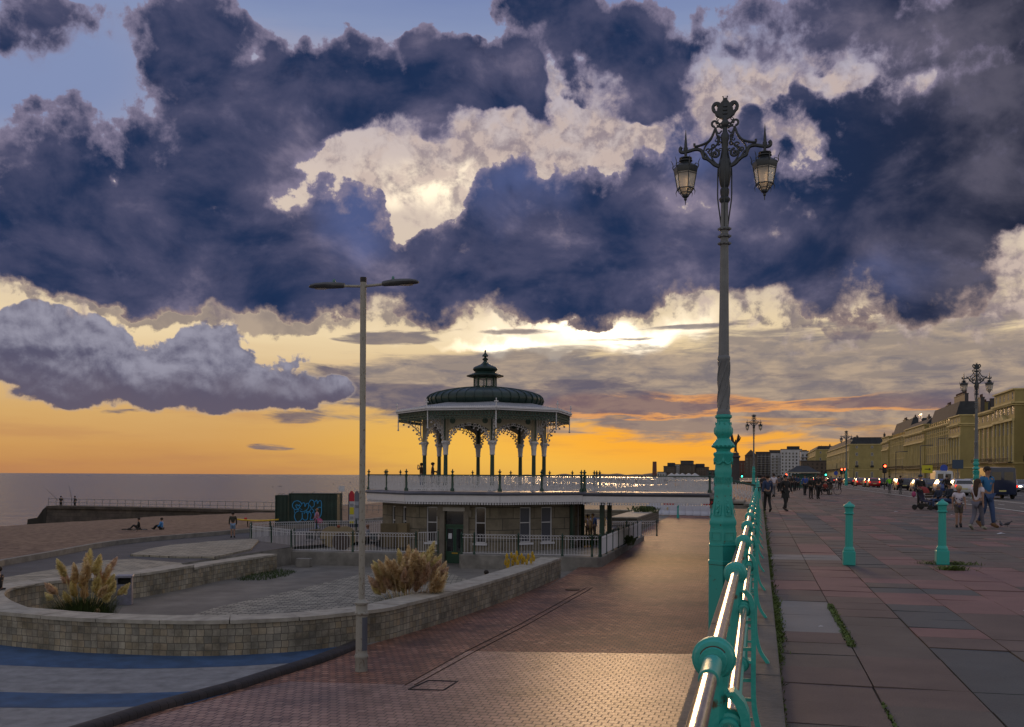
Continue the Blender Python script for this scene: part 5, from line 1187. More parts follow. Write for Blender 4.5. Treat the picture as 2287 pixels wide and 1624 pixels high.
weed_line([(gg.x * .2419 + gg.y * .9703 - .05, gg.x * .2419 + gg.y * .9703 + .15, gg.x * .9703 - gg.y * .2419, .22, 2600, .05)], 'tuft of grass at the foot of the right bollard', 12)
# ================================================================ PAMPAS GRASS
M['plume'] = mat('pampas_plume', (.92, .80, .55), .9, vscale=9, col2=(.66, .50, .30), c2amt=(.42, .62))
M['plume2'] = mat('pink_pampas_plume', (.84, .66, .50), .9, vscale=9, col2=(.56, .40, .28), c2amt=(.42, .62))
M['plume3'] = mat('yellow_pampas_plume', (.88, .80, .46), .9, vscale=9, col2=(.62, .52, .26), c2amt=(.42, .62))
M['blade'] = mat('pampas_leaf', (.055, .085, .022), .6, var=.6, vscale=3)
for _n in ('plume', 'plume2', 'plume3'):       # plumes let the low light through
    _t = M[_n].node_tree; _b = _t.nodes['Principled BSDF']; _o = [q for q in _t.nodes if q.type == 'OUTPUT_MATERIAL'][0]
    _tr = _t.nodes.new('ShaderNodeBsdfTranslucent'); _mx = _t.nodes.new('ShaderNodeMixShader'); _mx.inputs[0].default_value = .5
    _t.links.new(_t.nodes[M[_n]['mix']].outputs[2], _tr.inputs[0]); _t.links.new(_b.outputs[0], _mx.inputs[1]); _t.links.new(_tr.outputs[0], _mx.inputs[2]); _t.links.new(_mx.outputs[0], _o.inputs[0])
def pampas(label, loc, plumes, spread, hmax, seed, nleaf=1500, lean=(0, 0)):
    rr = random.Random(seed); t = thing('pampas_grass', label, 'pampas grass', loc, 0, 'pampas clumps'); b = MB()
    for _ in range(nleaf):
        a = rr.uniform(0, 2 * pi); r0 = rr.uniform(0, .55) * spread * .55; L = rr.uniform(.6, 1.25) * hmax * .62; out = rr.uniform(.15, 1.0) * L * .75; w = rr.uniform(.006, .012); x0, y0 = r0 * cos(a) * 1.3, r0 * sin(a)
        a += rr.uniform(-.6, .6); pts = []
        for i in range(5):
            u_ = i / 4; pts.append(Vector((x0 + cos(a) * out * u_ ** 1.5, y0 + sin(a) * out * u_ ** 1.5, L * (u_ - .42 * u_ ** 2.6) * 1.15)))
        side = Vector((-sin(a), cos(a), 0)); vs = []
        for i, p in enumerate(pts): ww = w * (1 - i / 4.3); vs += [p - side * ww, p + side * ww]
        b.add(vs, [(2 * i, 2 * i + 1, 2 * i + 3, 2 * i + 2) for i in range(4)])
    lv = b.build('leaves', M['blade'], t)
    for (dx, dy, h, le, mk) in plumes:
        b = MB(); base = Vector((dx * .35, dy * .35, .1)); top = Vector((dx, dy, h)); d = (top - base); ax = Vector((dx * .32 + rr.uniform(-.04, .04), dy * .3, le * .92)).normalized(); p0 = top - ax * le
        b.tube([base, base.lerp(p0, .5) + Vector((0, 0, .05)), p0, p0 + ax * le * .7], .007, 4)
        s1 = ax.orthogonal().normalized(); s2 = ax.cross(s1)
        for _ in range(700):
            u_ = rr.random() ** .9; a = rr.uniform(0, 2 * pi); rad = (.05 + .115 * le / .6) * (sin(pi * min(1, u_ ** .62)) ** .8 + .10) * rr.uniform(.55, 1.15)
            c = p0 + ax * (le * u_ * .93); o = (s1 * cos(a) + s2 * sin(a)); st = c + o * rad * .25; tp = c + o * rad + ax * rr.uniform(.05, .13); sd = o.cross(ax) * rr.uniform(.008, .016)
            tp.z -= rad * .25
            b.add([st - sd, st + sd, st.lerp(tp, .6) + sd * 1.2, tp, st.lerp(tp, .6) - sd * 1.2], [(0, 1, 2, 3, 4)])
        b.build('plume', M[mk], t)
    return t
rr = random.Random(12)
def px_plumes(lst, Y, base):       # plume tips given where they stand in the photo, taken to metres round the clump's base
    out = []
    for (x, y, l, mk) in lst: p = P(x, y, Y); out.append((p.x - base.x, rr.uniform(-.7, .55), p.z - base.z, l * 1.12, mk))
    return out
LB = Vector((P(185, 1300, 32.3).x, 32.3, ZL))
lp = [(205, 1226, .78, 'plume3'), (190, 1237, .75, 'plume'), (221, 1242, .6, 'plume'), (238, 1238, .6, 'plume3'), (150, 1247, .55, 'plume3'), (172, 1258, .55, 'plume'), (200, 1262, .6, 'plume'), (216, 1272, .6, 'plume2'), (160, 1268, .5, 'plume'), (135, 1272, .5, 'plume2'), (184, 1276, .55, 'plume3'), (243, 1262, .62, 'plume'), (236, 1280, .6, 'plume3'), (258, 1284, .5, 'plume3'), (270, 1296, .5, 'plume3'), (276, 1308, .45, 'plume3'),
      (255, 1304, .45, 'plume'), (150, 1292, .45, 'plume3'), (122, 1300, .4, 'plume2'), (106, 1307, .38, 'plume'), (168, 1300, .45, 'plume3'), (196, 1300, .5, 'plume'), (222, 1300, .5, 'plume3'), (164, 1318, .35, 'plume3'), (262, 1322, .35, 'plume3'), (90, 1330, .3, 'plume3'), (153, 1334, .25, 'plume3'), (212, 1250, .6, 'plume'), (182, 1246, .6, 'plume2'), (246, 1250, .5, 'plume2'), (234, 1358, .18, 'plume')]
pampas('pampas grass clump with creamy plumes inside the left bend of the tiled wall, beside the litter bin', tuple(LB), px_plumes(lp, 32.3, LB), 2.6, 1.75, 21, 2600)
RB_ = Vector((P(915, 1300, 33.2).x, 33.2, ZL))
rp = []
for i in range(60):
    x = rr.uniform(832, 1000); yb = 1224 + abs(x - 935) * .30 + rr.uniform(0, 44); rp.append((x, yb, rr.uniform(.5, .72), rr.choice(['plume', 'plume2', 'plume3', 'plume'])))
rp += [(967, 1213, .62, 'plume3'), (912, 1218, .7, 'plume'), (889, 1228, .6, 'plume3'), (868, 1240, .6, 'plume'), (850, 1250, .55, 'plume'), (832, 1262, .5, 'plume'), (822, 1290, .45, 'plume2'), (828, 1310, .4, 'plume3'), (940, 1240, .6, 'plume3'), (985, 1250, .55, 'plume2'), (1000, 1268, .4, 'plume2'), (955, 1238, .5, 'plume3')]
pampas('large pampas grass clump with tan and pinkish plumes behind the wall, right of the slim lamp pole', tuple(RB_), px_plumes(rp, 33.2, RB_), 2.6, 1.7, 22, 2600)
# yellow poker flowers and small plants
M['yellow'] = mat('yellow_flower', (.55, .36, .02), .7, var=.3)
def pokers(label, base, pts, Y, seed, mk='yellow', hh=.35, nl=500, sp=.9):
    rr = random.Random(seed); t = thing('flower_clump', label, 'plant', tuple(base), 0, 'garden plants by the bandstand'); b = MB()
    for _ in range(nl):
        a = rr.uniform(0, 6.28); r0 = rr.uniform(0, sp); L = rr.uniform(.3, .75); x, y = r0 * cos(a) * 1.1, r0 * sin(a) * .5; a2 = rr.uniform(0, 6.28); o = L * rr.uniform(.2, .7); w = .012
        b.add([(x - w, y, 0), (x + w, y, 0), (x + cos(a2) * o * .5 + w * .6, y + sin(a2) * o * .5, L * .8), (x + cos(a2) * o, y + sin(a2) * o, L * .85)], [(0, 1, 2, 3)])
    b.build('leaves', M['blade'], t)
    for (x, y) in pts:
        p = P(x, y, Y) - base; q = Vector((p.x, rr.uniform(-.3, .3), p.z)); b = MB(); b.tube([(q.x * .8, q.y, 0), tuple(q)], .01, 4)
        for i in range(26):
            u_ = i / 26; a = i * 2.4; r_ = .05 * sin(pi * (u_ * .85 + .12)); b.sphere((q.x + r_ * cos(a), q.y + r_ * sin(a), q.z - hh * (1 - u_)), (.022, .022, .03), 5, 3)
        b.build('flower_spike', M[mk], t)
    return t
fb = Vector((P(1155, 1255, 43.6).x, 43.6, ZL))
pokers('clump of bright yellow flower spikes behind the near wall, below the hooped fence', fb, [(1132, 1236), (1142, 1234), (1154, 1230), (1148, 1240), (1136, 1247), (1160, 1240), (1165, 1236), (1170, 1243), (1156, 1250), (1145, 1252), (1134, 1256), (1176, 1248), (1180, 1238), (1189, 1232), (1192, 1240), (1186, 1245), (1167, 1251), (1129, 1250), (1151, 1244)], 43.6, 31, hh=.24, sp=.6)
pb_ = Vector((P(1330, 1180, 60.5).x, 60.5, -2.7))
pokers('leafy bed with tall pale plumes behind the white fence, right of the bandstand wall', pb_, [(1293, 1160), (1301, 1154), (1309, 1150), (1316, 1152), (1322, 1148), (1348, 1160), (1286, 1172), (1297, 1166), (1318, 1160), (1353, 1156)], 60.5, 32, mk='plume3', hh=.5, nl=1500, sp=2.2)
pc = Vector((P(1440, 1140, 88).x, 88, -1.75)); pokers('small tufts of yellow leaves on top of the far low wall', pc, [(1436, 1134), (1443, 1133), (1490, 1132)], 88, 33, mk='plume3', hh=.3, nl=200, sp=1.2)
# ================================================================ LOWER LEVEL THINGS
tb = G(279, 1350, ZL); bn = thing('litter_bin', 'square lilac grey litter bin standing against the tiled wall behind the pampas', 'litter bin', tuple(tb), .25)
M['bin'] = mat('bin_grey', (.15, .15, .20), .6, var=.3, vscale=5)
b = MB(); b.box((0, 0, .38), (.52, .5, .76)); b.box((-.245, 0, .88), (.03, .5, .26)); b.box((.245, 0, .88), (.03, .5, .26)); b.box((0, .235, .88), (.47, .03, .26)); b.build('body', M['bin'], bn, bevel=.015)
b = MB(); b.prism([(-.29, -.28), (.29, -.28), (.29, .28), (-.29, .28)], 1.0, 1.09); b.build('lid', mat('bin_lid', (.2, .2, .25), .5), bn, bevel=.02)
b = MB(); b.box((0, .1, .86), (.44, .2, .2)); b.build('opening', M['black'], bn)
b = MB(); b.lathe([(.07, 0), (.07, .006)], 14, M=Matrix.Translation((.05, -.252, .45)) @ Matrix.Rotation(pi / 2, 4, 'X')); b.build('sticker', M['plume3'], bn)
def container(label, x0, x1, ytop, Y, graf=False):
    p0, p1 = P(x0, ytop, Y), P(x1, ytop, Y); L = p1.x - p0.x; z0 = -2.62; H = p0.z - z0; t = thing('shipping_container', label, 'container', ((p0.x + p1.x) / 2, Y, z0), 0, 'green containers on the beach')
    b = MB(); n = int(L / .14); pts = []
    for i in range(n + 1): pts.append((-L / 2 + L * i / n, 0 if i % 2 else .035))
    poly = pts + [(L / 2, 2.3), (-L / 2, 2.3)]; b.prism(poly, .08, H - .05); b.build('shell', M['contgreen'], t)
    b = MB()
    for x in (-L / 2, L / 2): b.box((x, .0, H / 2), (.09, .09, H)); b.box((x, 2.3, H / 2), (.09, .09, H))
    b.box((0, 1.15, H - .02), (L, 2.36, .05)); b.box((0, .0, .04), (L, .07, .1)); b.build('frame', M['contgreen'], t)
    for x in (-L / 2 + .2, 0): b = MB(); b.tube([(x - .12, .3, H), (x, .3, H + .12), (x + .1, .3, H + .1)], .02, 4); b.build('lifting_eye', M['contgreen'], t)
    return t, L, H
M['contgreen'] = mat('container_green', (.008, .028, .022), .6, var=.4, vscale=1.5)
M['graffiti'] = mat('blue_spray', (.03, .30, .62), .6, emit=None)
container('narrow dark green container at the left of the pair above the beach', 616, 643, 1106, 77)
ct, L, H = container('wide dark green container sprayed with blue bubble lettering', 646, 752, 1102, 76)
def gf(x, y): return ((x - 485) / 560 - .5) * L, H * (1 - (y - 140) / 340.0)
b = MB()
def stroke(pts, r=.033):
    b.tube(smooth_path([(gf(x, y)[0], -.03, gf(x, y)[1]) for x, y in pts], 4), r, 4)
stroke([(600, 300), (550, 295), (525, 260), (540, 225), (580, 212), (620, 225), (632, 250)])
stroke([(590, 300), (565, 262), (580, 250), (592, 264), (606, 250), (614, 266), (590, 300)])
stroke([(632, 250), (640, 235), (668, 235), (672, 270), (690, 240), (712, 240), (712, 280), (690, 300), (650, 320), (612, 310)])
stroke([(712, 245), (740, 205), (775, 215), (780, 260), (745, 275), (725, 250)]); stroke([(780, 230), (810, 205), (820, 240), (835, 215), (862, 215), (866, 270), (830, 275), (822, 300), (790, 300)])
stroke([(600, 310), (560, 330), (550, 370), (575, 415), (610, 410), (640, 380), (640, 330)]); stroke([(640, 380), (670, 400), (700, 390), (705, 340), (680, 320), (660, 340)])
stroke([(705, 340), (730, 320), (745, 350), (735, 395), (770, 390), (790, 370), (780, 320), (760, 330)]); stroke([(790, 370), (820, 390), (855, 360), (868, 320), (866, 275)]); stroke([(690, 300), (700, 320), (730, 310), (745, 290), (770, 300), (790, 340)])
stroke([(550, 330), (545, 290)], .02); stroke([(640, 250), (610, 280), (640, 300)], .02)
b.build('graffiti', M['graffiti'], ct)
# information totem and sign on pole
def sign_board():
    p = P(791, 1165, 70); t = thing('information_board', 'twin-panel information board, red headed and grey-blue headed, on dark posts beside the bandstand', 'information board', (p.x, 70, -2.43), -.05)
    zt_ = P(791, 1096, 70).z + 2.43; navy = mat('navy_paint', (.03, .035, .07), .5)
    b = MB()
    for x in (-.38, .36): b.tube([(x, 0, 0), (x, 0, zt_ - .2)], .045, 8)
    b.build('post', navy, t)
    for x, mk, top in ((-.18, mat('red_panel', (.45, .01, .03), .5), .0), (.20, mat('blue_grey_panel', (.13, .14, .18), .5), -.0)):
        b = MB(); poly = [(x - .17, zt_ - .75), (x + .19, zt_ - .75), (x + .19, zt_ - .2), (x + .1, zt_ - .06), (x, zt_), (x - .1, zt_ - .05), (x - .17, zt_ - .2)]; b.prism(poly, -.03, .03, M=Matrix.Rotation(pi / 2, 4, 'X')); b.build('panel_header', mk, t)
        b = MB(); b.box((x + .01, 0, zt_ - 1.55), (.35, .05, 1.6)); b.build('panel', mat('pale_panel', (.42, .44, .5), .5) if x < 0 else mat('slate_panel', (.30, .33, .40), .5), t)
    b = MB()
    for z, h in ((1.42, .5), (2.22, .2)): b.box((-.17, -.03, zt_ - z), (.3, .02, h))
    b.build('notice', mat('yellow_notice', (.55, .48, .02), .6), t)
    b = MB(); b.box((.02, 0, zt_ - 2.45), (.8, .05, .25)); b.build('base_panel', navy, t)
    b = MB()
    for z in (.95, 1.02, 1.09, 1.85, 1.92, 1.99): b.box((-.17, -.032, zt_ - z), (.24, .012, .02)); b.box((.21, -.032, zt_ - z - .1), (.26, .012, .02))
    b.build('text_lines', M['black'], t)
sign_board()
p = P(763, 1130, 78); t = thing('beach_sign', 'small pale square sign on a thin pole above the beach', 'sign', (p.x, 78, -2.6)); zt_ = P(763, 1086, 78).z + 2.6
b = MB(); b.tube([(0, 0, 0), (0, 0, zt_)], .025, 6); b.build('pole', M['grey_paint'], t); b = MB(); b.box((0, -.03, zt_ - .2), (.46, .02, .42)); b.build('plate', M['white'], t)
# yellow paddle board
p = P(576, 1169, 80); t = thing('paddle_board', 'long yellow paddle board lying on a low rest by the containers', 'paddle board', tuple(on_beach(576, 1175)), .0); b = MB(); secs = []
for i in range(15):
    u_ = i / 14; w = .36 * sin(pi * (u_ * .94 + .03)) ** .6; z = .42 + .10 * (2 * u_ - 1) ** 2; x = -1.6 + 3.2 * u_; secs.append([(x, -w, z), (x, -w * .8, z - .06), (x, w * .8, z - .06), (x, w, z), (x, w * .8, z + .05), (x, -w * .8, z + .05)])
b.loft(secs); b.build('board', M['yellow'], t, smooth=60)
b = MB(); b.tube([(-.8, .1, -.1), (-.8, 0, .38)], .04, 5); b.tube([(.9, .1, -.1), (.9, 0, .38)], .04, 5); b.build('rest', M['black'], t)
b = MB(); b.sphere((-.95, 0, .56), (.12, .1, .1), 8, 5); b.build('red_cap', mat('red_rubber', (.4, .02, .02), .6), t)
# groyne
def groyne():
    t = thing('groyne', 'long stone groyne with railing running out into the sea at the left', 'groyne', (-60, 130, ZS))
    m_g = grid_mat('groyne_stone', 1.1, .5, [(.055, .045, .038), (.085, .068, .055), (.07, .055, .048)], joint=(.03, .026, .022), jw=.03, plane='UV', offset=.5, rough=.85, bump=.6, dirt=.5, dirtscale=.5)
    def pt(x, y, Y): v = P(x, y, Y); return v
    top = [pt(106, 1130, 130), pt(190, 1131, 127), pt(400, 1135, 121), pt(616, 1141, 114), pt(700, 1142.5, 112), pt(790, 1143, 110)]
    O_ = Vector((-60, 130, ZS)); b = [[], [], [], [], [], []]
    for i, p in enumerate(top):
        w = 3.2
        for j, (dy, z) in enumerate(((-1.2, -8), (-.1, p.z - .35), (-.35, p.z - .33), (-.35, p.z), (w, p.z), (w + .5, -8))): b[j].append(tuple(Vector((p.x, p.y + dy, z)) - O_))
    strip('stonework', b, m_g, kind=None, parent=t)
    e = top[0]; f = MB(); f.loft([[(e.x - x - O_.x, e.y + y - O_.y, z - O_.z) for y in (-.1 - q, 3.2 + q)] for x, z, q in ((0, e.z, 0), (.3, e.z - .4, .1), (1.6, e.z - .5, .2), (2.6, -4.9, 1.0), (5.5, -5.0, 1.2), (5.6, -8, 1.2))] if False else [[(e.x - x - O_.x, e.y - .1 - q - O_.y, z - O_.z), (e.x - x - O_.x, e.y + 3.2 + q - O_.y, z - O_.z), (e.x - O_.x + .2, e.y + 3.2 + q - O_.y, -8 - O_.z), (e.x - O_.x + .2, e.y - 1.2 - O_.y, -8 - O_.z)] for x, z, q in ((0, e.z, 0), (.5, e.z - .45, .1), (.9, -4.3, .8), (2.0, -4.5, 1.1), (2.1, -5.3, 1.1))]); f.build('end_block', m_g, t)
    # railing
    f = MB(); n = 30; path = []
    for i in range(n + 1):
        x = 108 + (516) * i / n; Yc = 130 - 16.5 * i / n; y0 = 1130 + (x - 106) * .0218; v = P(x, y0, Yc + 1.8); path.append(v - O_)
    for p in path: f.tube([p - Vector((0, 0, .2)), p + Vector((0, 0, .98))], .035, 4)
    f.tube([p + Vector((0, 0, .98)) for p in path], .035, 4); f.tube([p + Vector((0, 0, .5)) for p in path], .03, 4); f.build('railing', M['grey_paint'], t)
    return t
groyne()
t = thing('beach_railing', 'low grey tubular railing above the beach between the containers and bandstand', 'railing', (-18, 105, -3)); b = MB()
for i in range(9):
    v = P(755 + i * 13, 1128.5, 105) - Vector((-18, 105, -3)); b.tube([v, v - Vector((0, 0, 1.6))], .03, 4)
v0, v1 = P(755, 1128.5, 105) - Vector((-18, 105, -3)), P(859, 1128.5, 105) - Vector((-18, 105, -3)); b.tube([v0, v1], .035, 4); b.tube([v0 - Vector((0, 0, .5)), v1 - Vector((0, 0, .5))], .03, 4); b.build('rails', M['grey_paint'], t)
# buoys
for x, y in ((624, 1087), (628, 1087), (609, 1088), (745, 1082), (782, 1078)):
    g_ = G(x, y, ZS); s_ = g_.y / 2220 * 1.1; b = MB(); b.sphere((0, 0, s_ * .6), (s_, s_, s_ * 1.2), 8, 5); o = b.build('buoy', M['black'], loc=tuple(g_), smooth=60); tag(o, 'small dark buoy floating on the calm sea above the beach', 'buoy', 'buoys on the sea')
# far low wall / raised planter right of the bandstand
lw = thing('planter_wall', 'long low masonry planter wall beside the brick ramp beyond the bandstand', 'wall', PR(77, -9.2, -2.85), PANG)
b = MB(); b.prism([(0, 0), (0, 17), (-17, 17), (-17, 16.4), (-2.0, 16.4), (-2.0, 0)], -.3, 1.08); b.build('wall', grid_mat('rubble', .3, .22, [(.16, .14, .11), (.21, .185, .14), (.18, .15, .12)], joint=(.06, .055, .045), jw=.03, plane='YZ', offset=.5, rough=.85, bump=.5), lw)
b = MB(); b.box((-1.0, 8.5, 1.13), (2.1, 17.1, .1)); b.box((-9.6, 16.7, 1.13), (15.2, .7, .1)); b.build('coping', M['coping'], lw)
# red and white barriers across the far end of the ramp
M['redp'] = mat('red_plastic', (.42, .012, .02), .5); M['whitep'] = mat('white_plastic', (.55, .57, .66), .5)
bs = P(1430, 1150, 103)
for i in range(9):
    xx = 1452 + i * 17.5; v = P(xx, 1150, 104 - i * .4); t = thing('plastic_barrier', 'low white plastic water barrier in the row closing the brick ramp', 'barrier', (v.x, v.y, -2.5), -.02, 'white plastic barriers'); b = MB()
    b.prism([(-.28, 0), (.28, 0), (.24, .18), (.12, .45), (.1, 1.0), (-.1, 1.0), (-.12, .45), (-.24, .18)], -.40, .40, M=Matrix(((0, 0, 1, 0), (1, 0, 0, 0), (0, 1, 0, 0), (0, 0, 0, 1)))); b.build('body', M['whitep'], t, bevel=.02)
for i, xx in enumerate((1463, 1494, 1520, 1552, 1583)):
    v = P(xx, 1140, 107); t = thing('plastic_barrier', 'red plastic fence panel standing behind the white water barriers' if i in (1, 4) else 'white plastic fence panel behind the row of water barriers', 'barrier', (v.x, 107, -2.45), 0, 'fence panels behind the barriers'); b = MB()
    w = 1.25
    b.box((0, 0, 1.15), (w, .06, .62)); b.build('panel', M['redp'] if i in (1, 4) else M['whitep'], t)
    b = MB(); 
    for x in (-w / 2, w / 2): b.box((x, 0, .75), (.07, .08, 1.5))
    b.box((0, .0, .02), (w * .9, .5, .05)); b.build('frame', M['whitep'], t)
# ================================================================ BUILDINGS
M['bcream'] = mat('regency_cream', (.33, .265, .10), .75, var=.18, vscale=.25, detail=8)
M['bcream2'] = mat('pale_regency_cream', (.58, .47, .21), .75, var=.15, vscale=.25, detail=8)
M['bwhite'] = mat('white_render', (.46, .46, .48), .75, var=.15, vscale=.2)
M['bbrown'] = mat('brown_brick', (.10, .075, .06), .85, var=.25, vscale=.3)
M['bdark'] = mat('dark_cladding', (.055, .05, .055), .7, var=.25, vscale=.3)
M['bred'] = mat('red_brick', (.16, .07, .05), .85, var=.25, vscale=.3)
M['slate'] = mat('slate_roof', (.035, .04, .05), .85, var=.3, vscale=.8)
M['winglass'] = mat('window_pane', (.03, .032, .04), .12, spec=1.0)
M['iron'] = mat('balcony_iron', (.012, .012, .015), .6)
M['pot'] = mat('chimney_pot', (.10, .05, .035), .85)
def regency(label, t0, s0, s1, depth, z1, base='bcream', floors=(4.6, 4.2, 3.4, 2.8), bays=None, columns=True, balcony=True, gable_windows=0, attic=0, roof=1.8, chim=(), group='cream Regency terraces', recess=None, dorm=False, pedi=False, name='terraced_house'):
    """facade along the promenade direction at t0 facing the sea, from s0 (near) to s1 (far); end wall at s0 faces the camera"""
    t = thing(name, label, 'building', PR(s0, t0, 0), PANG, group); L = s1 - s0; bm_ = M[base]
    sc = z1 / (sum(floors) + attic); fl = [f * sc for f in floors]; nb = bays or max(2, round(L / 3.6)); bw = L / nb
    # openings list then wall with true holes on the seaward face
    ops = []; z = 0
    for i, f in enumerate(fl):
        for j in range(nb):
            y = (j + .5) * bw; w = min(1.7, bw * .5); h = f * (.62 if i else .58); zb_ = z + f * (.12 if i == 1 else .24 if i else .10); ops.append((y, w, zb_, zb_ + h, i))
        z += f
    if attic:
        for j in range(nb): ops.append(((j + .5) * bw, min(.9, bw * .3), z + attic * sc * .25, z + attic * sc * .75, 9))
    b = MB(); rows = sorted(set([0, z1] + [o[2] for o in ops] + [o[3] for o in ops])); byrow = {}
    for o in ops: byrow.setdefault((o[2], o[3]), []).append(o)
    D = .10; zc = 0
    for (za, zb_) in sorted(byrow):
        b.add([(0, 0, zc), (0, L, zc), (0, L, za), (0, 0, za)], [(0, 3, 2, 1)]); y = 0
        for (yc, w, a, c, i) in sorted(byrow[(za, zb_)]):
            b.add([(0, y, za), (0, yc - w / 2, za), (0, yc - w / 2, zb_), (0, y, zb_)], [(0, 3, 2, 1)])
            y0, y1 = yc - w / 2, yc + w / 2
            b.add([(0, y0, za), (D, y0, za), (D, y0, zb_), (0, y0, zb_), (0, y1, za), (D, y1, za), (D, y1, zb_), (0, y1, zb_)], [(0, 1, 2, 3), (4, 7, 6, 5), (0, 4, 5, 1), (3, 2, 6, 7)]); y = y1
        b.add([(0, y, za), (0, L, za), (0, L, zb_), (0, y, zb_)], [(0, 3, 2, 1)]); zc = zb_
    b.add([(0, 0, zc), (0, L, zc), (0, L, z1), (0, 0, z1)], [(0, 3, 2, 1)])
    b.add([(0, 0, 0), (depth, 0, 0), (depth, 0, z1), (0, 0, z1), (0, L, 0), (depth, L, 0), (depth, L, z1), (0, L, z1)], [(0, 1, 2, 3), (4, 7, 6, 5), (1, 5, 6, 2), (3, 2, 6, 7)])
    b.build('wall', bm_, t)
    for k, (yc, w, a, c, i) in enumerate(ops):
        if k > 94: break
        f = MB(); f.box((.06, yc, (a + c) / 2), (.04, w, .07)); f.box((.06, yc, (a + c) / 2), (.04, .06, c - a)); f.box((.06, yc - w / 2 + .04, (a + c) / 2), (.05, .08, c - a)); f.box((.06, yc + w / 2 - .04, (a + c) / 2), (.05, .08, c - a))
        o = f.build('window', M['white'], t); f = MB(); f.box((.085, yc, (a + c) / 2), (.02, w, c - a)); f.build('pane', M['winglass'], o)
    zt_ = sum(fl)
    b = MB()
    for z, pr, h in ((zt_ - .1, .7, .35), (zt_ - .55, .45, .18), (fl[0] - .05, .35, .25)) + (((z1 - .1, .4, .3),) if attic else ()):
        b.box((-pr / 2 + .01, L / 2, z), (pr, L + .3, h)); b.box((depth / 2, -pr / 4, z + .002), (depth, pr / 2, h - .01))
    n = int(L / .8)
    for i in range(n): b.box((-.5, (i + .5) * L / n, zt_ - .36), (.3, .3, .2))
    b.build('cornice', M['bcream2'] if base.startswith('bcream') else M['white'], t)
    if not columns:
        b = MB()
        for j in range(nb + 1): b.box((-.12, min(max(j * bw, .3), L - .3), (fl[0] + zt_) / 2), (.26, .55, zt_ - fl[0] - .5))
        for (yc, w, a, c, i) in ops: b.box((-.1, yc, c + .12), (.3, w + .4, .14)); b.box((-.1, yc, a - .08), (.3, w + .3, .12))
        b.build('pilasters', M['bcream2'] if base.startswith('bcream') else M['white'], t)['kind'] = 'stuff'
    if columns:
        b = MB(); za, zb_ = fl[0] + .1, sum(fl[:3]) - .5
        for j in range(nb + 1):
            y = min(max(j * bw, .3), L - .3); b.lathe([(.34, 0), (.34, .25), (.24, .4), (.21, zb_ - za - .5), (.34, zb_ - za - .25), (.34, zb_ - za)], 8, c=(-.12, y, za))
        b.build('columns', M['bcream2'], t)['kind'] = 'stuff'
        b = MB(); b.box((-.2, L / 2, zb_ + .1), (.7, L, .5)); b.build('entablature', M['bcream2'], t)
    if balcony:
        b = MB(); z = fl[0] + .12; b.box((-.6, L / 2, z), (1.2, L, .14)); b.box((-1.17, L / 2, z + .95), (.06, L, .06))
        n = int(L / .45)
        for i in range(n + 1): b.box((-1.17, i * L / n, z + .5), (.04, .06, .95))
        b.build('balcony', M['iron'], t)
    if pedi:
        b = MB(); yc = L * .5; w = min(L * .3, 5); b.prism([(yc - w / 2, zt_ * .8), (yc + w / 2, zt_ * .8), (yc, zt_ * .8 + 1.4)], -.6, .1, M=Matrix(((0, 0, 1, 0), (1, 0, 0, 0), (0, 1, 0, 0), (0, 0, 0, 1)))); b.build('pediment', M['bcream2'], t)
    # end wall windows
    for r_ in range(len(fl)):
        for c_ in range(gable_windows):
            x = depth * (c_ + .5) / gable_windows; zc = sum(fl[:r_]) + fl[r_] * .5; hh = fl[r_] * (.52 if r_ < 2 else .34)
            f = MB()
            for e in (-1, 1): f.box((x + e * .55, -.04, zc), (.12, .1, hh)); f.box((x, -.04, zc + e * hh / 2), (1.2, .1, .12))
            f.box((x, -.03, zc), (.06, .06, hh)); o = f.build('window', M['white'], t); f = MB(); f.box((x, -.012, zc), (1.05, .03, hh)); f.build('pane', M['winglass'], o)
            if r_ == 1: f = MB(); f.box((x, -.5, zc - hh / 2 - .1), (1.8, .9, .12)); f.box((x, -.92, zc - hh / 2 + .4), (1.8, .05, .9)); f.build('balcony', M['iron'], t)
    if roof:
        b = MB(); b.add([(0.5, .3, z1 + .02), (depth - .3, .3, z1 + .02), (depth - .3, L - .3, z1 + .02), (.5, L - .3, z1 + .02), (2.4, 1.0, z1 + roof), (depth - 1.5, 1.0, z1 + roof), (depth - 1.5, L - 1, z1 + roof), (2.4, L - 1, z1 + roof)], [(0, 1, 5, 4), (1, 2, 6, 5), (2, 3, 7, 6), (3, 0, 4, 7), (4, 5, 6, 7)]); rf = b.build('roof', M['slate'], t)
        if dorm:
            for j in range(min(nb, 20)):
                y = (j + .5) * bw; f = MB(); f.box((1.0, y, z1 + .75), (1.6, 1.3, 1.4)); o = f.build('dormer', bm_, t); f = MB(); f.box((.19, y, z1 + .75), (.03, .8, .95)); f.build('pane', M['winglass'], o)
    for (y, x, w, h, npot) in chim:
        b = MB(); b.box((x, y, z1 + h / 2), (1.0, w, h)); b.box((x, y, z1 + h), (1.2, w + .2, .2)); ch = b.build('chimney', M['bcream'] if base.startswith('bcream') and h < 4 else M['bdark'], t)
        for i in range(npot): b = MB(); b.lathe([(.16, 0), (.13, .75), (.17, .8)], 8, c=(x, y - w / 2 + (i + .5) * w / npot, z1 + h + .1)); b.build('chimney_pot', M['pot'], ch)
    return t
T = 52
regency('tall projecting cream terrace house with a row of attic windows at the right edge', 49.8, 219, 237, 13, 19.6, floors=(4.4, 4.6, 4.2, 3.0), attic=2.6, roof=0, chim=((1.0, 5, 1.0, 1.6, 3), (4, 7, 4.5, 1.5, 7)), gable_windows=0, pedi=True, bays=5)
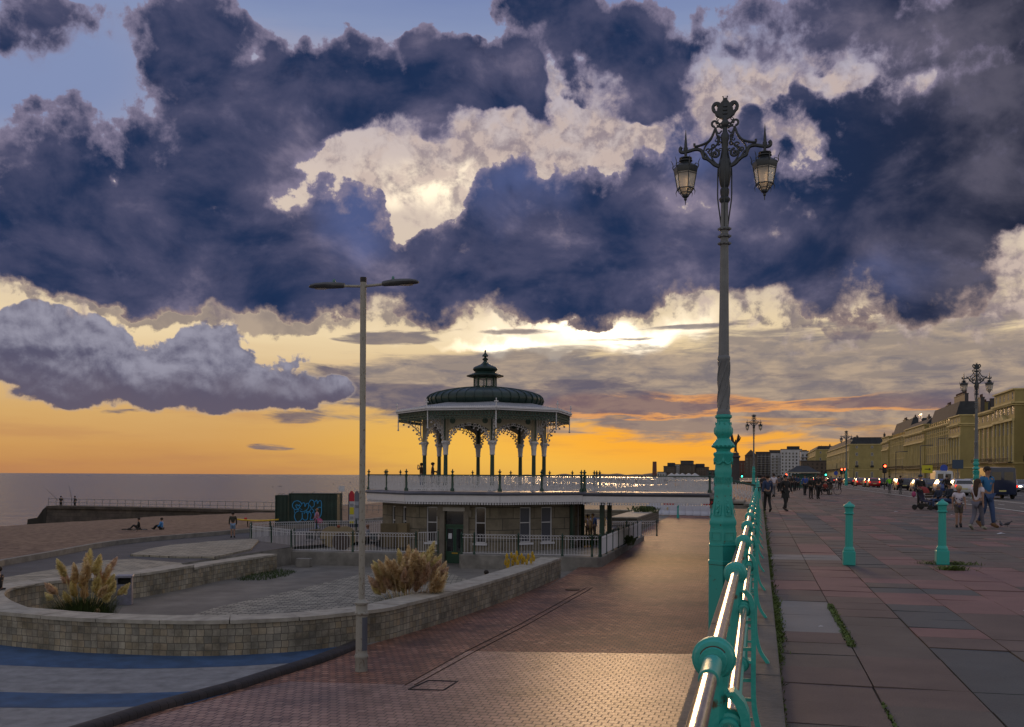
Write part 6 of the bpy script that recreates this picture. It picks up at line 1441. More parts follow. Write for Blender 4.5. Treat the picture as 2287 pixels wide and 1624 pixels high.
regency('cream terrace house with dark balconies, cut off by the right edge of the photo', 52.5, 196, 218.5, 13, 16.8, floors=(4.4, 4.4, 3.6, 2.6), roof=1.6, chim=((18, 7, 4, 2.6, 6),), bays=5)
regency('lower cream house between the tall attic windowed house and the blank end wall', 52.2, 237.5, 268, 12, 17.2, floors=(4.4, 4.4, 3.6, 2.8), roof=0, chim=((22, 5, 6, 1.2, 8), (28, 4, 2, 1.0, 3)), bays=6)
# long terrace in five runs of one building each
regency('near end pavilion of the long cream terrace, blank end wall and tall chimneys', T, 287, 303, 13, 18.4, floors=(4.4, 4.8, 4.2, 3.0), attic=2.4, roof=0, chim=((1.0, 8, 1.2, 4.2, 0), (2.0, 5.5, 3.4, 4.6, 4), (6, 7, 5, 3.4, 8)), bays=4)
regency('dormered run of the long cream terrace with a broad black chimney stack', T + .6, 303, 347, 13, 17.2, floors=(4.4, 4.8, 4.2, 2.4), roof=6.0, columns=False, dorm=True, chim=((14, 5, 16, 8.6, 12), (33, 5, 6, 7.0, 5)), bays=12)
regency('middle pavilion of the long cream terrace with a bright skylight', T, 347, 392, 13, 19.0, floors=(4.4, 4.8, 4.2, 3.0), attic=2.2, roof=2.0, chim=((8, 6, 2.4, 4.0, 2), (30, 6, 3, 4, 3)), bays=12)
regency('run of the long cream terrace with slate roof, left of the middle pavilion', T + .6, 392, 440, 13, 17.4, floors=(4.4, 4.8, 4.2, 2.4), roof=6.2, columns=False, dorm=True, chim=((40, 5, 8, 7.6, 5), (14, 5, 3, 7.2, 3)), bays=12)
regency('far end pavilion of the long cream terrace, above the red traffic signal', T, 440, 462, 13, 18.8, floors=(4.4, 4.8, 4.2, 3.0), attic=2.2, roof=0, bays=5)
b = MB(); o_ = PR(0, 0, 0); b.box((2.6, 372, 22.4), (.2, 7, 2.6)); sk = b.build('skylight', mat('bright_glass', (.9, .9, .9), .05, 1.0), rz=PANG); tag(sk, 'skylight catching the sunset on the middle pavilion roof', 'skylight'); sk.location = PR(0, T - .2, 0)
sk.rotation_euler = (0, 0, PANG)
# square corner building facing us and terraces beyond
regency('cream corner building with three columns of windows in the end wall facing us', 50, 604, 800, 25, 20.6, floors=(5.2, 5.6, 4.2, 3.0), roof=4.0, gable_windows=3, chim=((8, 20, 3, 6, 2), (2, 24, 1.5, 6, 1), (20, 6, 8, 5, 4), (60, 8, 10, 5.5, 7)), bays=16)
regency('golden lit cream terrace behind the seafront shelter', 45, 866, 1010, 24, 24.5, floors=(5.2, 5.6, 4.6, 4.0), roof=3, gable_windows=3, chim=((10, 12, 6, 4, 5), (60, 8, 12, 4, 6)), bays=14)
def block(label, x0, x1, ytop, Y, m, depth=30, rows=6, cols=5, group='distant seafront blocks', rz=None, roofm='slate', ridge=0, name='apartment_block', z0=0, setback=0, balc=False):
    p0, p1 = P(x0, ytop, Y), P(x1, ytop, Y); w = p1.x - p0.x; h = p0.z - z0; t = thing(name, label, 'building', ((p0.x + p1.x) / 2, Y, z0), PANG if rz is None else rz, group)
    b = MB(); b.box((0, depth / 2, h / 2), (w, depth, h)); b.build('wall', M[m], t)
    for r_ in range(rows):
        for c_ in range(cols):
            x = -w / 2 + w * (c_ + .5) / cols; z = h * (.12 + .80 * (r_ + .5) / rows); ww, hh = w / cols * .42, h / rows * .45
            f = MB(); f.box((x, -.05, z), (ww, .25, hh)); f.build('window', M['winglass'], t)
            f2 = None
    if balc:
        for r_ in range(rows): b = MB(); b.box((0, -.8, h * (.12 + .80 * r_ / rows)), (w, 1.6, .35)); b.build('balcony', M['bwhite'], t)
    b = MB(); b.box((0, depth / 2, h + .3), (w + .6, depth + .6, .6)); 
    if setback: b.box((setback * w * .1, depth / 2, h + 2), (w * .6, depth * .6, 3.6))
    rf = b.build('roof', M[roofm], t)
    if ridge: b = MB(); b.prism([(-w / 2, h + .6), (w / 2, h + .6), (0, h + ridge)], -depth, 0, M=Matrix.Rotation(pi / 2, 4, 'X')); b.build('gable', M[m], t)
    return t
block('white block with small square windows and a stepped top, left of the shelter', 1745, 1790, 1004, 1080, 'bwhite', rows=7, cols=6, setback=1)
block('pale stepped seafront block left of the white one', 1722, 1748, 1012, 1100, 'bwhite', rows=7, cols=3, balc=True)
block('white rounded block right of the small windowed one', 1789, 1806, 1008, 980, 'bwhite', rows=6, cols=2, balc=True)
block('dark brown apartment tower with stacked balconies', 1688, 1722, 1010, 1150, 'bdark', rows=9, cols=4, balc=True)
block('brown gabled block behind the second lamp post', 1664, 1690, 1018, 1100, 'bbrown', rows=6, cols=3, ridge=7)
block('low red brick block, leftmost beside the nearest lamp', 1640, 1666, 1030, 1150, 'bred', rows=4, cols=4)
block('long roofline of far houses above the white blocks', 1720, 1800, 1006, 1300, 'bdark', rows=2, cols=6)
block('low grey block behind the shelter roof', 1790, 1850, 1030, 820, 'bbrown', rows=4, cols=6)
# hotels far left of the nearest lamp, near the beach line
gr = 'far hotels on the curve of the coast'
block('broad far hotel block with flat roof, centre of the silhouette over the footbridge', 1512, 1552, 1038, 1000, 'bbrown', rows=5, cols=6, group=gr, setback=0)
block('raised middle of the far hotel silhouette', 1520, 1545, 1030, 1020, 'bdark', rows=3, cols=4, group=gr)
block('pale left wing of the far hotel silhouette, near the tall chimney', 1482, 1506, 1042, 980, 'bbrown', rows=4, cols=5, group=gr, setback=1)
block('pale joining wing of the far hotels, between the left wing and the broad block', 1503, 1517, 1038, 1000, 'bwhite', rows=5, cols=3, group=gr)
block('right wing of the far hotel silhouette', 1550, 1580, 1044, 1000, 'bbrown', rows=4, cols=6, group=gr, setback=-1)
block('small dark houses at the right of the far hotels', 1578, 1606, 1051, 960, 'bdark', rows=2, cols=5, group=gr)
block('low pale houses left of the far hotels', 1468, 1484, 1055, 960, 'bwhite', rows=2, cols=3, group=gr, z0=-3)
sh_ = sheet('ground', [(112, 900), (330, 900), (330, 1500), (60, 1500)], -1.2, m_land)
v = P(1462, 1031, 1500); b = MB(); b.lathe([(3.6, 0), (3.0, v.z + 3)], 10); tag(b.build('industrial_chimney', M['bred'], loc=(v.x, 1500, -3)), 'thin tall industrial chimney on the horizon left of the hotels', 'chimney')
for i, x in enumerate((1500, 1512, 1524, 1538, 1552)):
    v = P(x, 1059, 700); b = MB(); w = 3.6; H_ = v.z + 1; b.add([(-w, -3, 0), (w, -3, 0), (w, 3, 0), (-w, 3, 0), (-w, -3, H_ * .6), (w, -3, H_ * .6), (w, 3, H_ * .6), (-w, 3, H_ * .6), (0, 0, H_ + .8)], [(0, 1, 5, 4), (1, 2, 6, 5), (2, 3, 7, 6), (3, 0, 4, 7), (4, 5, 8), (5, 6, 8), (6, 7, 8), (7, 4, 8)]); tag(b.build('marquee', M['bwhite'], loc=(v.x, 700, -1)), 'white marquee tent in the row below the far hotels', 'marquee', 'white marquees')
# statue on its pedestal behind the nearest lamp
sv = P(1642.5, 1066, 210); st = thing('statue', 'bronze winged angel statue on a tall pedestal, half hidden by the nearest lamp post', 'statue', (sv.x, 210, 0)); M['bronze'] = mat('dark_bronze', (.02, .016, .014), .6)
b = MB(); b.lathe([(1.3, 0), (1.3, .5), (.9, .7), (.8, 5.4), (1.05, 5.6), (1.0, 5.9), (.7, 6.0), (.75, 6.4), (.5, 6.6)], 12); b.build('pedestal', M['bdark'], st, smooth=40)
def skin(name, V, E, Rr, m, parent, sub=1, root=0):
    me = bpy.data.meshes.new(name); me.from_pydata([tuple(v) for v in V], E, []); o = bpy.data.objects.new(name, me); COL.objects.link(o)
    md = o.modifiers.new('skin', 'SKIN'); sv_ = me.skin_vertices[0].data
    for i, r in enumerate(Rr): sv_[i].radius = (r, r) if not isinstance(r, tuple) else r
    sv_[root].use_root = True; md.use_smooth_shade = True; md.branch_smoothing = .3
    if sub: s_ = o.modifiers.new('sub', 'SUBSURF'); s_.levels = sub; s_.render_levels = sub
    dg = bpy.context.evaluated_depsgraph_get(); m2 = bpy.data.meshes.new_from_object(o.evaluated_get(dg)); o.modifiers.clear(); old = o.data; o.data = m2; bpy.data.meshes.remove(old); m2.name = name
    m2.materials.clear(); m2.materials.append(m); m2.polygons.foreach_set('use_smooth', [True] * len(m2.polygons))
    if parent is not None: o.parent = parent
    return o
skin('figure', [(0, 0, 6.4), (0, 0, 7.6), (0, 0, 8.6), (0, 0, 9.0), (0, 0, 9.35), (.45, 0, 8.8), (.9, 0, 9.3), (1.1, 0, 9.9), (-.4, 0, 8.7), (-.8, 0, 8.2), (-1.0, 0, 8.9), (.25, 0, 6.6)], [(0, 1), (1, 2), (2, 3), (3, 4), (2, 5), (5, 6), (6, 7), (2, 8), (8, 9), (9, 10), (0, 11)], [.35, .3, .3, .12, .2, .14, .1, .08, .14, .1, .08, .2], M['bronze'], st)
for sx in (-1, 1):
    b = MB(); b.prism([(sx * .1, 8.3), (sx * .9, 9.0), (sx * 1.0, 10.0), (sx * .6, 10.6), (sx * .35, 9.6)], -.12, .0, M=Matrix.Translation((0, .35, 0)) @ Matrix.Rotation(pi / 2, 4, 'X')); b.build('wing', M['bronze'], st)
# seafront shelter
sp_ = P(1792, 1088, 138); sh = thing('seafront_shelter', 'dark hipped roof seafront shelter on posts among the walkers', 'shelter', (sp_.x, 138, 0), PANG)
b = MB(); b.add([(-2.2, -2.2, 2.15), (2.2, -2.2, 2.15), (2.2, 2.2, 2.15), (-2.2, 2.2, 2.15), (-.7, -.3, 3.05), (.7, -.3, 3.05), (.7, .3, 3.05), (-.7, .3, 3.05)], [(0, 1, 5, 4), (1, 2, 6, 5), (2, 3, 7, 6), (3, 0, 4, 7), (4, 5, 6, 7), (3, 2, 1, 0)]); b.build('roof', M['slate'], sh)
b = MB(); b.box((0, -2.2, 2.11), (4.5, .08, .12)); b.box((0, 2.2, 2.11), (4.5, .08, .12)); b.box((-2.2, 0, 2.11), (.08, 4.5, .12)); b.box((2.2, 0, 2.11), (.08, 4.5, .12)); b.build('gutter', M['cream'], sh)
for x in (-1.7, 1.7):
    for y in (-1.7, 1.7): b = MB(); b.box((x, y, 1.05), (.14, .14, 2.1)); b.build('post', M['tealdk'], sh)
b = MB(); b.box((0, 0, .5), (3, .12, 1.0)); b.box((0, 0, 1.5), (2.9, .08, .9)); b.box((0, -.4, .45), (3, .6, .06)); b.build('bench_screen', M['tealdk'], sh)
# ================================================================ VEHICLES
def paint(name, c, rough=.3): return mat(name, c, rough, coat=.6, var=.05)
CP = {'silver': paint('silver_car_paint', (.34, .35, .38)), 'black': paint('black_car_paint', (.012, .012, .015)), 'blue': paint('blue_car_paint', (.02, .06, .22)), 'white': paint('white_car_paint', (.52, .53, .56)), 'red': paint('red_car_paint', (.28, .01, .01)), 'grey': paint('grey_car_paint', (.08, .085, .10)), 'navy': paint('navy_car_paint', (.012, .02, .06))}
M['carglass'] = mat('car_glass', (.01, .012, .015), .05, spec=1.0); M['rim'] = mat('alloy_rim', (.4, .4, .42), .3, .8)
M['headlit'] = mat('lit_headlight', (.8, .8, .75), .3, emit=(1, .93, .8), estr=9.0); M['taillit'] = mat('lit_taillight', (.4, .01, .01), .3, emit=(1, .03, .01), estr=2.5); M['headoff'] = mat('clear_headlight', (.6, .6, .6), .1, .6); M['tailoff'] = mat('tail_lamp', (.25, .01, .01), .25)
M['plate_w'] = mat('number_plate', (.55, .5, .2), .5)
def car(kind, colour, lights):
    L, Wd = (4.1, 1.74) if kind == 'hatch' else (4.6, 1.8) if kind == 'saloon' else (5.4, 2.0)
    t = thing('parked_car' if kind != 'van' else 'panel_van', 'car', 'car' if kind != 'van' else 'van', (0, 0, 0)); b = MB(); g = MB()
    if kind == 'hatch': S = [(-.5, .42, .62, .60, .70), (-.49, .34, .80, .76, .78), (-.46, .26, .96, 1.02, .84), (-.40, .24, .98, 1.38, .85), (-.25, .22, .98, 1.47, .87), (0, .22, .96, 1.48, .87), (.14, .22, .94, 1.38, .87), (.26, .22, .92, 1.0, .87), (.40, .24, .82, .84, .85), (.47, .28, .68, .70, .80), (.5, .38, .55, .56, .66)]
    elif kind == 'saloon': S = [(-.5, .42, .66, .64, .70), (-.48, .30, .92, .94, .82), (-.36, .24, .98, 1.02, .87), (-.22, .22, .96, 1.38, .88), (-.05, .22, .95, 1.44, .88), (.06, .22, .94, 1.42, .88), (.18, .22, .92, 1.16, .88), (.25, .22, .90, .93, .88), (.40, .24, .80, .82, .86), (.47, .28, .68, .70, .80), (.5, .38, .55, .56, .66)]
    else: S = [(-.5, .40, 1.2, 2.20, .95), (-.495, .35, 1.2, 2.38, .97), (-.3, .28, 1.2, 2.44, 1.0), (.1, .28, 1.2, 2.44, 1.0), (.22, .28, 1.15, 2.36, 1.0), (.34, .28, 1.1, 1.6, .99), (.40, .28, 1.05, 1.12, .98), (.47, .32, .85, .90, .92), (.5, .4, .6, .62, .8)]
    secs = []; ri = .80 if kind != 'van' else .93
    for x, z0, zb_, zr, w in S:
        w *= Wd / 1.75 if kind != 'van' else 1; w2 = w * (1 if zr - zb_ < .1 else ri)
        secs.append([(x * L, -w * .92, z0), (x * L, -w, z0 + .18), (x * L, -w * .995, zb_), (x * L, -w2 * 1.0, max(zr - .06, zb_)), (x * L, -w2 * .86, zr), (x * L, w2 * .86, zr), (x * L, w2, max(zr - .06, zb_)), (x * L, w * .995, zb_), (x * L, w, z0 + .18), (x * L, w * .92, z0)])
    b.loft(secs); b.build('body', CP[colour], t, smooth=42)
    # glazing follows the cabin, a few millimetres proud
    def lerp(a, c, u_): return tuple(a[i] + (c[i] - a[i]) * u_ for i in range(3))
    idx = [i for i, s in enumerate(S) if s[3] - s[2] > .12]
    if kind == 'van': idx = [i for i in idx if S[i][0] > .15]
    for i in range(len(idx) - 1):
        A, C = secs[idx[i]], secs[idx[i + 1]]
        for sd, (lo, hi) in ((-1, (2, 3)), (1, (7, 6))):
            q = [lerp(A[lo], A[hi], .12), lerp(C[lo], C[hi], .12), lerp(C[lo], C[hi], .88), lerp(A[lo], A[hi], .88)]; q = [(p[0], p[1] + sd * .006, p[2]) for p in q]; g.add(q, [(0, 1, 2, 3) if sd < 0 else (3, 2, 1, 0)])
    def screen(i, j, dx):
        A, C = secs[i], secs[j]; q = [lerp(A[3], A[4], .8), lerp(A[6], A[5], .8), lerp(C[3], C[4], .8) if 0 else C[3], C[6]]
        a0, a1, c0, c1 = A[4], A[5], C[4], C[5]; q = [lerp(c0, a0, .06), lerp(c1, a1, .06), lerp(c1, a1, .92), lerp(c0, a0, .92)]; q = [(p[0] + dx, p[1], p[2] + .012) for p in q]; g.add(q, [(0, 1, 2, 3) if dx > 0 else (3, 2, 1, 0)])
    if kind == 'hatch': screen(6, 7, .01); screen(5, 6, .01); screen(3, 2, -.012)
    elif kind == 'saloon': screen(6, 7, .01); screen(5, 6, .01); screen(3, 2, -.012)
    else:
        screen(4, 5, .012); screen(5, 6, .012)
        for y in (-.42, .42): g.box((-.5 * L - .004, y, 1.75), (.012, .62, .6))
    g.build('window', M['carglass'], t)
    r_ = .32 if kind != 'van' else .35
    for x in (-.31 * L, .31 * L):
        for s_ in (-1, 1):
            w = MB(); w.lathe([(r_ * .62, -.1), (r_ * .95, -.11), (r_, -.07), (r_, .07), (r_ * .95, .11), (r_ * .62, .1)], 20, M=Matrix.Translation((x, s_ * (Wd / 2 - .09), r_)) @ Matrix.Rotation(pi / 2, 4, 'X')); ty = w.build('wheel', M['rubber'], t, smooth=40)
            w = MB(); w.lathe([(r_ * .64, -.085), (r_ * .5, -.1), (.05, -.095), (.05, .095), (r_ * .5, .1), (r_ * .64, .085)], 10, M=Matrix.Translation((x, s_ * (Wd / 2 - .085), r_)) @ Matrix.Rotation(pi / 2, 4, 'X')); w.build('rim', M['rim'], ty)
    zl = .66 if kind != 'van' else .8
    for s_ in (-1, 1):
        h = MB(); h.sphere((.468 * L, s_ * Wd * .37, zl), (.12, .19, .085), 10, 6); h.build('headlight', M['headlit'] if lights == 'head' else M['headoff'], t, smooth=60)
        h = MB(); h.box((-.492 * L, s_ * Wd * .42, .86 if kind != 'van' else 1.0), (.07, .14, .2 if kind != 'van' else .45)); h.build('tail_light', M['taillit'] if lights == 'tail' else M['tailoff'], t)
        h = MB(); h.sphere((.13 * L if kind != 'van' else .3 * L, s_ * (Wd / 2 + .09), 1.02 if kind != 'van' else 1.3), (.07, .1, .07), 8, 5); h.build('wing_mirror', CP[colour], t, smooth=60)
    h = MB(); h.box((-.5 * L - .006, 0, .62), (.02, .5, .11)); h.build('number_plate', M['plate_w'], t)
    h = MB(); h.box((.497 * L, 0, .42), (.04, 1.1, .16)); h.build('grille', M['black'], t); return t
def place(o, s, t, away=True, label=None, group=None, colour=None, z=-.10):
    p = PR(s, t, z); o.location = p; o.rotation_euler.z = PANG + (pi / 2 if away else -pi / 2)
    if label: o['label'] = label
    if group: o['group'] = group
    if colour:
        for c in o.children_recursive:
            if c.name.startswith(('body', 'wing_mirror')):
                c.material_slots[0].link = 'OBJECT'; c.material_slots[0].material = CP[colour]
    return o
rr = random.Random(9); bpy.context.view_layer.update()
def ccopy(o): return copy_tree(o)
cars = {('hatch', True): car('hatch', 'silver', 'tail'), ('saloon', True): car('saloon', 'black', 'tail'), ('hatch', False): car('hatch', 'grey', 'head'), ('saloon', False): car('saloon', 'white', 'head'), ('hatch', None): car('hatch', 'white', None), ('saloon', None): car('saloon', 'silver', None)}
used = set()
def get(kind, mode):
    o = cars[(kind, mode)]
    if (kind, mode) in used: o = copy_tree(o)
    used.add((kind, mode)); return o
van = car('van', 'navy', 'tail'); place(van, 84.5, 17.8, True, 'dark panel van driving away beside the lamp post behind the man in blue')
v2 = copy_tree(van); place(v2, 128, 21, True, 'white panel van in the outer lane between the two cyclists and the dark van', colour='white'); v2['group'] = 'vans on the road'; van['group'] = 'vans on the road'
names_c = ['silver', 'black', 'blue', 'white', 'grey', 'navy', 'red', 'silver', 'white', 'black']
tg = 'cars queuing away along the road'
near = [(97, 17.6, 'hatch', 'white', 'white hatchback in the near lane just left of the dark van'), (98, 21.2, 'saloon', 'grey', 'grey saloon in the outer lane beside the white hatchback'), (104.5, 17.5, 'hatch', 'blue', 'blue hatchback in the near lane behind the pushchair'), (106, 21.3, 'saloon', 'silver', 'silver saloon in the outer lane past the blue hatchback'), (113, 17.4, 'saloon', 'black', 'black saloon in the near lane above the pushchair')]
for s, t_, k, c, lb in near: place(get(k, True), s, t_, True, lb, tg, c)
s = 121; i = 0
while s < 330:
    for t_ in (17.4, 21.0):
        if rr.random() < .82:
            c = rr.choice(names_c); k = rr.choice(['hatch', 'saloon']); place(get(k, True), s + rr.uniform(-1.5, 1.5), t_ + rr.uniform(-.2, .2), True, 'one of the small distant cars in the double queue heading away along the road', 'distant cars in the queue', c)
    s += 8 + s * .02; i += 1
s = 118
while s < 330:
    if rr.random() < .8:
        c = rr.choice(names_c); k = rr.choice(['hatch', 'saloon']); place(get(k, False), s, 25 + rr.uniform(-.2, .2), False, 'one of the distant oncoming cars with lit headlights', 'oncoming cars', c)
    s += 12 + s * .03
place(get('saloon', False), 124, 29.0, False, 'silver saloon with a lit headlight at the right edge, behind the man in blue', 'cars parked across the road', 'silver')
place(get('hatch', False), 112, 28.8, False, 'light hatchback with lit headlights cut off by the right edge', 'cars parked across the road', 'white')
s = 131
while s < 340:
    c = rr.choice(names_c); k = rr.choice(['hatch', 'saloon']); place(get(k, None), s, 29.2, rr.random() < .6, 'one of the distant cars parked nose to tail along the far kerb', 'distant cars parked along the far kerb', c); s += 6.2 + s * .012
for (kk, vv) in cars.items():
    if kk not in used: bpy.data.objects.remove(vv)
# ---------------------------------------------------------------- traffic signals, signs, poles
M['sigred'] = mat('lit_red_signal', (.5, .02, .01), .3, emit=(1, .06, .02), estr=14.0); M['siggreen'] = mat('lit_green_signal', (.02, .4, .2), .3, emit=(.05, 1, .6), estr=5.0); M['signblue'] = mat('blue_sign', (.02, .06, .35), .4); M['signyel'] = mat('yellow_sign', (.55, .50, .02), .5); M['signdk'] = mat('dark_blue_board', (.03, .06, .11), .5)
def signal(x, y, Y, colr, label, z=0):
    v = P(x, y, Y); t = thing('traffic_signal', label, 'traffic light', (v.x, Y, z), 0, 'traffic signals'); b = MB(); b.tube([(0, .12, 0), (0, .12, v.z + .3 - z)], .06, 6); b.build('pole', M['black'], t)
    b = MB(); zc = v.z - z - (.3 if colr == 'red' else -.3); b.box((0, 0, zc), (.34, .2, .95)); b.box((0, .06, zc), (.5, .02, 1.15)); hd = b.build('signal_head', M['black'], t)
    b = MB(); b.lathe([(.14 * max(1, Y / 170), 0), (.1, -.06)], 12, M=Matrix.Translation((0, -.12, v.z - z)) @ Matrix.Rotation(pi / 2, 4, 'X')); b.build('lens', M['sigred' if colr == 'red' else 'siggreen'], hd)
signal(1976, 1041, 122, 'red', 'red traffic light before the near end of the long terrace'); signal(1879.5, 1048.5, 176, 'red', 'left head of the two adjoining red traffic lights by the fourth lamp post'); signal(1887, 1048, 180, 'red', 'right head of the two adjoining red traffic lights by the fourth lamp post')
signal(1727, 1060.5, 330, 'red', 'small red traffic light above the man in the white shirt'); signal(1756, 1060.5, 340, 'red', 'small red traffic light above the woman in black'); signal(1844, 1060.5, 260, 'green', 'green traffic light left of the two adjoining red ones'); signal(1657, 1064, 330, 'green', 'tiny green traffic light right of the nearest lamp')
def sign(x, y, Y, label, kind, w, h, m, z=0):
    v = P(x, y, Y); t = thing('road_sign', label, 'sign', (v.x, Y, z), 0, 'road signs'); b = MB(); b.tube([(0, .06, 0), (0, .06, v.z - z + h * .4)], .045, 6); b.build('pole', M['grey_paint'], t); b = MB()
    if kind == 'round': b.lathe([(w / 2, 0), (w / 2, .03)], 20, M=Matrix.Translation((0, 0, v.z - z)) @ Matrix.Rotation(pi / 2, 4, 'X'))
    else: b.box((0, 0, v.z - z), (w, .04, h))
    pl = b.build('plate', m, t)
    return t, v.z - z
ts, zz = sign(2071, 1048, 95, 'small yellow temporary road sign with a black arrow, on a pole', 'sq', 1.0, .75, M['signyel']); b = MB(); b.box((-.05, -.03, zz), (.4, .02, .07)); b.prism([(.15, zz - .14), (.32, zz), (.15, zz + .14)], -.0, .02, M=Matrix.Translation((0, -.02, 0)) @ Matrix.Rotation(pi / 2, 4, 'X')); b.build('arrow', M['black'], ts)
sign(2108, 1046, 118, 'round blue road sign in front of the long terrace', 'round', .9, .9, M['signblue'], -.1); sign(2139, 1037, 112, 'rectangular dark blue direction board above the dark van', 'sq', 1.25, 1.0, M['signdk'], -.1); sign(1867, 1057, 190, 'small round blue road sign left of the adjoining red lights', 'round', .8, .8, M['signblue'])
for x, yt, Y, lb in ((1715, 1040, 75, 'thin black pole on the promenade beside the walkers'), (1869, 1035, 200, 'thin pole left of the fourth lamp post'), (1907, 1046, 150, 'short thin dark pole at the roadside, right of the fourth lamp post'), (2001, 1010, 160, 'tall thin lamp column before the far end of the long terrace'), (2056, 996, 150, 'tall thin lamp column before the dormered terrace'), (2095, 980, 140, 'tall thin lamp column before the near pavilion')):
    v = P(x, yt, Y); t = thing('thin_pole', lb, 'pole', (v.x, Y, 0), PANG, 'thin poles along the seafront'); b = MB(); b.tube([(0, 0, 0), (0, 0, v.z)], .06 if Y > 80 else .045, 6); b.build('pole', M['dkgrey'], t)
    if yt < 1015: b = MB(); b.tube([(0, 0, v.z), (1.2, 0, v.z + .1)], .05, 6); b.box((1.4, 0, v.z + .1), (.7, .3, .12)); b.build('lamp_arm', M['dkgrey'], t)
# ================================================================ PEOPLE
PM = {}
def pm(name, c, rough=.8):
    if name not in PM: PM[name] = mat(name, c, rough, var=.12, vscale=6)
    return PM[name]
SK = lambda: pm('skin_tone', (.30, .17, .12), .6)
def person(label, loc, rz=0.0, H=1.7, shirt=('shirt_dark', (.02, .02, .025)), legs=('trousers_dark', (.02, .022, .03)), hair=('hair_dark', (.02, .013, .01)), pose='stand', ph=1.0, long_hair=False, sleeve=1.0, shoes=('shoes_dark', (.015, .015, .015)), arms=None, skirt=False, detail=False, group='people on the seafront', bare=False, hat=None, legdir=None, shorts=False):
    t = thing('person', label, 'person', loc, rz, group)
    J = {'pel': (0, 0, .53), 'sp': (0, 0, .62), 'ch': (0, 0, .73), 'nb': (0, 0, .815), 'nk': (0, .004, .845), 'h0': (0, .012, .875), 'h1': (0, .010, .92), 'h2': (0, .004, .965)}
    for s_, n in ((-1, 'L'), (1, 'R')):
        J['sh' + n] = (s_ * .098, 0, .80); J['el' + n] = (s_ * .128, -.005, .645); J['wr' + n] = (s_ * .135, .03, .505); J['hp' + n] = (s_ * .048, 0, .50); J['kn' + n] = (s_ * .052, .008, .275); J['an' + n] = (s_ * .055, -.008, .045); J['to' + n] = (s_ * .062, .07, .018)
    if pose == 'walk':
        for s_, n in ((-1, 'L'), (1, 'R')):
            d = s_ * ph; J['kn' + n] = (s_ * .048, .05 * d + .025, .28); J['an' + n] = (s_ * .05, .14 * d - .02, .05 + (.03 if d < 0 else 0)); J['to' + n] = (s_ * .055, .14 * d + .055, .02 + (.0 if d > 0 else 0)); J['el' + n] = (s_ * .13, -.05 * d, .65); J['wr' + n] = (s_ * .135, -.09 * d + .045, .515)
    if pose in ('sit', 'ground'):
        dz = -.265 if pose == 'sit' else -.47
        for k in list(J): J[k] = (J[k][0], J[k][1], J[k][2] + dz)
        for s_, n in ((-1, 'L'), (1, 'R')):
            if pose == 'sit': J['kn' + n] = (s_ * .06, .235, .27); J['an' + n] = (s_ * .06, .25, .05); J['to' + n] = (s_ * .062, .33, .02)
            else: J['kn' + n] = (s_ * .07, .20, .20); J['an' + n] = (s_ * .06, .34, .04); J['to' + n] = (s_ * .06, .40, .06)
            J['el' + n] = (s_ * .125, .04, .65 + dz); J['wr' + n] = (s_ * .075, .16, .60 + dz)
    if arms:
        for k, v in arms.items(): J[k] = v
    J = {k: Vector(v) * H for k, v in J.items()}
    rad = {'pel': .070, 'sp': .064, 'ch': .074, 'nb': .034, 'nk': .030, 'h0': .042, 'h1': .058, 'h2': .044, 'sh': .036, 'el': .024, 'wr': .016, 'hp': .052, 'kn': .034, 'an': .021, 'to': .02}
    if H < 1.4: rad['h1'] = .072; rad['h0'] = .054; rad['h2'] = .056
    # body, one continuous surface
    V = []; E = []; Rr = []; ix = {}
    def v(n, rk=None, r=None): ix[n] = len(V); V.append(J[n]); Rr.append((r or rad[rk or n]) * H)
    for n in ('pel', 'sp', 'ch', 'nb', 'nk', 'h0', 'h1', 'h2'): v(n)
    for s_ in 'LR':
        for n in ('sh', 'el', 'wr', 'hp', 'kn', 'an', 'to'): v(n + s_, n)
    def e(a, c): E.append((ix[a], ix[c]))
    for a, c in (('pel', 'sp'), ('sp', 'ch'), ('ch', 'nb'), ('nb', 'nk'), ('nk', 'h0'), ('h0', 'h1'), ('h1', 'h2')): e(a, c)
    for s_ in 'LR':
        for a, c in (('ch', 'sh' + s_), ('sh' + s_, 'el' + s_), ('el' + s_, 'wr' + s_), ('pel', 'hp' + s_), ('hp' + s_, 'kn' + s_), ('kn' + s_, 'an' + s_), ('an' + s_, 'to' + s_)): e(a, c)
        d = (J['wr' + s_] - J['el' + s_]).normalized(); sd = Vector((0, 1, 0)) if abs(d.y) < .8 else Vector((0, 0, 1)); sd = (sd - d * sd.dot(d)).normalized()
        pa = len(V); V.append(J['wr' + s_] + d * .045 * H); Rr.append((.010 * H, .019 * H)); E.append((ix['wr' + s_], pa))
        if detail:                             # five fingers of different lengths, slightly curled
            q = d.cross(sd)
            for i, (o_, l) in enumerate(((-.016, .036), (-.005, .044), (.006, .041), (.016, .032))):
                a = len(V); V.append(V[pa] + sd * o_ * H + d * (l * .6 * H)); Rr.append(.0052 * H); E.append((pa, a)); c = len(V); V.append(V[pa] + sd * o_ * H * 1.1 + d * (l * H) + q * .008 * H); Rr.append(.0042 * H); E.append((a, c))
            a = len(V); V.append(J['wr' + s_] + d * .03 * H + sd * .028 * H); Rr.append(.0058 * H); E.append((ix['wr' + s_], a)); c = len(V); V.append(V[a] + d * .022 * H + sd * .006 * H); Rr.append(.0048 * H); E.append((a, c))
    body = skin('body', V, E, Rr, SK(), t, sub=1)
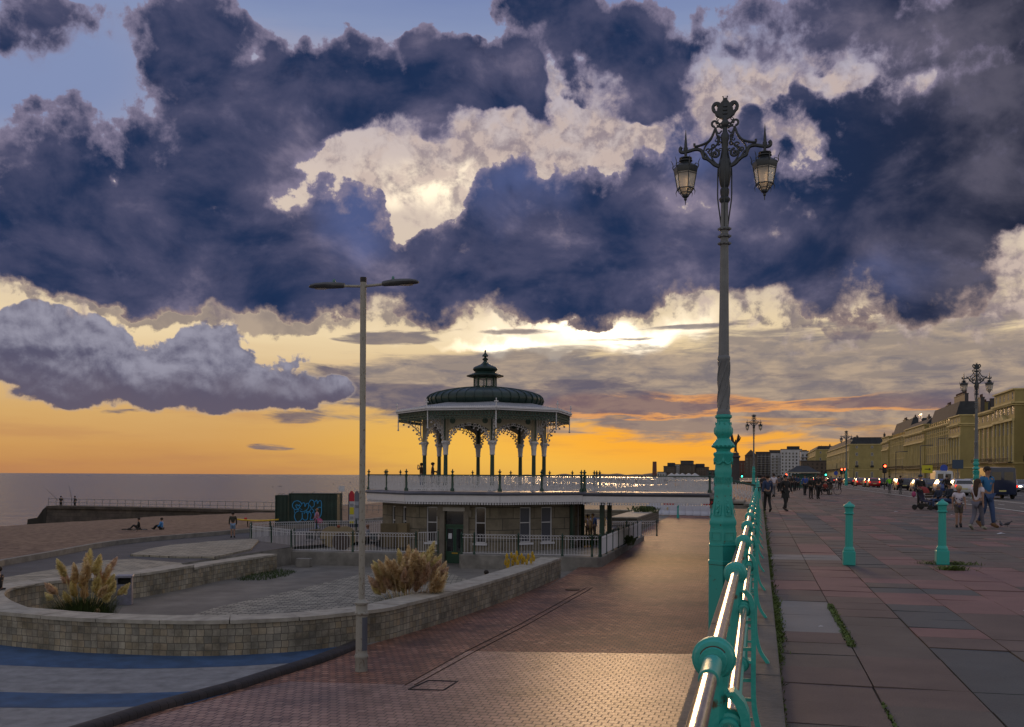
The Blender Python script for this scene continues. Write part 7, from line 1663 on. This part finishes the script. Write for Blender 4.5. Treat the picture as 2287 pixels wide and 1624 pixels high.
    if detail:
        hc = J['h1']
        b = MB(); b.add([tuple(hc + Vector((x, y, z)) * H) for x, y, z in ((-.008, .056, -.012), (.008, .056, -.012), (0, .074, -.014), (0, .056, .012))], [(0, 2, 3), (2, 1, 3), (0, 1, 2)]); b.build('nose', SK(), t)
        b = MB(); [b.sphere(tuple(hc + Vector((s_ * .020, .053, .004)) * H), .0065 * H, 8, 5) for s_ in (-1,)]; b.build('eye', M['black'], t); b = MB(); b.sphere(tuple(hc + Vector((.020, .053, .004)) * H), .0065 * H, 8, 5); b.build('eye', M['black'], t)
        b = MB(); b.sphere(tuple(hc + Vector((0, .052, -.030)) * H), (.014 * H, .004 * H, .004 * H), 8, 4); b.build('mouth', pm('lip', (.22, .08, .07)), t)
        for s_ in (-1, 1): b = MB(); b.sphere(tuple(hc + Vector((s_ * .056, 0, -.004)) * H), (.007 * H, .012 * H, .017 * H), 6, 5); b.build('ear', SK(), t, smooth=60)
    # clothes
    g = .009
    if not bare:
        V = [J['pel'] - Vector((0, 0, .0)), J['sp'], J['ch'], J['nb'] - Vector((0, 0, .012)) * H]; Rr = [(.070 + g) * H, (.064 + g) * H, (.074 + g) * H, .042 * H]; E = [(0, 1), (1, 2), (2, 3)]
        for s_ in 'LR':
            a = len(V); V.append(J['sh' + s_]); Rr.append((.036 + g) * H); E.append((2, a)); 
            if sleeve > .9: V += [J['el' + s_], J['wr' + s_]]; Rr += [(.024 + g) * H, (.016 + g * .7) * H]; E += [(a, a + 1), (a + 1, a + 2)]
            else: V.append(J['sh' + s_].lerp(J['el' + s_], .6)); Rr.append((.030 + g) * H); E.append((a, a + 1))
        skin('shirt', V, E, Rr, pm(*shirt), t, sub=1)
    V = [J['pel']]; Rr = [(.070 + g * 1.1) * H]; E = []
    for s_ in 'LR':
        a = len(V); V += [J['hp' + s_]]; Rr += [(.052 + g) * H]; E += [(0, a)]
        if shorts: V.append(J['hp' + s_].lerp(J['kn' + s_], .85)); Rr.append((.044 + g) * H); E.append((a, a + 1))
        else: V += [J['kn' + s_], J['an' + s_] + Vector((0, 0, .012)) * H]; Rr += [(.034 + g) * H, (.024 + g) * H]; E += [(a, a + 1), (a + 1, a + 2)]
    skin('shorts' if shorts else 'trousers', V, E, Rr, pm(*legs), t, sub=1)
    if skirt: b = MB(); b.lathe([(.125 * H, .36 * H), (.10 * H, .50 * H), (.085 * H, .62 * H)], 14, sc=(1, .8)); b.build('coat_skirt', pm(*shirt), t, smooth=60)
    for s_ in 'LR':
        a, c = J['an' + s_], J['to' + s_]; d = (c - a); b = MB(); b.tube([a - d * .35 - Vector((0, 0, .008)) * H, a.lerp(c, .3), c + d * .15], [.028 * H, .030 * H, .022 * H], 8, flat=1.15); b.build('shoe', pm(*shoes), t, smooth=60)
    hc = J['h1']
    if hat: b = MB(); b.sphere(tuple(hc + Vector((0, 0, .022)) * H), (.062 * H, .068 * H, .045 * H), 12, 7); b.build('hat', pm(*hat), t, smooth=60)
    b = MB(); hs = 1.22 if H < 1.4 else 1.0; b.sphere(tuple(hc + Vector((0, -.012, .014)) * H), (.061 * H * hs, .062 * H * hs, .056 * H * hs), 14, 9)
    hr_ = random.Random(int(abs(loc[0] * 37 + loc[1] * 11)))
    if long_hair:
        b.tube([hc + Vector((0, -.045, .01)) * H, hc + Vector((0, -.068, -.06)) * H, hc + Vector((.0, -.085, -.14)) * H, hc + Vector((.01, -.09, -.24)) * H, hc + Vector((.01, -.08, -.29)) * H], [.05 * H, .046 * H, .042 * H, .03 * H, .008 * H], 8, flat=1.1)
    for _ in range(90):
        a = hr_.uniform(0, 6.28); el_ = hr_.uniform(.0, 1.5); n = Vector((cos(a) * cos(el_), sin(a) * cos(el_), sin(el_)))
        if n.y > .45 and el_ < .8: continue
        p = hc + Vector((0, -.012, .014)) * H + Vector((n.x * .058, n.y * .060, n.z * .054)) * H * hs; tn = n.cross(Vector((0, 0, 1))).normalized() * .008 * H; b.add([p - tn, p + tn, p + n * .010 * H - Vector((0, 0, .018 * H))], [(0, 1, 2)])
    b.build('hair', pm(*hair), t, smooth=70)
    return t
D_ = lambda *c: c
def at(x, y, z=0.0): g = G(x, y, z); return (g.x, g.y, z)
JE = ('blue_jeans', (.03, .06, .15)); WH = ('white_shirt', (.58, .54, .62)); BK = ('black_coat', (.012, .012, .014)); GY = ('grey_jeans', (.12, .12, .16)); BL = ('blond_hair', (.38, .28, .14))
A0 = pi                                                     # facing the camera
man = person('man in a bright blue t-shirt and jeans walking behind the girl at the right edge', at(2204, 1178), A0 + .25, 1.88, ('blue_tshirt', (.02, .13, .30)), JE, pose='walk', ph=-.8, sleeve=.5, detail=True, shoes=('brown_shoes', (.12, .06, .02)), arms={'elR': (.15, -.02, .65), 'wrR': (.20, .0, .50)})
girl = person('girl with long brown ponytail, white top and grey jeans striding beside the man in blue', at(2183, 1183), -.95, 1.50, WH, GY, ('brown_hair', (.05, .025, .015)), pose='walk', ph=1.0, long_hair=True, sleeve=.5, detail=True, shoes=('trainers', (.25, .25, .2)))
boy = person('blond boy in a white patterned t-shirt walking at the left of the girl', at(2141, 1178), A0 - .3, 1.28, WH, ('beige_shorts', (.10, .085, .07)), BL, pose='walk', ph=.5, sleeve=.5, detail=True, shorts=True)
b = MB()
for i in range(14): b.sphere((R.uniform(-.085, .085), .125 + R.uniform(0, .005), .72 + R.uniform(-.1, .17)), (.022, .006, .018), 6, 4)
b.build('shirt_print', pm('print_dark', (.04, .03, .10)), boy, smooth=60)
# bench with two people, pushchair
bz = at(2098, 1142); bt = thing('bench', 'low dark promenade bench under the grey haired person, behind the pushchair', 'bench', (P(2110, 1140, 47.5).x, 47.5, 0), PANG + .4)
b = MB()
for i in range(4): b.box((0, -.18 + i * .12, .43), (1.7, .09, .035))
b.build('seat', pm('bench_wood', (.06, .04, .025)), bt)
b = MB()
for i in range(3): b.box((0, .26, .58 + i * .12), (1.7, .03, .09))
b.build('backrest', pm('bench_wood', (.06, .04, .025)), bt)
for x in (-.7, .7): b = MB(); b.box((x, .0, .2), (.06, .45, .4)); b.build('leg', M['black'], bt)
person('grey haired person in a dark top seated at the left of the bench', (P(2097, 1140, 47.3).x, 47.3, 0), pi / 2 + .3, 1.66, ('dark_blue_top', (.02, .03, .06)), JE, ('grey_hair', (.25, .24, .22)), pose='sit')
person('dark haired man in a dark jumper seated on the bench, leaning left', (P(2121, 1140, 46.6).x, 46.6, 0), pi / 2 + .1, 1.78, ('dark_jumper', (.012, .02, .035)), JE, pose='sit')
person('person in a dark helmet and top standing behind the pushchair', (P(2055, 1138, 49).x, 49, 0), A0, 1.68, BK, BK, hat=('helmet', (.03, .05, .08)))
def pushchair():
    t = thing('pushchair', 'dark pushchair with a red hood and pink bag standing before the bench', 'pushchair', at(2066, 1139), PANG + .9)
    b = MB()
    for s_ in (-1, 1):
        b.tube([(s_ * .24, -.42, .16), (s_ * .24, .0, .42), (s_ * .22, .42, .98), (s_ * .22, .52, 1.02)], .014, 6); b.tube([(s_ * .24, .36, .14), (s_ * .24, .0, .42)], .014, 6)
    b.tube([(-.22, .52, 1.02), (.22, .52, 1.02)], .018, 6); b.tube([(-.24, .36, .14), (.24, .36, .14)], .012, 6); b.build('frame', M['dkgrey'], t)
    for x, y in ((-.26, -.42), (.26, -.42), (-.28, .36), (.28, .36)):
        b = MB(); b.lathe([(.07, -.02), (.12, -.02), (.125, 0), (.12, .02), (.07, .02)], 16, M=Matrix.Translation((x, y, .125)) @ Matrix.Rotation(pi / 2, 4, 'Y')); w = b.build('wheel', M['rubber'], t); b = MB(); b.lathe([(.07, -.012), (.07, .012)], 10, M=Matrix.Translation((x, y, .125)) @ Matrix.Rotation(pi / 2, 4, 'Y')); b.build('rim', pm('lilac_rim', (.12, .12, .25)), w)
    b = MB(); b.loft([[(-.22, y, z - .05), (.22, y, z - .05), (.22, y, z), (-.22, y, z)] for y, z in ((-.30, .40), (-.05, .42), (.12, .46), (.24, .84))]); b.build('seat', pm('navy_fabric', (.02, .02, .06)), t)
    b = MB(); prof = [(.30 * cos(radians(a)), .30 * sin(radians(a))) for a in range(0, 100, 14)]; b.loft([[(x, .22 - c, .78 + s_) for c, s_ in prof] + [(x, .22 - c * .94, .78 + s_ * .94) for c, s_ in prof[::-1]] for x in (-.25, -.1, .1, .25)]); b.build('hood', pm('red_hood', (.22, .015, .015)), t, smooth=50)
    b = MB(); b.box((0, .1, .22), (.4, .36, .16)); b.build('basket', M['black'], t)
    b = MB(); b.sphere((-.28, .4, .72), (.09, .1, .14), 10, 6); b.build('bag', pm('pink_bag', (.35, .06, .16)), t, smooth=60)
pushchair()
# walkers further off
person('woman in a black coat walking alone on the promenade, nearest of the distant walkers', at(1754, 1141.5), A0 + .4, 1.62, BK, BK, pose='walk', ph=.7, skirt=True)
person('walker in dark blue clothes near the railing, left of the woman in black', at(1714, 1143), 0.1, 1.62, ('navy_top', (.02, .04, .10)), BK, pose='walk', ph=-.6)
person('man in a white t-shirt and light trousers walking away beside the railing', at(1728, 1110), 0, 1.78, WH, ('pale_trousers', (.16, .15, .16)), pose='walk', ph=.6, sleeve=.5)
person('man in a bright blue jacket walking towards us, left of the two dark figures', at(1797.5, 1106.5), A0, 1.72, ('blue_jacket', (.03, .07, .30)), BK, pose='walk', ph=.5)
person('dark clothed person looking down, between the blue jacket and the tallest dark figure', at(1811, 1114), A0 + .2, 1.58, ('brown_black_top', (.02, .018, .015)), BK, pose='stand')
person('broad figure all in black beside the parked bicycle', at(1827, 1114.5), A0, 1.75, BK, BK, pose='walk', ph=.5)
bt2 = copy_tree(bt); put(bt2, (P(1838, 1105, 84.5).x, 84.5, 0), PANG, 'distant dark bench between the black figure and the parked bicycle')
bt2['group'] = 'promenade benches'; bt['group'] = 'promenade benches'
person('person in a red top seated on the distant bench by the bicycle', (P(1844, 1105, 84).x, 84.2, 0), A0 + .5, 1.65, ('red_top', (.25, .03, .02)), BK, pose='sit')
person('person in dark clothes seated at the left end of the distant bench', (P(1834, 1105, 84).x, 84.2, 0), A0 - .3, 1.65, BK, BK, pose='sit')
hx = [(1737, 1093, 118, 'shirt_grey', (.1, .1, .12)), (1745, 1092, 122, 'shirt_dark', (.02, .02, .025)), (1766, 1094, 116, 'shirt_rust', (.14, .05, .03)), (1776, 1096, 108, 'navy_top', (.02, .04, .10)), (1704, 1092, 124, 'shirt_rust', (.14, .05, .03)), (1709, 1096, 112, 'shirt_dark', (.02, .02, .025)), (1856, 1092, 122, 'shirt_grey', (.1, .1, .12)), (1762, 1090, 134, 'shirt_dark', (.02, .02, .025)), (1822, 1093, 118, 'navy_top', (.02, .04, .10)), (1702, 1100, 98, 'shirt_dark', (.02, .02, .025)), (1739, 1100, 100, 'shirt_grey', (.1, .1, .12)), (1770, 1100, 103, 'shirt_dark', (.02, .02, .025)), (1783, 1098, 112, 'navy_top', (.02, .04, .10)), (1805, 1094, 125, 'shirt_grey', (.1, .1, .12)), (1850, 1096, 112, 'shirt_dark', (.02, .02, .025)), (1837, 1092, 128, 'shirt_rust', (.14, .05, .03)), (1875, 1094, 118, 'shirt_dark', (.02, .02, .025))]
for i, (x, y, Y, n, c) in enumerate(hx): person('one of the tiny far walkers scattered around the seafront shelter', (P(x, 1090, Y).x, Y, 0), A0 if i % 2 else 0, R.uniform(1.58, 1.8), (n, c), BK, pose='walk', ph=R.choice([-.6, .6]), group='far walkers')
def bicycle(label, loc, rz, lying=False):
    t = thing('bicycle', label, 'bicycle', loc, rz, 'bicycles'); 
    if lying: t.rotation_euler = (radians(82), 0, rz)
    for x in (-.53, .53):
        b = MB(); n = 28; b.tube([(x + .33 * cos(2 * pi * i / n), 0, .34 + .33 * sin(2 * pi * i / n)) for i in range(n)], .018, 6, closed=True); w = b.build('wheel', M['rubber'], t, smooth=60); b = MB()
        for i in range(12): a = 2 * pi * i / 12; b.tube([(x, 0, .34), (x + .32 * cos(a), 0, .34 + .32 * sin(a))], .003, 3)
        b.tube([(x, -.05, .34), (x, .05, .34)], .02, 6); b.build('spokes', M['rim'], w)
    b = MB(); T = lambda *p: b.tube(list(p), .016, 6)
    T((-.53, 0, .34), (-.08, 0, .30)); T((-.08, 0, .30), (-.2, 0, .82)); T((-.08, 0, .30), (.38, 0, .74)); T((-.18, 0, .74), (.36, 0, .80)); T((-.53, 0, .34), (-.18, 0, .74)); T((.53, 0, .34), (.38, 0, .72), (.34, 0, .95)); b.build('frame', M['dkgrey'], t)
    b = MB(); b.sphere((-.22, 0, .88), (.13, .07, .04), 8, 5); b.build('saddle', M['black'], t, smooth=60); b = MB(); b.tube([(.25, -.26, .98), (.36, -.1, .98), (.36, .1, .98), (.25, .26, .98)], .013, 6); b.build('handlebar', M['black'], t)
    b = MB(); b.lathe([(.09, -.01), (.09, .01)], 14, M=Matrix.Translation((-.08, -.04, .30)) @ Matrix.Rotation(pi / 2, 4, 'X')); b.tube([(-.08, -.09, .30), (.04, -.09, .16)], .01, 5); b.build('crank', M['rim'], t); return t
bicycle('parked bicycle with a front basket beside the distant bench', (P(1857, 1106, 84).x, 84, 0), .1)
for x, Y, lb, sh_, k in ((1986.5, 91, 'cyclist in a fluorescent yellow-green jacket and helmet riding away in the cycle lane', ('hi_vis', (.18, .60, .02)), 0), (2011, 88, 'cyclist in dark clothing riding to the right of the fluorescent one', BK, 1)):
    v = P(x, 1104, Y); bk = bicycle('bicycle under the fluorescent cyclist' if not k else 'bicycle under the dark clothed cyclist', (v.x, Y, 0), PANG + pi / 2)
    person(lb, (v.x, Y, .42), PANG, 1.72, sh_, BK if k else GY, pose='sit', arms={'knL': (-.055, .16, .36), 'knR': (.055, .14, .22), 'anL': (-.055, .08, .14), 'anR': (.055, .06, .0), 'toL': (-.055, .15, .12), 'toR': (.055, .13, -.02), 'elL': (-.13, .10, .42), 'elR': (.13, .10, .42), 'wrL': (-.13, .24, .34), 'wrR': (.13, .24, .34)}, hat=('white_helmet', (.5, .5, .5)) if not k else None)
vb = P(2114, 1100, 80); bicycle('bicycle under the hunched dark rider by the van', (vb.x, 80, 0), PANG + pi / 2); person('hunched rider in black cycling past the front of the dark van', (vb.x, 80, .42), PANG, 1.8, BK, BK, pose='sit', arms={'knL': (-.055, .16, .36), 'knR': (.055, .14, .22), 'anL': (-.055, .08, .14), 'anR': (.055, .06, .0), 'toL': (-.055, .15, .12), 'toR': (.055, .13, -.02), 'elL': (-.13, .10, .42), 'elR': (.13, .10, .42), 'wrL': (-.13, .24, .34), 'wrR': (.13, .24, .34)})
# pigeons and litter
for i, (x, y, r_) in enumerate(((2218, 1176, .3), (2236, 1178, 1.4), (2250, 1177, -.6))):
    g_ = at(x, y); t = thing('pigeon', ['grey pigeon pecking nearest the man in blue', 'grey pigeon in the middle of the three on the paving', 'grey pigeon farthest right of the three on the paving'][i], 'pigeon', g_, r_, 'pigeons on the paving'); b = MB(); b.loft([[(x_, w * cos(a), z + h * sin(a)) for a in [2 * pi * k / 10 for k in range(10)]] for x_, w, h, z in ((-.20, .012, .005, .09), (-.14, .03, .012, .095), (-.06, .055, .05, .11), (.02, .062, .062, .13), (.08, .045, .05, .15), (.11, .025, .028, .19), (.135, .027, .028, .225), (.16, .018, .02, .22), (.185, .004, .004, .212))])
    for s_ in (-1, 1): b.tube([(0, s_ * .025, .09), (.005, s_ * .025, .0)], .005, 4)
    b.build('body', pm('pigeon_grey', (.06, .06, .075)), t, smooth=60); b = MB(); b.tube([(.18, 0, .213), (.205, 0, .205)], [.006, .002], 5); b.build('beak', M['black'], t); t.scale = (.8, .8, .8)
for x, y, lb, sc_ in ((2236, 1192.5, 'crumpled white paper lying on the slabs beneath the pigeons', 1.0), (2126, 1150, 'tiny white scrap on the paving behind the boy', .5), (2001, 1143, 'white cup lid on the dark paving before the cyclists', .8), (1833, 1399, 'white scrap beside the weed strip at the pale slabs', .2), (2292, 1364, 'bottle cap on the slabs at the right edge', .3)):
    g_ = at(x, y, .012); b = MB(); b.add([(-.12, -.04, 0), (.0, -.06, .02), (.13, -.03, 0), (.11, .05, .01), (.01, .04, .035), (-.1, .05, 0)], [(0, 1, 4, 5), (1, 2, 3, 4)]); o = b.build('paper_scrap', M['paper'], loc=g_); o.scale = (sc_,) * 3; tag(o, lb, 'litter', 'scraps of litter')
# ---------------------------------------------------------------- people on the bandstand and below
def dk(x, y, Y): return P(x, y, Y)
person('person in a cap and dark jacket on the balcony between two left columns', (dk(966, 1090, 57.6).x, 57.6, .6), -1.4, 1.66, BK, BK, hat=('cap', (.02, .02, .02)), arms={'elL': (-.12, .05, .66), 'wrL': (-.10, .17, .66)})
person('photographer half hidden by the far left column, both hands raised to a camera', (dk(941, 1090, 58.4).x, 58.4, .6), 1.2, 1.64, ('brown_top', (.06, .035, .02)), JE, sleeve=.5, arms={'elL': (-.11, .09, .74), 'wrL': (-.05, .12, .88), 'elR': (.11, .09, .74), 'wrR': (.05, .12, .88)})
person('woman in white and pink with a bright bag walking past the graffitied container', (P(708, 1185, 69.5).x, 69.5, -2.43), 1.5, 1.58, ('pink_top', (.42, .20, .28)), ('pale_blue_trousers', (.25, .28, .45)), ('light_hair', (.25, .14, .07)), pose='walk', ph=.7)
b = MB(); v = P(712, 1164, 69.3); b.sphere((0, 0, 0), (.28, .12, .2), 10, 7); b.tube([(-.12, 0, .15), (0, 0, .42), (.12, 0, .15)], .012, 5); o = b.build('shoulder_bag', pm('pink_bag', (.35, .06, .16)), loc=(v.x, 69.3, v.z), smooth=60); tag(o, 'bright pink and white bag on the arm of the woman by the container', 'bag')
person('man in a dark top and pale blue shorts standing on the seafront path', (P(520, 1201, 61.4).x, 61.4, -2.43), .3, 1.62, ('olive_top', (.035, .03, .02)), ('pale_blue_shorts', (.16, .24, .38)), pose='stand', shorts=True, hat=('cap', (.02, .02, .02)))
person('person in a dark coat sitting on the shingle behind the lying bicycle', tuple(on_beach(310, 1183)), 1.9, 1.7, BK, BK, pose='ground')
bicycle('bicycle lying flat on the shingle beside the seated pair', tuple(on_beach(303, 1186) + Vector((0, 0, .08))), .15, lying=True)
pr_ = person('person in a bright blue top reclining on the shingle, right of the lying bicycle', tuple(on_beach(361, 1183)), 1.5, 1.68, ('sky_blue_top', (.06, .22, .50)), BK, pose='ground')
for x, k, lb in ((136, 0, 'left angler in dark clothes at the end of the stone groyne'), (167, 1, 'right angler bending forward at the end of the stone groyne')):
    zg = P(x, 1131, 131).z; t = person(lb, (P(x, 1131, 131).x, 131, zg - .35), .2 - .8 * k, 1.75, BK, BK, pose='stand', hat=('cap', (.02, .02, .02)), arms={'elL': (-.12, .08, .66), 'wrL': (-.06, .16, .64), 'elR': (.12, .08, .66), 'wrR': (.06, .16, .64)})
    a = P(x - 6, 1118, 131); c = P(x - 35 if not k else x - 13, 1090 if not k else 1083, 133); b = MB(); b.tube([(0, 0, 0), tuple(c - a)], [.03, .012], 5); o = b.build('fishing_rod', M['black'], loc=tuple(a)); tag(o, 'long thin fishing rod held out over the sea by the %s angler' % ('right' if k else 'left'), 'fishing rod', 'fishing rods')
person('dark haired person seated behind the near wall, only the head showing', (P(1086, 1283, 42.3).x, 42.3, P(1086, 1277, 42.3).z - 1.19), .3, 1.75, BK, BK, pose='sit')
person('dark figure sitting on the wall coping at the far left edge, cut by the frame', (P(-3, 1330, 33).x, 33, ZT - .43), 1.4, 1.7, BK, BK, pose='sit')
person('man in a white t-shirt standing behind the fence right of the bandstand', (P(1313, 1200, 63).x, 63, -2.62), .2, 1.72, WH, ('grey_brown_trousers', (.08, .06, .05)), pose='stand', sleeve=.5)
person('person in a blue top close behind the man in white at the fence', (P(1324, 1200, 64).x, 64, -2.62), .1, 1.74, ('blue_top', (.04, .08, .22)), ('grey_brown_trousers', (.08, .06, .05)), pose='stand')
person('cafe customer with reddish hair and black top at the table behind the striped barrels', (P(756, 1200, 57.5).x, 57.5, ZF), .6, 1.68, BK, BK, ('red_hair', (.25, .07, .04)), pose='sit')
person('bald cafe customer in a pale collar seated left of the wooden screens', (P(821, 1200, 58).x, 58, ZF), -1.2, 1.7, ('grey_top', (.2, .22, .28)), BK, ('bald_head', (.25, .13, .09)), pose='sit')
# cafe furniture
WO = pm('table_wood', (.20, .155, .09)); WO2 = pm('screen_wood', (.11, .085, .05))
def barrel(label, x, y, Y, r_, m_, h=.75):
    v = P(x, y, Y); t = thing('cafe_table', label, 'table', (v.x, Y, ZF), 0, 'cafe tables behind the fence'); b = MB(); b.lathe([(r_, h), (r_, h + .04)], 22); b.build('tabletop', m_, t); b = MB(); b.lathe([(.05, .03), (.05, h)], 10); b.build('leg', M['black'], t); b = MB(); b.lathe([(.26, 0), (.24, .03)], 16); b.build('foot', M['black'], t)
def folded(label, x, Y, r_, m_, tilt=1.25):
    v = P(x, 1200, Y); t = thing('folded_table', label, 'table', (v.x, Y, ZF + r_ * .98), 0, 'round tables folded on edge'); t.rotation_euler = (tilt, 0, .15); b = MB(); b.lathe([(r_, -.02), (r_, .02)], 24); b.build('tabletop', m_, t); b = MB(); b.box((0, -.1, -.1), (.06, r_ * 1.2, .06)); b.build('leg', M['black'], t)
folded('upright folded round table with a pale top, left of the red haired customer', 740, 56.4, .62, WO); folded('upright folded round table with a pale top, right of the red haired customer', 771, 56.3, .62, WO); folded('dark round table stood on edge just behind the front fence', 762, 53.9, .5, pm('dark_top', (.05, .035, .03)))
barrel('cafe table laid with cups behind the front fence left of the lamp pole', 792, 1195, 58.5, .45, WO2); barrel('cafe table right of the slim lamp pole behind the front fence', 850, 1195, 57, .45, WO2); barrel('small far table near the back fence left of the customers', 705, 1195, 60, .4, WO2)
for x, w, lb in ((868, .9, 'folded brown wooden screen leaning by the left cafe windows, left one'), (886, 1.15, 'folded brown wooden screen leaning by the left cafe windows, middle one'), (906, .7, 'folded brown wooden screen leaning by the left cafe windows, right one')):
    v = P(x, 1190, 55.5); t = thing('wooden_screen', lb, 'screen', (v.x, 55.5 + (x - 868) * .01, ZF), .12, 'folded wooden screens'); b = MB(); b.box((0, 0, .75), (w, .08, 1.35), taper=1.0); b.build('panel', WO if x != 868 else WO2, t, bevel=.02); b = MB(); b.box((-w * .4, .1, .35), (.05, .3, .7)); b.box((w * .4, .1, .35), (.05, .3, .7)); b.build('stand', M['black'], t)
for i, x in enumerate((690, 722, 805, 835, 895)):
    v = P(x, 1200, 55 + (i % 3) * 1.4); t = thing('cafe_chair', ['dark cafe chair nearest the curved end of the fence', 'dark cafe chair left of the folded tables', 'dark cafe chair just left of the slim lamp pole', 'dark cafe chair beside the bald customer', 'dark cafe chair below the wooden screens'][i], 'chair', (v.x, v.y, ZF), i * 1.1, 'cafe chairs'); b = MB(); b.box((0, 0, .45), (.42, .42, .03)); b.build('seat', M['dkgrey'], t); b = MB(); b.box((0, .2, .72), (.40, .03, .34)); b.build('backrest', M['dkgrey'], t)
    for sx in (-1, 1):
        for sy in (-1, 1): b = MB(); b.tube([(sx * .19, sy * .19, 0), (sx * .18, sy * .18, .45)], .012, 5); b.build('leg', M['dkgrey'], t)
